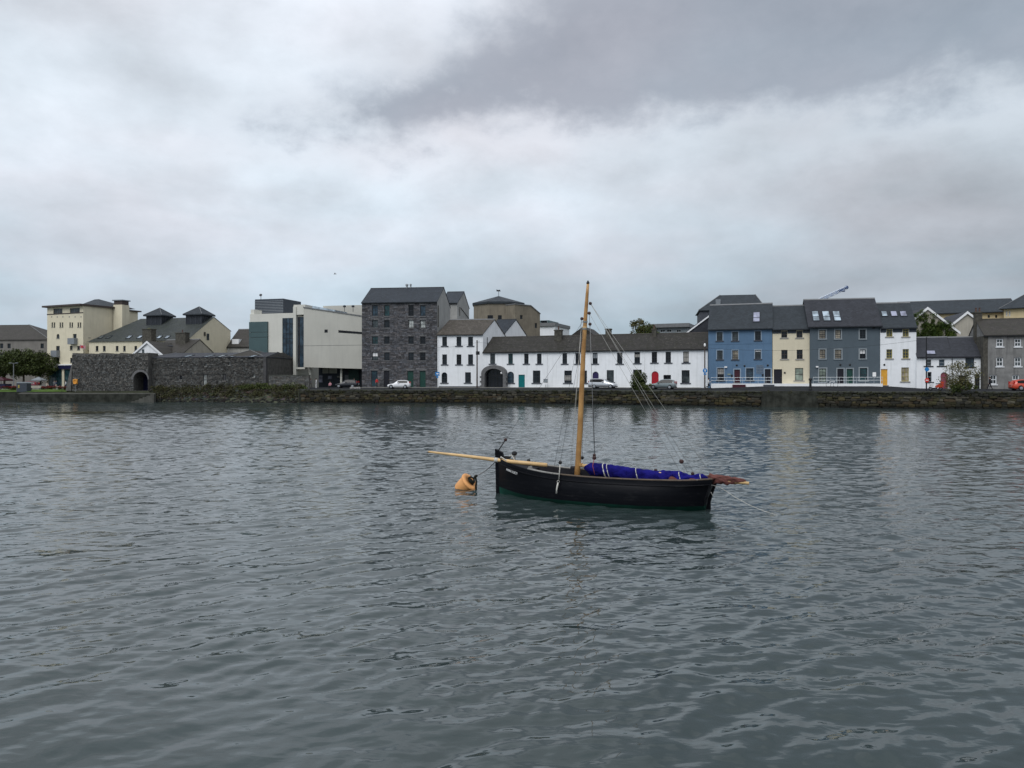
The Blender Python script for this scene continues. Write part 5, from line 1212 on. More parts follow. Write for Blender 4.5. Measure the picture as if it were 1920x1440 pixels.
# ------------------------------------------------------------------ the moored sailing boat
_m, _t, _p = bsdf('hull_black'); _co = _t.new('ShaderNodeTexCoord').outputs['Object']
_pl = _t.noise(_t.vm('MULTIPLY', _co, (.25, .25, 9.0)), 1.0, 3, .5); _sc = _t.noise(_t.vm('MULTIPLY', _co, (1.2, 1.2, 4.0)), 2.5, 7, .7)
_t.put(_p.inputs['Base Color'], _t.mix(_t.m('MULTIPLY', _t.step(_sc, .56, .72), .55), (.0035, .004, .006), (.020, .021, .023)))
_t.put(_p.inputs['Roughness'], _t.m('ADD', .24, _t.m('MULTIPLY', _sc, .28))); _p.inputs['Specular IOR Level'].default_value = .11
_w = _t.new('ShaderNodeTexWave', wave_type='BANDS', bands_direction='Z', wave_profile='SAW'); _t.put(_w.inputs[0], _co); _w.inputs['Scale'].default_value = 1.35; _w.inputs['Distortion'].default_value = .25
_b = _t.new('ShaderNodeBump'); _b.inputs['Strength'].default_value = .5; _b.inputs['Distance'].default_value = .03
_t.put(_b.inputs['Height'], _t.m('ADD', _t.m('MULTIPLY', _w.outputs['Fac'], .55), _t.m('MULTIPLY', _pl, .5))); _t.l.new(_b.outputs[0], _p.inputs['Normal'])
mat('hull_inside', (.014, .014, .018), .7, .25, 3, .2, 8)
mat('antifoul', (.003, .040, .027), .55, .25, 1.8, .1, 6)
mat('rail_grey', (.24, .235, .22), .7, .2, 4, .2, 20)
mat('rail_brown', (.10, .075, .055), .7, .2, 4, .2, 20)
mat('spar_wood', (.36, .18, .058), .42, .22, 1.4, .1, 20, col2=(.52, .30, .11), spec=.4)
mat('spar_pale', (.62, .42, .20), .45, .18, 1.4, .1, 20, spec=.4)
mat('sail_cover', (.007, .006, .10), .85, .3, 3, .8, 9, col2=(.013, .012, .17), spec=.08)
mat('sail_brown', (.12, .045, .038), .85, .25, 5, .5, 16)
mat('rope_pale', (.30, .30, .28), .8, .15, 20)
mat('rope_white', (.50, .49, .45), .8, .15, 20)
mat('rope_grey', (.22, .22, .22), .8, .15, 20)
mat('rope_dark', (.03, .03, .034), .8, .15, 20)
mat('rope_red', (.22, .05, .06), .8, .15, 20)
mat('block_wood', (.045, .022, .02), .5, .2, 12)
mat('buoy_orange', (.78, .38, .14), .5, .1, 3, .15, 10, .35, stain=(.45, .22, .09))
mat('weed', (.012, .014, .010), .9, .3, 10, .5, 30)
def boat():
    st = Vector((5.22, 20.8)); bow = Vector((-.38, 23.8)); L = (bow - st).length; d = (bow - st) / L
    t = thing('sailing_boat', 'black wooden sailing boat with tan mast, long bowsprit and furled blue sail', 'boat', (st.x, st.y, 0), math.atan2(d.y, d.x))
    # local x: stern 0 -> bow L; local +y is the side towards the quay wall's far end, -y ... find the near side
    T = [0, .08, .18, .35, .55, .72, .85, .94, 1.0]
    bs = [.42, .54, .64, .75, .78, .70, .52, .31, .05]          # half beam at the rail
    bm_ = [.36, .56, .72, .85, .86, .74, .50, .25, .045]       # fullest, a little above the water
    bw = [.09, .36, .60, .79, .81, .66, .39, .15, .035]         # at the water
    zs = [.86, .80, .775, .76, .77, .82, .92, 1.03, 1.13]
    zg = [.13, .11, .09, .08, .08, .09, .12, .17, .22]
    n = 41; ts = np.linspace(0, 1, n)
    BS, BM, BW, ZS, ZG = (smooth_lerp(T, a, ts) for a in (bs, bm_, bw, zs, zg))
    def rake(tt, z): # sternpost leans aft with height, stem nearly plumb
        k = max(0, 1 - tt / .16); zz = max(z, 0); aft = -(.06 * zz + .29 * zz * zz) * k
        b = max(0, (tt - .8) / .2); return aft + b * (.03 * z) - (.25 * min(z, 0) * -1) * b * .6
    def pt(i, j, sgn):
        tt = ts[i]; zsh = ZS[i]
        prof = [(0.02, -.55), (BW[i] * .55, -.32), (BW[i], 0.0), (BW[i] + (BM[i] - BW[i]) * .75, ZG[i]), (BM[i], .36), (BM[i] + (BS[i] - BM[i]) * .45, .36 + (zsh - .36) * .55), (BS[i] + .012, zsh - .13), (BS[i], zsh)]
        y, z = prof[j]; return (tt * L + rake(tt, z), sgn * y, z)
    def surf(j0, j1, name, m):
        mb = MB()
        for sgn in (-1, 1):
            o = len(mb.v); rws = j1 - j0 + 1
            for i in range(n):
                for j in range(j0, j1 + 1): mb.v.append(pt(i, j, sgn))
            for i in range(n - 1):
                for j in range(rws - 1):
                    a, b, c, e = o + i * rws + j, o + (i + 1) * rws + j, o + (i + 1) * rws + j + 1, o + i * rws + j + 1
                    mb.f.append((a, b, c, e) if sgn < 0 else (e, c, b, a))
        o = len(mb.v)   # transom
        for j in range(j0, j1 + 1): mb.v.append(pt(0, j, -1)); mb.v.append(pt(0, j, 1))
        for j in range(j1 - j0): a = o + 2 * j; mb.f.append((a, a + 2, a + 3, a + 1))
        return mb.build(name, m, t, True)
    hull = surf(3, 7, 'hull', 'hull_black'); surf(0, 3, 'bottom_paint', 'antifoul')
    # stem head and sternpost with rudder
    sm = MB(); sm.prism_y([(L - .06, -.5), (L + .09, -.5), (L + .13, 1.0), (L + .14, 1.37), (L - .10, 1.27), (L - .14, 1.12)], -.05, .05); sm.build('stem', 'hull_black', t)
    rd = MB(); rd.prism_y([(-.14, -.5), (-.01, -.5), (-.01, 0), (-.06, .3), (-.26, .84), (-.33, .84), (-.19, .45), (-.12, .2)], -.035, .035); ru = rd.build('rudder', 'hull_black', t)
    # rubbing strake and rails
    for sgn in (-1, 1):
        mb = MB(); mb.tube([Vector(pt(i, 6, sgn)) + Vector((0, sgn * .012, -.01)) for i in range(n)], .020, 6); mb.build('rubbing_strake', 'hull_black', t, True)
        mb = MB(); mb.tube([Vector(pt(i, 7, sgn)) + Vector((0, -sgn * .02, .012)) for i in range(0, 26)], .028, 6); mb.build('gunwale', 'rail_brown', t, True)
        mb = MB(); mb.tube([Vector(pt(i, 7, sgn)) + Vector((0, -sgn * .02, .012)) for i in range(25, 33)], .030, 6); mb.build('gunwale', 'rail_grey', t, True)
        mb = MB(); mb.tube([Vector(pt(i, 7, sgn)) + Vector((0, -sgn * .03, -.035)) for i in range(32, 39)], .026, 6); mb.build('gunwale', 'rail_grey', t, True)
        # inner planking
        mb = MB(); o = 0
        for i in range(n):
            a = pt(i, 7, sgn); b = pt(i, 4, sgn); mb.v += [(a[0], a[1] - sgn * .04 if abs(a[1]) > .05 else 0, a[2] - .01), (b[0], b[1] * .95 - sgn * .03 if abs(b[1]) > .05 else 0, .30)]
        for i in range(n - 1): mb.f.append((2 * i, 2 * i + 1, 2 * i + 3, 2 * i + 2))
        mb.build('ceiling_planks', 'hull_inside', t)
    fl = MB(); k = len(fl.v)
    for i in range(n): fl.v += [(pt(i, 4, -1)[0], -BM[i] * .95 + .02, .32), (pt(i, 4, 1)[0], BM[i] * .95 - .02, .32)]
    for i in range(n - 1): fl.f.append((2 * i, 2 * i + 2, 2 * i + 3, 2 * i + 1))
    fl.build('floor_boards', 'hull_inside', t)
    fd = MB()     # foredeck
    rg = range(33, n)
    for i in rg: fd.v += [(pt(i, 7, -1)[0], -BS[i] + .04, ZS[i] - .10), (pt(i, 7, 1)[0], BS[i] - .04, ZS[i] - .10)]
    for i in range(len(rg) - 1): fd.f.append((2 * i, 2 * i + 2, 2 * i + 3, 2 * i + 1))
    fd.build('foredeck', 'hull_inside', t)
    for x, w in ((1.0, .30), (2.2, .28), (3.85, .34)): i = int(x / L * (n - 1)); MB().box(x - w / 2, x + w / 2, -BS[i] * .98, BS[i] * .98, .55, .61).build('thwart', 'hull_inside', t)
    near = -1 if False else (1 if (Matrix.Rotation(math.atan2(d.y, d.x), 2) @ Vector((0, 1))).y < 0 else -1)
    # small grey knee at the rail break
    i = 32; p = Vector(pt(i, 7, near)); MB().prism_y([(p.x - .16, p.z - .06), (p.x + .02, p.z - .06), (p.x - .02, p.z + .08), (p.x - .10, p.z + .10)], p.y - near * .05 - .03, p.y - near * .05 + .03).build('rail_knee', 'rail_grey', t)
    # ---- mast: wedge through the photo position, raked aft
    mx = L - 2.55
    def mp(z, off=0): return Vector((mx - .38 * ((z - .3) / 6) - .02 * math.sin(z), 0, z))
    mzs = [.3, 1.0, 2.0, 3.2, 4.4, 5.4, 6.0, 6.28]; mr = [.088, .084, .080, .074, .066, .056, .046, .036]
    ma = MB(); ma.tube([mp(z) for z in mzs], mr, 14); mast = ma.build('mast', 'spar_wood', t, True)
    MB().lathe([(.04, 0), (.05, .03), (.012, .10)], 10, tuple(mp(6.27))).build('truck', 'black_iron', mast)
    for z in (5.15, 4.95): MB().tube([mp(z), mp(z + .05)], lerp(mzs, mr, z) + .012, 14).build('mast_band', 'rail_grey', mast)
    MB().tube([mp(4.98), mp(5.04)], lerp(mzs, mr, 5) + .01, 14).build('hounds', 'spar_pale', mast)
    def block(p, r=.046, nm='pulley_block', m='block_wood', ax=(0, 1, 0)):
        b = MB(); b.lathe([(r * .4, -r * .55), (r, -r * .4), (r * 1.05, 0), (r, r * .4), (r * .4, r * .55)], 10, tuple(p), ax); b.build(nm, m, mast, True)
    B1 = mp(5.72) + Vector((-.12, 0, -.02)); B2 = mp(5.42) + Vector((-.11, 0, 0)); B3 = mp(5.27) + Vector((.11, 0, 0)); B4 = mp(5.10) + Vector((-.17, .03 * near, 0))
    for p in (B1, B2, B3, B4): block(p)
    # ---- bowsprit, on the near side of the stem
    ys = near * .10
    bp = [Vector((L - 1.62, near * .02, .955)), Vector((L - .6, ys, 1.0)), Vector((L + .05, ys, 1.035)), Vector((L + 1.3, ys * .9, 1.11)), Vector((L + 2.62, ys * .8, 1.18))]
    bs_ = MB(); bs_.tube(bp, [.06, .062, .06, .048, .032], 12); bo = bs_.build('bowsprit', 'spar_pale', t, True)
    MB().tube([bp[2] + Vector((-.06, 0, -.005)), bp[2] + Vector((.06, 0, .004))], .072, 12).build('lashing', 'rope_white', bo, True)
    MB().tube([bp[-1] + Vector((-.05, 0, 0)), bp[-1] + Vector((.02, 0, .002))], .038, 10).build('cranse_iron', 'rail_grey', bo)
    # ---- boom and furled sail
    b0 = Vector((mx - .12, 0, 1.0)); b1 = Vector((-1.12, -.02 * near, .765))
    def bmp(u, dz=0): return b0.lerp(b1, u) + Vector((0, 0, dz))
    bo2 = MB(); bo2.tube([bmp(0), bmp(.5), bmp(1)], [.05, .055, .042], 12); boom = bo2.build('boom', 'spar_pale', t, True)
    MB().box(mx - .2, mx - .02, -.06, .06, .98, 1.06).build('boom_jaws', 'spar_wood', boom)
    def bundle(u0, u1, rf, hf, name, m, seed, n_=110, k=32):
        rnd = random.Random(seed); mb = MB(); ph = [rnd.uniform(0, 6) for _ in range(9)]; rws = []
        for i in range(n_):
            u = u0 + (u1 - u0) * i / (n_ - 1); c = bmp(u, hf(u)); r = rf(u); e = min(1, i * 46 / n_ / 2.5, (n_ - 1 - i) * 46 / n_ / 2.5); e = .35 + .65 * e
            for j in range(k):
                a = 2 * math.pi * j / k; q_ = .8 + 1.3 * (u > .5); w = 1 + q_ * (.09 * math.sin(3 * a + u * 43 + ph[0]) * math.sin(u * 27 + ph[1]) + .05 * math.sin(5 * a - u * 70 + ph[2]) + .035 * math.sin(8 * a + u * 110 + ph[3]) + .030 * abs(math.sin(6 * a + 2.2 * math.sin(u * 50 + ph[4]) + u * 30)) + .05 * math.sin(u * 160 + 2 * a + ph[5]) * math.sin(u * 23 + ph[6]))
                mb.v.append((c.x, c.y + math.cos(a) * r * .95 * w * e, c.z + math.sin(a) * r * (1.05 if math.sin(a) > 0 else 1.7) * w * e))
        for i in range(n_ - 1):
            for j in range(k): mb.f.append((i * k + j, i * k + (j + 1) % k, (i + 1) * k + (j + 1) % k, (i + 1) * k + j))
        mb.f.append(tuple(range(k))); mb.f.append(tuple((n_ - 1) * k + j for j in range(k - 1, -1, -1)))
        return mb.build(name, m, t, True)
    rf = lambda u: lerp([0, .05, .12, .4, .6, .68, .75, .82, .88, 1], [.08, .125, .135, .13, .125, .10, .115, .10, .085, .05], u)
    HF = lambda u: lerp([0, .1, .15, .35, .5, .62, .67, .73, .8], [-.03, -.03, -.03, -.05, -.06, -.02, -.06, -.01, -.02], u)
    sail = bundle(.03, .795, rf, HF, 'sail_cover', 'sail_cover', 3)
    bundle(.775, .985, lambda u: lerp([.77, .85, .93, 1], [.09, .08, .06, .03], u), lambda u: lerp([.77, .85, 1], [.03, .05, .06], u), 'furled_sail', 'sail_brown', 8, 60)
    for u, r_ in ((.155, .020), (.18, .014), (.36, .014), (.615, .014), (.735, .014)):
        c = bmp(u, HF(u)); R0 = rf(u) * 1.10; mb = MB()
        ring = [Vector((c.x - .04 + .05 * math.sin(a), c.y + math.cos(a) * R0, c.z + math.sin(a) * R0 * (1.03 if math.sin(a) > 0 else 1.66))) for a in np.linspace(0, 2 * math.pi, 17)]; mb.tube(ring, r_ * .8, 6); mb.build('sail_tie', 'rope_white', sail, True)
    for u in (.585, .70):   # bundles of brown sail showing through
        c = bmp(u, -.08); mb = MB(); mb.lathe([(.02, -.16), (.07, -.11), (.09, 0), (.07, .1), (.02, .15)], 12, (c.x, c.y + near * .085, c.z - .02), (1, 0, .2)); mb.build('sail_fold', 'sail_brown', sail, True)
    # ---- rigging
    def rope(nm, pts, r=.007, m='rope_grey', par=None): MB().tube(pts, r * (.68 if r < .012 else 1), 5).build(nm, m, par or t, True)
    def sag(a, b, s, k=8): a, b = Vector(a), Vector(b); return [a.lerp(b, i / k) - Vector((0, 0, s * 4 * (i / k) * (1 - i / k))) for i in range(k + 1)]
    stemtop = Vector((L + .04, 0, 1.32)); ls = stemtop.lerp(mp(5.3), .085)
    rope('forestay', [stemtop, mp(5.3)], .006, 'rope_dark'); rope('forestay_lashing', [stemtop, ls], .02, 'rope_dark'); block(ls, .05, 'forestay_block')
    for a, u in ((mp(5.85), .80), (B1, .70), (B1 + Vector((-.02, 0, 0)), .665), (B2, .62)):
        q = bmp(u, .10); rope('topping_lift', [a, q], .0075, 'rope_pale'); 
    c = bmp(.70); qb = B1.lerp(bmp(.665, .10), .935); block(qb, .06, 'lift_block')
    for k_, p in enumerate(((.475, .085), (.69, .10))): block(bmp(*p), .045, 'sail_block')
    rope('halyard', [B4, bmp(.095, .30)], .011, 'rope_grey'); rope('halyard', [B2, bmp(.10, .30)], .009, 'rope_dark'); block(bmp(.095, .34), .045, 'halyard_block'); block(bmp(.095, .26), .058, 'halyard_block')
    rope('halyard_tail', [bmp(.095, .24), bmp(.10, .05) + Vector((0, near * .19, 0)), bmp(.115, -.2) + Vector((0, near * .2, 0))], .012, 'rope_red')
    for k_ in (.02, .06): rope('mast_halyard', [B3, Vector((mx + .10 + k_, near * .05, .95))], .006, 'rope_white')
    rope('mast_halyard', [B3, Vector((mx + .35, near * .85, .8))], .006, 'rope_dark')
    # shroud with deadeye and lanyard, both sides
    for s in (near, -near):
        i = int((mx + .22) / L * (n - 1)); rp = Vector(pt(i, 6, s)) + Vector((0, s * .05, 0)); de = Vector((rp.x - .03, rp.y * .97, 1.14)); rope('shroud', [mp(5.15), de], .006, 'rope_dark')
        rope('lanyard', [de, rp], .017, 'rope_white'); block(de + Vector((0, 0, .0)), .05, 'deadeye', 'black_iron')
        lo = rp + Vector((.0, s * .04, -.02)); ring = [lo + Vector((math.cos(a) * .035, s * .01, math.sin(a) * .035 - .03)) for a in np.linspace(0, 2 * math.pi, 11)]; rope('lanyard_ring', ring, .01, 'rope_white')
        if s == near: rope('fender_rope', [lo + Vector((0, .02 * s, -.06)), lo + Vector((.02, .06 * s, -.22)), lo + Vector((.03, .06 * s, -.36))], .024, 'rope_white')
    # gear on the foredeck
    rope('bow_line', [Vector((L - .02, near * .07, 1.02)), Vector((L - .12, near * .13, 1.14)), Vector((L - .30, near * .15, 1.05)), Vector((L - .45, near * .05, 1.04))], .02, 'rope_white')
    rope('bow_line', [Vector((L - .25, 0, 1.1)), Vector((L - .42, 0, 1.2)), Vector((L - .55, near * .05, 1.05))], .02, 'rope_white')
    MB().lathe([(.07, 0), (.09, .04), (.08, .09), (.03, .12)], 10, (L - .50, -near * .03, 1.20)).build('cleat', 'black_iron', t); MB().lathe([(.03, 0), (.035, .2)], 8, (L - .50, -near * .03, 1.0)).build('bitt', 'rail_grey', t)
    MB().box(L - .36, L - .16, -.06, .06, 1.10, 1.16).build('anchor_stock', 'black_iron', t); MB().lathe([(.03, 0), (.06, .03), (.03, .08)], 8, (L - .95, -near * .1, 1.02)).build('fairlead', 'black_iron', t)
    MB().lathe([(.11, 0), (.12, .16), (.10, .2)], 10, (mx + .30, -near * .55, .70)).build('bucket', 'hull_inside', t)
    # bow lettering laid on the planking, and the mark on the quarter
    i = 37
    a = Vector(pt(34, 6, near)); b = Vector(pt(38, 6, near)); xd = (a - b).normalized(); up = (Vector(pt(36, 7, near)) - Vector(pt(36, 5, near))).normalized(); nn = xd.cross(up).normalized(); up = nn.cross(xd)
    out = nn if (nn.y * near) > 0 else -nn
    mid = (Vector(pt(35, 6, near)) + Vector(pt(36, 6, near))) / 2 + out * .035 - up * .075
    mt = Matrix((( xd.x, up.x, nn.x, mid.x), (xd.y, up.y, nn.y, mid.y), (xd.z, up.z, nn.z, mid.z), (0, 0, 0, 1)))
    text_mesh('bow_lettering', 'ANN LUCY', .105, .003, 'sign_white', t, mt)
    q = Vector(pt(0, 5, near)); MB().tube([(q.x + .13 - .19, near * .13, .40), (q.x + .16 - .19, near * .22, .50)], .012, 6).build('stern_mark', 'rope_white', t)
    # light rope over the quarter
    W_ = Matrix.Translation((st.x, st.y, 0)) @ Matrix.Rotation(math.atan2(d.y, d.x), 4, 'Z')
    return t, W_, L, near, pt
bt, BW_, BL, NEAR, HPT = boat()
def world_rope(name, label, pts, r, m):
    o = Vector(pts[0]); ob = MB().tube([Vector(p) - o for p in pts], r, 6).build(name, m, None, True); ob.location = o; return tag(ob, label, 'rope')
a = BW_ @ Vector((.12, NEAR * .50, .84)); b = BW_ @ Vector((-.36, -.02, .62)); c = P(1462, 966, 4930 / (966 - 718))
c.z = -.02
world_rope('stern_line', 'thin pale mooring line running from the boat stern into the water', [a, a.lerp(b, .5) + Vector((0, 0, -.02)), b] + [b.lerp(c, k) - Vector((0, 0, .10 * math.sin(k * math.pi))) for k in (.25, .5, .75, 1.0)], .008, 'rope_white')
def buoy():
    Y = 4930 / (917 - 718); g = G(876, Y); t = thing('mooring_buoy', 'orange mooring buoy floating tilted beside the bow', 'buoy', (g.x, g.y, 0))
    ax = Vector((.60, -.30, .52)).normalized(); c = Vector((-.02, 0, .15))
    MB().lathe([(.12, -.36), (.21, -.33), (.235, -.28), (.285, .06), (.29, .09)], 22, tuple(c), ax).build('float', 'buoy_orange', t, True)
    MB().lathe([(.27, .092), (.315, .10), (.325, .13), (.315, .16), (.20, .185), (.18, .15)], 22, tuple(c), ax).build('rim', 'buoy_orange', t, True)
    h = MB(); p = c + ax * .16; sd = ax.cross(Vector((0, 0, 1))).normalized(); up = sd.cross(ax)
    h.tube([p - up * .12, p - up * .10 + ax * .12, p + ax * .17, p + up * .10 + ax * .12, p + up * .12], .032, 8); h.lathe([(.05, 0), (.11, .02), (.1, .06), (.04, .08)], 10, tuple(p), ax); h.build('mooring_eye', 'weed', t, True)
    k = MB(); e = p + ax * .17; k.tube([e, e + Vector((.06, 0, .02)), e + Vector((.09, 0, -.1)), e + Vector((.07, 0, -.24)), e + Vector((.08, 0, -.40))], [.03, .035, .03, .035, .03], 8); k.build('chain', 'weed', t, True)
    s = MB(); s.tube([e, e + Vector((.05, 0, .06)), e + Vector((.12, 0, .10))], [.03, .045, .03], 8); s.build('shackle', 'weed', t, True)
    return Vector(t.location) + e + Vector((.10, 0, .09))
e = buoy(); a = BW_ @ Vector((BL + .1, NEAR * .04, 1.0))
world_rope('mooring_rope', 'grey mooring rope between the orange buoy and the boat bow', [e.lerp(a, k) - Vector((0, 0, .05 * math.sin(k * math.pi))) for k in np.linspace(0, 1, 9)], .014, 'rope_grey')
# ------------------------------------------------------------------ trees, vehicles, people, street furniture
def road_z(px, Y):
    q, f = lerp(QX, QY, px), lerp(FX, FY, px); k = min(max((Y - q) / (f - q), 0), 1); return ZQ - .03 + (lerp(ZX, ZF, px) + .025 - ZQ) * k
def tree(name, label, base, height, rx, rz, m, n, leaf, seed, trunk=.16, clumps=26, low=.25, group=None, cat='tree', flat=1.0):
    rnd = random.Random(seed); t = thing(name, label, cat, tuple(base), 0, group); zc = height - rz
    tr = MB(); tr.tube([(0, 0, -.1), (.05, .02, zc * .5), (.0, .05, zc)], [trunk, trunk * .8, trunk * .55], 8); cs = []
    for i in range(clumps):
        a = rnd.uniform(0, 6.283); e = rnd.uniform(-1, 1); q = math.sqrt(1 - e * e) * rnd.uniform(.55, 1.0); p = Vector((math.cos(a) * q * rx, math.sin(a) * q * rx * flat, zc + e * rz * rnd.uniform(.7, 1.0)))
        cs.append((tuple(p), rnd.uniform(.22, .52) * min(rx, rz)))
        if i % 2 == 0: tr.tube([(0, 0, zc * rnd.uniform(.35, .9)), tuple(p * .5 + Vector((0, 0, zc * .25))), tuple(p)], [trunk * .4, trunk * .25, trunk * .08], 5)
    tr.build('trunk', 'bark', t); cs += [(tuple(Vector((rnd.uniform(-.5, .5) * rx, rnd.uniform(-.5, .5) * rx * flat, zc + rnd.uniform(-.5, .4) * rz))), rnd.uniform(.35, .6) * min(rx, rz)) for _ in range(clumps // 3)]
    mb = MB(); leaf_cloud(mb, cs, n, leaf, rnd); mb.build('crown', m, t)
    return t
def at_ground(px, Y, z=None): g = G(px, Y); return (g.x, g.y, road_z(px, Y) if z is None else z)
tree('tree', 'broad dark green tree at the far left edge before the flats', at_ground(8, 180, 2.3), 8.4, 5.2, 2.9, 'leaf_dark', 9000, .20, 1, .25, 44)
tree('tree', 'dark green tree with flat crown beside the lamp post, far left', at_ground(44, 179, 2.3), 8.6, 4.6, 2.8, 'leaf_dark', 8000, .20, 2, .25, 40)
tree('tree', 'darker low tree touching the cream corner building', at_ground(76, 182, 2.3), 8.0, 4.4, 3.2, 'leaf_dark', 7000, .20, 3, .22, 34)
tree('tree', 'pale green tree showing above the white terrace roof', at_ground(1196, 165, 2.4), 14.7, 2.0, 2.2, 'leaf_olive', 2600, .16, 5, .16, 22)
tree('tree', 'dark green shrubby tree above the terrace roof beside the flat-roofed block', at_ground(1214, 164, 2.4), 13.5, 2.2, 1.8, 'leaf_mid', 3000, .16, 6, .16, 20)
tree('shrub', 'dense green shrub growing on the quay beside the grey hatchback', at_ground(1196, 119.6), 3.1, 1.35, 1.65, 'leaf_dark', 5200, .10, 7, .08, 30, cat='shrub')
tree('shrub', 'small dark bush at the foot of the quay shrub', at_ground(1213, 119.0), 1.3, .8, .8, 'leaf_mid', 1800, .09, 17, .05, 14, cat='shrub')
tree('shrub', 'open straggly shrub on the quay before the low cottages', at_ground(1802, 101.9), 3.9, 2.1, 2.0, 'leaf_olive', 4200, .085, 8, .07, 46, cat='shrub')
tree('shrub', 'dark dense scrub at the base of the straggly quay shrub', at_ground(1804, 101.6), 1.4, 1.7, .8, 'leaf_dark', 3000, .09, 18, .05, 20, cat='shrub')
for lab, px, Y, w in (('low round bed of red flowers at the far left grass', 15, 158, 1.5), ('low bed of red flowers in front of the navy shopfront', 90, 157, 1.2), ('larger bed of red flowers beside the old wall buttress', 122, 151, 1.35)):
    rnd = random.Random(int(px)); z = 2.05; t = thing('flower_bed', lab, 'flower bed', (*G(px, Y), z), 0, 'red flower beds'); cs = [((rnd.uniform(-w, w), rnd.uniform(-.5, .5), .35 + rnd.uniform(0, .25)), rnd.uniform(.22, .4)) for _ in range(16)]
    mb = MB(); leaf_cloud(mb, [((c[0][0], c[0][1], c[0][2] - .25), c[1]) for c in cs], 1100, .08, rnd, .8); mb.build('foliage', 'leaf_dark', t); mb = MB(); leaf_cloud(mb, cs, 1300, .07, rnd, .7); mb.build('blooms', 'leaf_red', t)
# ---- cars
def car(label, px, Y, face_left, paint, prof, wb, Lc, Hc, name='car', z=None, wid=1.76):
    """prof: stations (x, z_low, z_belt, z_top, half width low, half width top), front at x = 0"""
    a = math.atan2(lerp(QX, QY, px + 20) - lerp(QX, QY, px - 20), G(px + 20, 120).x - G(px - 20, 120).x) * .9
    g = G(px, Y); t = thing(name, label, 'car', (g.x, g.y, road_z(px, Y) if z is None else z), a + (0 if face_left else math.pi)); mb = MB(); k = 10; hw = wid / 2
    def sec(s):
        x, zl, zb, zt, wl, wt = s; x -= Lc / 2; wl *= hw; wt *= hw
        return [(x, -wl * .82, zl), (x, -wl, zl + .14), (x, -wl * 1.0, (zl + zb) / 2 + .05), (x, -wl * .975, zb), (x, -wt, zt - .035), (x, -wt * .82, zt), (x, wt * .82, zt), (x, wt, zt - .035), (x, wl * .975, zb), (x, wl, (zl + zb) / 2 + .05), (x, wl, zl + .14), (x, wl * .82, zl)]
    for s in prof: mb.v += sec(s)
    n = 12
    for i in range(len(prof) - 1):
        for j in range(n): mb.f.append((i * n + j, (i + 1) * n + j, (i + 1) * n + (j + 1) % n, i * n + (j + 1) % n))
    mb.f.append(tuple(range(n))); mb.f.append(tuple((len(prof) - 1) * n + j for j in range(n - 1, -1, -1)))
    body = mb.build('body', paint, t, True)
    top = [s for s in prof if s[3] > s[2] + .12]
    def strip_glass(i0, i1, nm):
        for sg in (-1, 1):
            m = MB(); lo, hi = [], []
            for s in prof[i0:i1 + 1]:
                x, zl, zb, zt, wl, wt = s; wl *= hw; wt *= hw; x -= Lc / 2; f = .05; f2 = .90
                lo.append((x, sg * (wl * .975 + (wt - wl * .975) * f + .012), zb + (zt - .035 - zb) * f)); hi.append((x, sg * (wl * .975 + (wt - wl * .975) * f2 + .012), zb + (zt - .035 - zb) * f2))
            q = len(lo); m.v = lo + hi; m.f = [(i, i + 1, q + i + 1, q + i) if sg < 0 else (q + i, q + i + 1, i + 1, i) for i in range(q - 1)]; m.build(nm, 'pane_black', body)
    idx = [i for i, s in enumerate(prof) if s[3] > s[2] + .2]
    strip_glass(idx[0], idx[-1], 'side_window')
    for i, j, nm in ((idx[0] - 1, idx[0] + 1, 'windscreen'), (idx[-1] - 1, idx[-1] + 1, 'rear_window')):
        i = max(i, 0); j = min(j, len(prof) - 1); m = MB(); pts = []
        for s in (prof[i], prof[j]): pts.append((s[0] - Lc / 2, s[5] * hw * .78, s[3] + .015))
        (xa, wa, za), (xb, wb_, zb) = pts; m.quad((xa, -wa, za), (xb, -wb_, zb), (xb, wb_, zb), (xa, wa, za)); m.build(nm, 'pane_black', body)
    for x in (Lc * wb[0] - Lc / 2, Lc * wb[1] - Lc / 2):
        for sg in (-1, 1):
            w = MB(); w.lathe([(.20, -.10), (.31, -.09), (.32, 0), (.31, .09), (.20, .10)], 20, (x, sg * (hw - .06), .32), (0, 1, 0)); wo = w.build('wheel', 'rubber', t, True)
            MB().lathe([(.02, 0), (.2, .005), (.21, .02), (.05, .03)], 12, (x, sg * (hw + .035), .32), (0, sg, 0)).build('rim', 'alloy', wo)
            MB().lathe([(.02, 0), (.37, .004), (.38, .01)], 20, (x, sg * (hw - .012), .34), (0, sg, 0)).build('wheel_arch', 'rubber', body)
    for sg in (-1, 1):
        s = prof[0]; MB().lathe([(.03, 0), (.11, .04), (.09, .09), (.02, .1)], 10, (-Lc / 2 + .12, sg * hw * .62, s[2] - .04), (-1, 0, .2)).build('headlight', 'lamp_clear', body)
        s = prof[-1]; MB().box(Lc / 2 - .10, Lc / 2 + .015, sg * hw * .62, sg * hw * .84, s[2] - .1, s[2] + .28).build('tail_light', 'lamp_red', body)
    MB().box(-Lc / 2 - .02, -Lc / 2 + .2, -hw * .8, hw * .8, .24, .36).build('front_bumper', 'rubber', body); MB().box(Lc / 2 - .2, Lc / 2 + .02, -hw * .8, hw * .8, .24, .36).build('rear_bumper', 'rubber', body)
    for sg in (-1, 1): s = prof[idx[0]]; MB().box(s[0] - Lc / 2 + .1, s[0] - Lc / 2 + .28, sg * hw * 1.0, sg * hw * 1.13, s[2] + .02, s[2] + .16).build('door_mirror', paint, body)
    return t
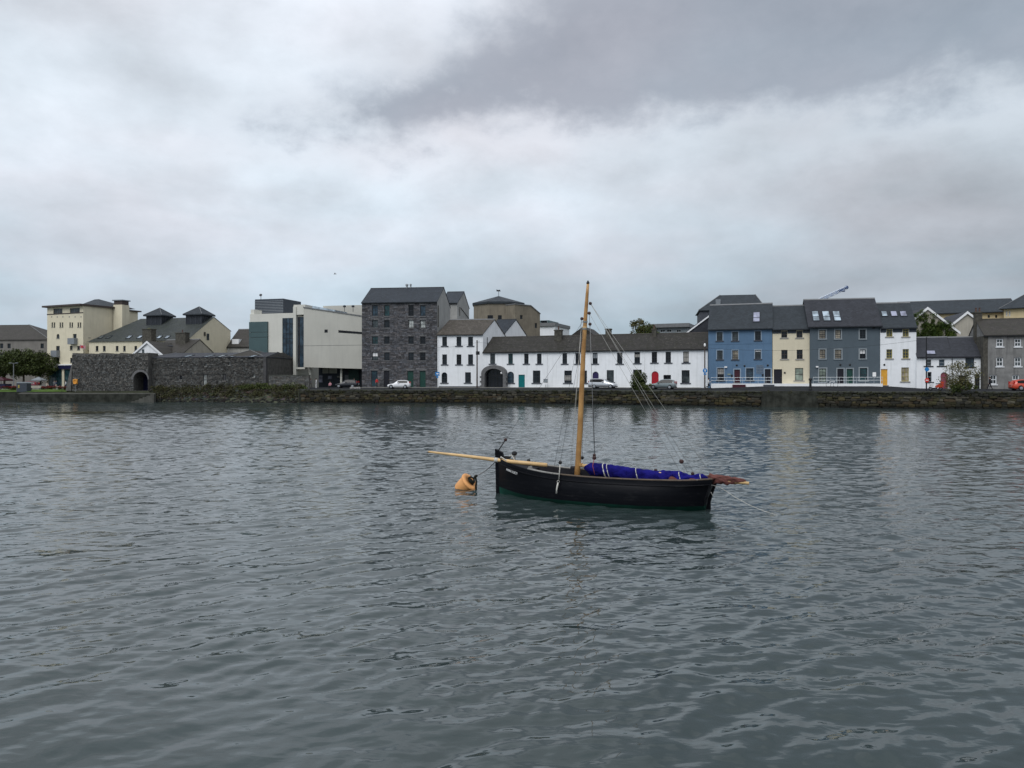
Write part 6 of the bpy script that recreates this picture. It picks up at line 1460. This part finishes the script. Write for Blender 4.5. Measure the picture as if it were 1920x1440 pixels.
HB = [(0, .30, .60, .62, .80, .60), (.06, .22, .66, .70, .92, .74), (.55, .2, .78, .82, .98, .8), (1.05, .2, .86, .90, 1.0, .80), (1.30, .2, .90, 1.05, 1.0, .78), (1.85, .2, .92, 1.42, 1.0, .74), (2.35, .2, .93, 1.50, 1.0, .74), (3.1, .2, .95, 1.49, 1.0, .73), (3.65, .2, .97, 1.38, .99, .72), (3.95, .22, .98, 1.10, .96, .74), (4.05, .28, .96, .99, .9, .74)]
MPV = [(0, .30, .62, .64, .80, .60), (.06, .22, .70, .74, .92, .74), (.5, .2, .84, .88, .98, .8), (.95, .2, .95, 1.0, 1.0, .82), (1.15, .2, .98, 1.10, 1.0, .80), (1.95, .2, 1.0, 1.52, 1.0, .77), (2.5, .2, 1.0, 1.64, 1.0, .77), (3.7, .2, 1.02, 1.64, 1.0, .76), (4.35, .2, 1.04, 1.56, .99, .75), (4.6, .22, 1.02, 1.14, .96, .76), (4.68, .28, .98, 1.02, .9, .76)]
car('small white hatchback parked before the dark stone warehouse', 748.5, 136.3, True, 'paint_white', [(s[0] * .97, *s[1:]) for s in HB], (.17, .80), 4.05 * .97, 1.5)
car('silver people carrier parked before the purple arched door', 1130.5, 129.6, False, 'paint_silver', MPV, (.17, .77), 4.68, 1.64)
car('grey hatchback parked behind the quay shrub near the red door', 1243, 122.6, True, 'paint_slate', [(s[0] * 1.03, s[1], s[2], s[3] * 1.06, s[4], s[5]) for s in HB], (.17, .79), 4.05 * 1.03, 1.6)
car('red car partly cut off by the right edge on the road', 1926, 104.5, False, 'paint_red', HB, (.17, .80), 4.05, 1.5)
car('maroon car parked under the trees near the shopfront', 53, 170, True, 'paint_maroon', HB, (.17, .80), 4.05, 1.5, z=2.25)
car('dark car parked under the museum overhang', 651, 141.5, True, 'paint_dark', HB, (.17, .80), 4.05, 1.5, z=2.5)
# ---- scooter with red seat box
def scooter():
    px, Y = 1754, 106.0; t = thing('motor_scooter', 'red and white motor scooter parked before the arched pink door', 'scooter', at_ground(px, Y), R(-12)); 
    for x in (-.62, .62):
        w = MB(); w.lathe([(.14, -.06), (.25, -.05), (.27, 0), (.25, .05), (.14, .06)], 16, (x, 0, .27), (0, 1, 0)); wo = w.build('wheel', 'rubber', t, True); MB().lathe([(.02, -.065), (.14, -.062), (.14, .062), (.02, .065)], 12, (x, 0, .27), (0, 1, 0)).build('rim', 'alloy', wo)
    b = MB(); b.prism_y([(.0, .42), (.75, .42), (.98, .62), (.95, .86), (.55, .90), (.2, .80), (.0, .6)], -.17, .17); b.build('tail_body', 'paint_red', t)
    b = MB(); b.prism_y([(-.75, .50), (-.45, .42), (-.30, .55), (-.36, 1.0), (-.55, 1.02), (-.7, .78)], -.18, .18); b.build('front_shield', 'paint_white', t)
    b = MB(); b.prism_y([(-.45, .24), (.1, .24), (.3, .42), (-.35, .36)], -.15, .15); b.build('footboard', 'black_iron', t)
    b = MB(); b.prism_y([(.05, .86), (.75, .92), (.72, 1.02), (.35, .99), (.08, .97)], -.15, .15); b.build('seat', 'rubber', t)
    b = MB(); b.tube([(-.62, 0, .27), (-.45, 0, 1.0), (-.42, 0, 1.12)], .035, 8); b.build('fork', 'galvanised', t); b = MB(); b.tube([(-.36, -.33, 1.1), (-.44, 0, 1.13), (-.36, .33, 1.1)], .02, 6); b.build('handlebar', 'black_iron', t)
    b = MB(); b.box(.62, 1.0, -.2, .2, .93, 1.22); b.build('top_box', 'paint_red', t); MB().lathe([(.03, 0), (.08, .04), (.06, .08)], 10, (-.62, 0, .92), (-1, 0, 0)).build('headlight', 'lamp_clear', t)
scooter()
# ---- people
def person(label, px, Y, z, face_ang, top, legs, hair='hair', pose='walk', h=1.72, hat=None):
    g = G(px, Y); me = bpy.data.meshes.new('person'); k = h / 1.72; s = {'walk': .24, 'run': .34, 'stand': .05, 'sit': 0}[pose]
    V = [(0, 0, .95), (0, 0, 1.15), (.0, 0, 1.40), (.01, 0, 1.50), (.02, 0, 1.58), (.03, 0, 1.68)]; E = [(0, 1), (1, 2), (2, 3), (3, 4), (4, 5)]; RAD = [.14, .13, .155, .055, .095, .09]
    if pose == 'sit': V = [(x, y, zz - .42) for x, y, zz in V]
    base = V[0][2]
    for sg, ph in ((-1, 1), (1, -1)):
        o = len(V)
        if pose == 'sit': pts = [(.05, sg * .09, .52), (.42, sg * .1, .50), (.42, sg * .1, .09), (.56, sg * .1, .05)]
        else:
            bend = .16 if (pose == 'run' and ph < 0) else .05
            pts = [(0, sg * .09, .90), (ph * s * .55 + bend, sg * .09, .50), (ph * s * 1.25 - (.22 if pose == 'run' and ph < 0 else 0), sg * .09, .09 + (.22 if pose == 'run' and ph < 0 else 0)), (ph * s * 1.25 + .15 - (.22 if pose == 'run' and ph < 0 else 0), sg * .1, .05 + (.16 if pose == 'run' and ph < 0 else 0))]
        V += pts; RAD += [.095, .07, .05, .045]; E += [(0, o), (o, o + 1), (o + 1, o + 2), (o + 2, o + 3)]
        o = len(V); zz = V[2][2]; sw = -ph * s * .8
        if pose == 'run': ar = [(0, sg * .19, zz), (sw * .4, sg * .25, zz - .28), (sw * .4 + .22, sg * .2, zz - .22), (sw * .4 + .30, sg * .18, zz - .18)]
        elif pose == 'sit': ar = [(0, sg * .19, zz), (.08, sg * .25, zz - .28), (.30, sg * .16, zz - .36), (.38, sg * .13, zz - .36)]
        else: ar = [(0, sg * .19, zz), (sw * .4, sg * .24, zz - .29), (sw + .06, sg * .22, zz - .54), (sw + .09, sg * .21, zz - .62)]
        V += ar; RAD += [.065, .05, .04, .035]; E += [(2, o), (o, o + 1), (o + 1, o + 2), (o + 2, o + 3)]
    me.from_pydata([tuple(c * k for c in v) for v in V], E, []); tmp = bpy.data.objects.new('tmp_person', me); COL.objects.link(tmp); md = tmp.modifiers.new('Skin', 'SKIN')
    for i, sv in enumerate(me.skin_vertices[0].data): sv.radius = (RAD[i] * k, RAD[i] * k); sv.use_root = (i == 0)
    sd_ = tmp.modifiers.new('Sub', 'SUBSURF'); sd_.levels = 1; sd_.render_levels = 1
    dg = bpy.context.evaluated_depsgraph_get(); dg.update(); out = bpy.data.meshes.new_from_object(tmp.evaluated_get(dg)); bpy.data.objects.remove(tmp)
    out.materials.clear(); [out.materials.append(M[x]) for x in (legs, top, 'skin', 'rubber')]
    ne, wa = V[3][2] * k, V[0][2] * k + .02
    for p in out.polygons:
        c = p.center; p.use_smooth = True; hand = any((Vector([q * k for q in V[i]]) - c).length < .09 for i in (13, 21)) if len(V) > 21 else False
        p.material_index = 2 if c.z > ne - .02 or hand else (1 if c.z > wa or (abs(c.y) > .17 * k and c.z > .8 * k) else (3 if c.z < .09 * k else 0))
    t = thing('person', label, 'person', (g.x, g.y, z), face_ang); link('body', out, t)
    hd = MB(); hz = V[5][2] * k; hx = V[5][0] * k
    hd.lathe([(.02, .10), (.07, .085), (.105, .03), (.11, -.03), (.10, -.09), (.06, -.12)], 12, (hx - .015, 0, hz)); hd.build('hair' if not hat else 'hat', hair if not hat else hat, t, True)
    fc = MB(); fc.lathe([(.01, 0), (.018, .02), (.012, .05), (.004, .06)], 6, (hx + .09, 0, hz - .05), (1, 0, -.3)); fc.box(hx + .09, hx + .115, -.05, -.02, hz - .02, hz); fc.box(hx + .09, hx + .115, .02, .05, hz - .02, hz); fc.build('face', 'skin', t)
    return t
person('jogger in pale top and dark shorts running past the lamp post', 1328.5, 118.5, road_z(1328, 118.5), R(-15), 'cloth_white', 'cloth_black', pose='run')
person('person in dark clothes walking past the grey concrete house', 1856, 107, road_z(1856, 107), R(170), 'cloth_black', 'cloth_black', pose='walk', h=1.8)
person('person in white standing at the end of the garden wall', 593, 140.5, 2.45, R(200), 'cloth_white', 'cloth_white', pose='stand', h=1.75)
person('person in grey standing by the museum wall, left of the one in white', 582.5, 142, 2.45, R(-60), 'cloth_grey', 'cloth_charcoal', pose='stand')
person('person in dull pink sitting on the kerb under the museum', 619, 140.2, 2.35, R(-100), 'cloth_pink', 'cloth_black', pose='sit')
person('person in red standing in the warehouse doorway', 706.5, 141.6, 2.6, R(-90), 'cloth_red', 'cloth_charcoal', pose='stand', h=1.65)
person('person in black standing before the green screen of the museum', 664, 144, 2.5, R(-80), 'cloth_black', 'cloth_black', pose='stand')
person('person in pale top sitting among the tables at the shopfront', 88.5, 166, 2.2, R(-40), 'cloth_beige', 'cloth_charcoal', pose='sit')
person('person in pale trousers walking in front of the navy shopfront', 105.5, 160, 2.15, R(-120), 'cloth_navy', 'cloth_beige', pose='walk')
person('person in grey walking beside the pale trousered person', 102, 161.5, 2.15, R(-70), 'cloth_grey', 'cloth_navy', pose='walk')
person('person in white near the buttress of the old wall', 123.5, 158, 2.15, R(200), 'cloth_white', 'cloth_navy', pose='stand')
# ---- poles, signs, lamps
def pole(name, label, px, Y, top_y, r, m, cat, z=None):
    b = at_ground(px, Y, z); t = thing(name, label, cat, b); H = Zat(top_y, Y) - b[2]; MB().tube([(0, 0, -.1), (0, 0, H)], [r, r * .8], 8).build('pole', m, t); return t, H
def zl(t, py, Y): return Zat(py, Y) - t.location.z
Y = 137.6; t, H = pole('utility_pole', 'tall dark utility pole before the white three-storey house', 894.5, Y, 638, .13, 'pole_brown', 'pole'); z = zl(t, 662, Y); MB().box(-.2, .45, -.2, .2, z - .3, z + .3).build('transformer_box', 'black_iron', t); MB().tube([(0, 0, H - .3), (.5, .1, H - .25)], .04, 6).build('bracket', 'galvanised', t)
Y = 122.0; t, H = pole('lamp_post', 'brown lamp post with white lantern and blue sign beside the blue house', 1321.5, Y, 650, .11, 'pole_brown', 'lamp post'); MB().lathe([(.08, 0), (.15, .1), (.16, .35), (.08, .5), (.02, .55)], 12, (0, 0, H)).build('lantern', 'sign_white', t)
def round_sign(t, z, r, m, arrow=True, sq=False, x=0, w=None):
    s = MB()
    if sq: s.box(x - (w or r), x + (w or r), -.16, -.13, z - r, z + r)
    else: s.lathe([(r, 0), (r, .03)], 20, (x, -.13, z), (0, -1, 0))
    o = s.build('sign_plate', m, t)
    if arrow:
        a = MB(); yy = -.168; a.prism_y([(x - .04, z - r * .6), (x + .04, z - r * .6), (x + .04, z + r * .1), (x + r * .45, z + r * .1), (x, z + r * .65), (x - r * .45, z + r * .1), (x - .04, z + r * .1)], yy - .006, yy); a.build('sign_arrow', 'sign_white', o)
    return o
round_sign(t, zl(t, 695, Y), .36, 'sign_blue', sq=False); round_sign(t, zl(t, 701.5, Y), .10, 'sign_blue', False, True, w=.22)
Y = 138.5; t, H = pole('sign_post', 'post with blue road sign at the corner of the white house', 820.3, Y, 693, .04, 'galvanised', 'sign'); round_sign(t, zl(t, 701, Y), .35, 'sign_blue', False, True, w=.38); MB().prism_y([(-.24, zl(t, 700.5, Y)), (.05, zl(t, 702.5, Y)), (.05, zl(t, 701.5, Y)), (.28, zl(t, 701.5, Y)), (.28, zl(t, 700.2, Y)), (.05, zl(t, 700.2, Y)), (.05, zl(t, 699, Y))], -.17, -.161).build('sign_arrow', 'sign_white', t); round_sign(t, zl(t, 707, Y), .18, 'sign_blue', False)
Y = 104.2; t, H = pole('utility_pole', 'dark utility pole with blue and red signs before the low cottages', 1737, Y, 632, .09, 'black_iron', 'pole'); round_sign(t, zl(t, 692.5, Y), .28, 'sign_blue', False); MB().prism_y([(-.36, zl(t, 692, Y)), (.36, zl(t, 692, Y)), (.1, zl(t, 696.5, Y)), (-.1, zl(t, 696.5, Y))], -.15, -.13).build('sign_bracket', 'sign_blue', t); o = round_sign(t, zl(t, 712.8, Y), .30, 'sign_red', False); MB().box(-.2, .2, -.172, -.162, zl(t, 713.6, Y), zl(t, 712.1, Y)).build('sign_bar', 'sign_white', o)
Y = 134.5; t, H = pole('notice_board', 'small dark notice board on a post before the white terrace', 1023, Y, 721, .05, 'galvanised', 'sign'); MB().box(-.36, .36, -.06, .06, zl(t, 717.5, Y), zl(t, 710.5, Y)).build('board', 'sill_slate', t); MB().box(-.31, .31, -.07, -.061, zl(t, 717, Y), zl(t, 711, Y)).build('notice', 'grey_light', t)
Y = 108.3; t, H = pole('bollard', 'black iron bollard on the quay road before the dark grey house', 1519.5, Y, 713, .20, 'black_iron', 'bollard'); MB().lathe([(.2, 0), (.25, .05), (.25, .15), (.18, .3), (.02, .36)], 14, (0, 0, H - .02)).build('cap', 'black_iron', t); MB().lathe([(.26, -.05), (.26, .2), (.2, .3)], 14, (0, 0, 0)).build('foot', 'black_iron', t)
Y = 168; t, H = pole('lamp_post', 'grey double-armed lamp post before the trees, far left', 25.5, Y, 681, .10, 'pole_grey', 'lamp post', 2.2); MB().tube([(-.75, 0, H + .05), (0, 0, H - .05), (.75, 0, H + .05)], .05, 6).build('arm', 'pole_grey', t)
for s in (-1, 1): MB().box(s * .45, s * .95, -.15, .15, H, H + .12).build('lamp_head', 'grey_light', t)
Y = 147.3; t, H = pole('life_ring_post', 'post with orange life ring at the foot of the old wall', 141.5, Y, 708, .06, 'pole_grey', 'life ring', 1.55); r_ = [Vector((math.cos(a) * .36, -.1, zl(t, 715.5, Y) + math.sin(a) * .42)) for a in np.linspace(0, 2 * math.pi, 19)]; MB().tube(r_, .10, 8).build('life_ring', 'sign_orange', t, True); MB().box(-.42, .42, -.08, .05, zl(t, 720, Y), zl(t, 711, Y)).build('backing_board', 'sign_orange', t)
# litter bin, planter bench, flag, seats in the left forecourt
t = thing('litter_bin', 'big dark bin with pale lid and yellow mark at the jetty end', 'bin', (*G(44.5, 152.6), 1.6), R(-4)); b = MB(); b.prism_z([(-1.05, -.6), (1.05, -.6), (1.1, .6), (-1.1, .6)], 0, 1.75); b.build('body', 'dark_band', t); b = MB(); b.prism_y([(-1.1, 1.752), (1.15, 1.752), (1.0, 1.95), (-.85, 2.0)], -.65, .65); b.build('lid', 'grey_light', t); MB().box(-.75, -.4, -.64, -.61, .8, 1.4).build('mark', 'frame_olive', t)
t = thing('stone_bench', 'long pale stone bench between the bin and the flower bed', 'bench', (*G(66.5, 158), 2.05), R(-3)); MB().box(-1.45, 1.45, -.3, .3, .32, .80).build('seat', 'beige_render', t)
for s in (-1.1, 1.1): MB().box(s - .2, s + .2, -.25, .25, 0, .32).build('leg', 'limestone', t)
for lab, px, Y, m in (('dark red and navy market canopy cut off by the left edge', 2, 172, 'door_maroon'), ('pale grey cafe parasol under the trees at the shopfront', 73, 172, 'frame_grey')):
    t = thing('canopy', lab, 'canopy', (*G(px, Y), 2.2)); w = 1.8 if px < 10 else 1.1; MB().add([(-w, -w, 1.9), (w, -w, 1.9), (w, w, 1.9), (-w, w, 1.9), (0, 0, 2.55)], [(0, 1, 4), (1, 2, 4), (2, 3, 4), (3, 0, 4)]); b = MB(); b.add([(-w, -w, 1.9), (w, -w, 1.9), (w, w, 1.9), (-w, w, 1.9), (0, 0, 2.55), (-w, -w, 1.65), (w, -w, 1.65), (w, w, 1.65), (-w, w, 1.65)], [(0, 1, 4), (1, 2, 4), (2, 3, 4), (3, 0, 4), (5, 6, 1, 0), (6, 7, 2, 1), (7, 8, 3, 2), (8, 5, 0, 3)]); b.build('cover', m, t); MB().tube([(0, 0, 0), (0, 0, 2.6)], .05, 6).build('pole', 'galvanised', t)
    if px < 10: MB().box(-1.6, 1.6, -1.2, 1.2, .0, 1.0).build('counter', 'navy_fascia', t)
for i, px in enumerate((57, 80, 84)):
    t = thing('cafe_table', ('round cafe table left of the parasol under the trees', 'round cafe table right of the parasol', 'round cafe table nearest the navy shopfront')[i], 'table', (*G(px, 169 - i), 2.2), 0, 'cafe tables'); MB().lathe([(.36, .70), (.38, .72), (.36, .74)], 14).build('table_top', 'grey_light', t); MB().tube([(0, 0, 0), (0, 0, .7)], .035, 6).build('leg', 'galvanised', t); MB().lathe([(.25, 0), (.2, .03), (.03, .05)], 12).build('base', 'galvanised', t)
t = thing('flag', 'small red and white flag flying from the cream corner building', 'flag', tuple(P(148, 656, 176.5))); MB().tube([(0, 2.2, -.6), (.2, 0, 1.3)], .03, 6).build('staff', 'galvanised', t); b = MB(); n = 10
for i in range(n + 1): x = .18 + 1.35 * i / n; w = .08 * math.sin(i * 1.1); b.v += [(x, w, 1.15 - .35 * i / n * .5), (x, w, .35 - .1 * i / n)]
for i in range(n): b.f.append((2 * i + 1, 2 * i + 3, 2 * i + 2, 2 * i))
o = b.build('cloth', 'cloth_pink', t); b = MB(); b.lathe([(.25, 0), (.25, .01)], 12, (.75, -.11, .7), (0, -1, 0)); b.build('emblem', 'cloth_red', t)
# white boat-shaped stone bench under the arch, small stones on the kerb
t = thing('stone_slab', 'pale stone slab lying at the dark archway', 'slab', (*G(266, 145.2), 1.52), R(-5)); MB().prism_y([(-.7, 0), (.7, 0), (.62, .28), (-.55, .34)], -.3, .3).build('slab', 'sill_stone', t)
rnd = random.Random(77)
for i, (px, Y_) in enumerate(((659, 136), (664, 136.2), (669, 135.9), (673, 136.1))):
    tag(link('boulder', VAR[i], None, (*G(px, Y_), road_z(px, Y_) + .12)), ('leftmost', 'second', 'third', 'rightmost')[i] + ' of four pale boulders on the kerb left of the warehouse', 'boulder', 'boulders on the kerb'); o = COL.objects[-1]
    o.scale = (.55, .4, .4); o.color = (.35, .34, .33, 1)
t = thing('bicycle', 'white bicycle leaning on the railing before the dark grey house', 'bicycle', at_ground(1560, 115.0), R(-12))
for x in (-.5, .5):
    rg = [Vector((x + math.cos(a) * .33, 0, .34 + math.sin(a) * .33)) for a in np.linspace(0, 2 * math.pi, 21)]; MB().tube(rg, .022, 5).build('wheel', 'rubber', t)
b = MB()
for p, q in (((-.5, 0, .34), (-.12, 0, .34)), ((-.12, 0, .34), (.32, 0, .82)), ((-.12, 0, .34), (-.25, 0, .85)), ((-.25, 0, .82), (.32, 0, .84)), ((.5, 0, .34), (.30, 0, .95)), ((-.5, 0, .34), (-.25, 0, .82))): b.tube([p, q], .028, 6)
b.build('frame', 'paint_white', t); MB().box(-.38, -.14, -.06, .06, .9, .95).build('saddle', 'rubber', t); b = MB(); b.tube([(.3, -.25, 1.0), (.3, 0, .97), (.3, .25, 1.0)], .018, 6); b.build('handlebar', 'black_iron', t)
# ---- overhead wires
for lab, (pa, ya, Ya), (pb, yb, Yb), sg in (('overhead wire from the utility pole to the brown lamp post', (894.5, 642, 137.6), (1321.5, 652, 122), .5), ('overhead wire from the brown lamp post to the cottages pole', (1321.5, 652, 122), (1737, 636, 104.2), .9), ('overhead wire from the utility pole towards the warehouse', (894.5, 642, 137.6), (820, 652, 140.8), .2)):
    a, b = P(pa, ya, Ya), P(pb, yb, Yb); pts = [a.lerp(b, k) - Vector((0, 0, sg * 4 * k * (1 - k))) - a for k in np.linspace(0, 1, 17)]; o = MB().tube(pts, .014, 4).build('overhead_wire', 'black_iron'); o.location = a; tag(o, lab, 'wire', 'overhead wires')
# ---- gull
t = thing('seagull', 'gull gliding in the sky left of the stone warehouse', 'bird', tuple(P(628, 514, 110)))
b = MB(); b.tube([(-.22, 0, 0), (-.1, 0, .02), (.08, 0, .02), (.2, 0, .03), (.27, 0, .03)], [.015, .06, .065, .045, .015], 8); b.build('body', 'sign_white', t, True)
for s in (-1, 1): b = MB(); b.add([(-.08, 0, .03), (.1, 0, .03), (.12, s * .3, .14), (-.02, s * .3, .14), (.0, s * .68, .08), (-.05, s * .66, .08)], [(0, 1, 2, 3), (3, 2, 4, 5)]); b.build('wing', 'grey_light', t)
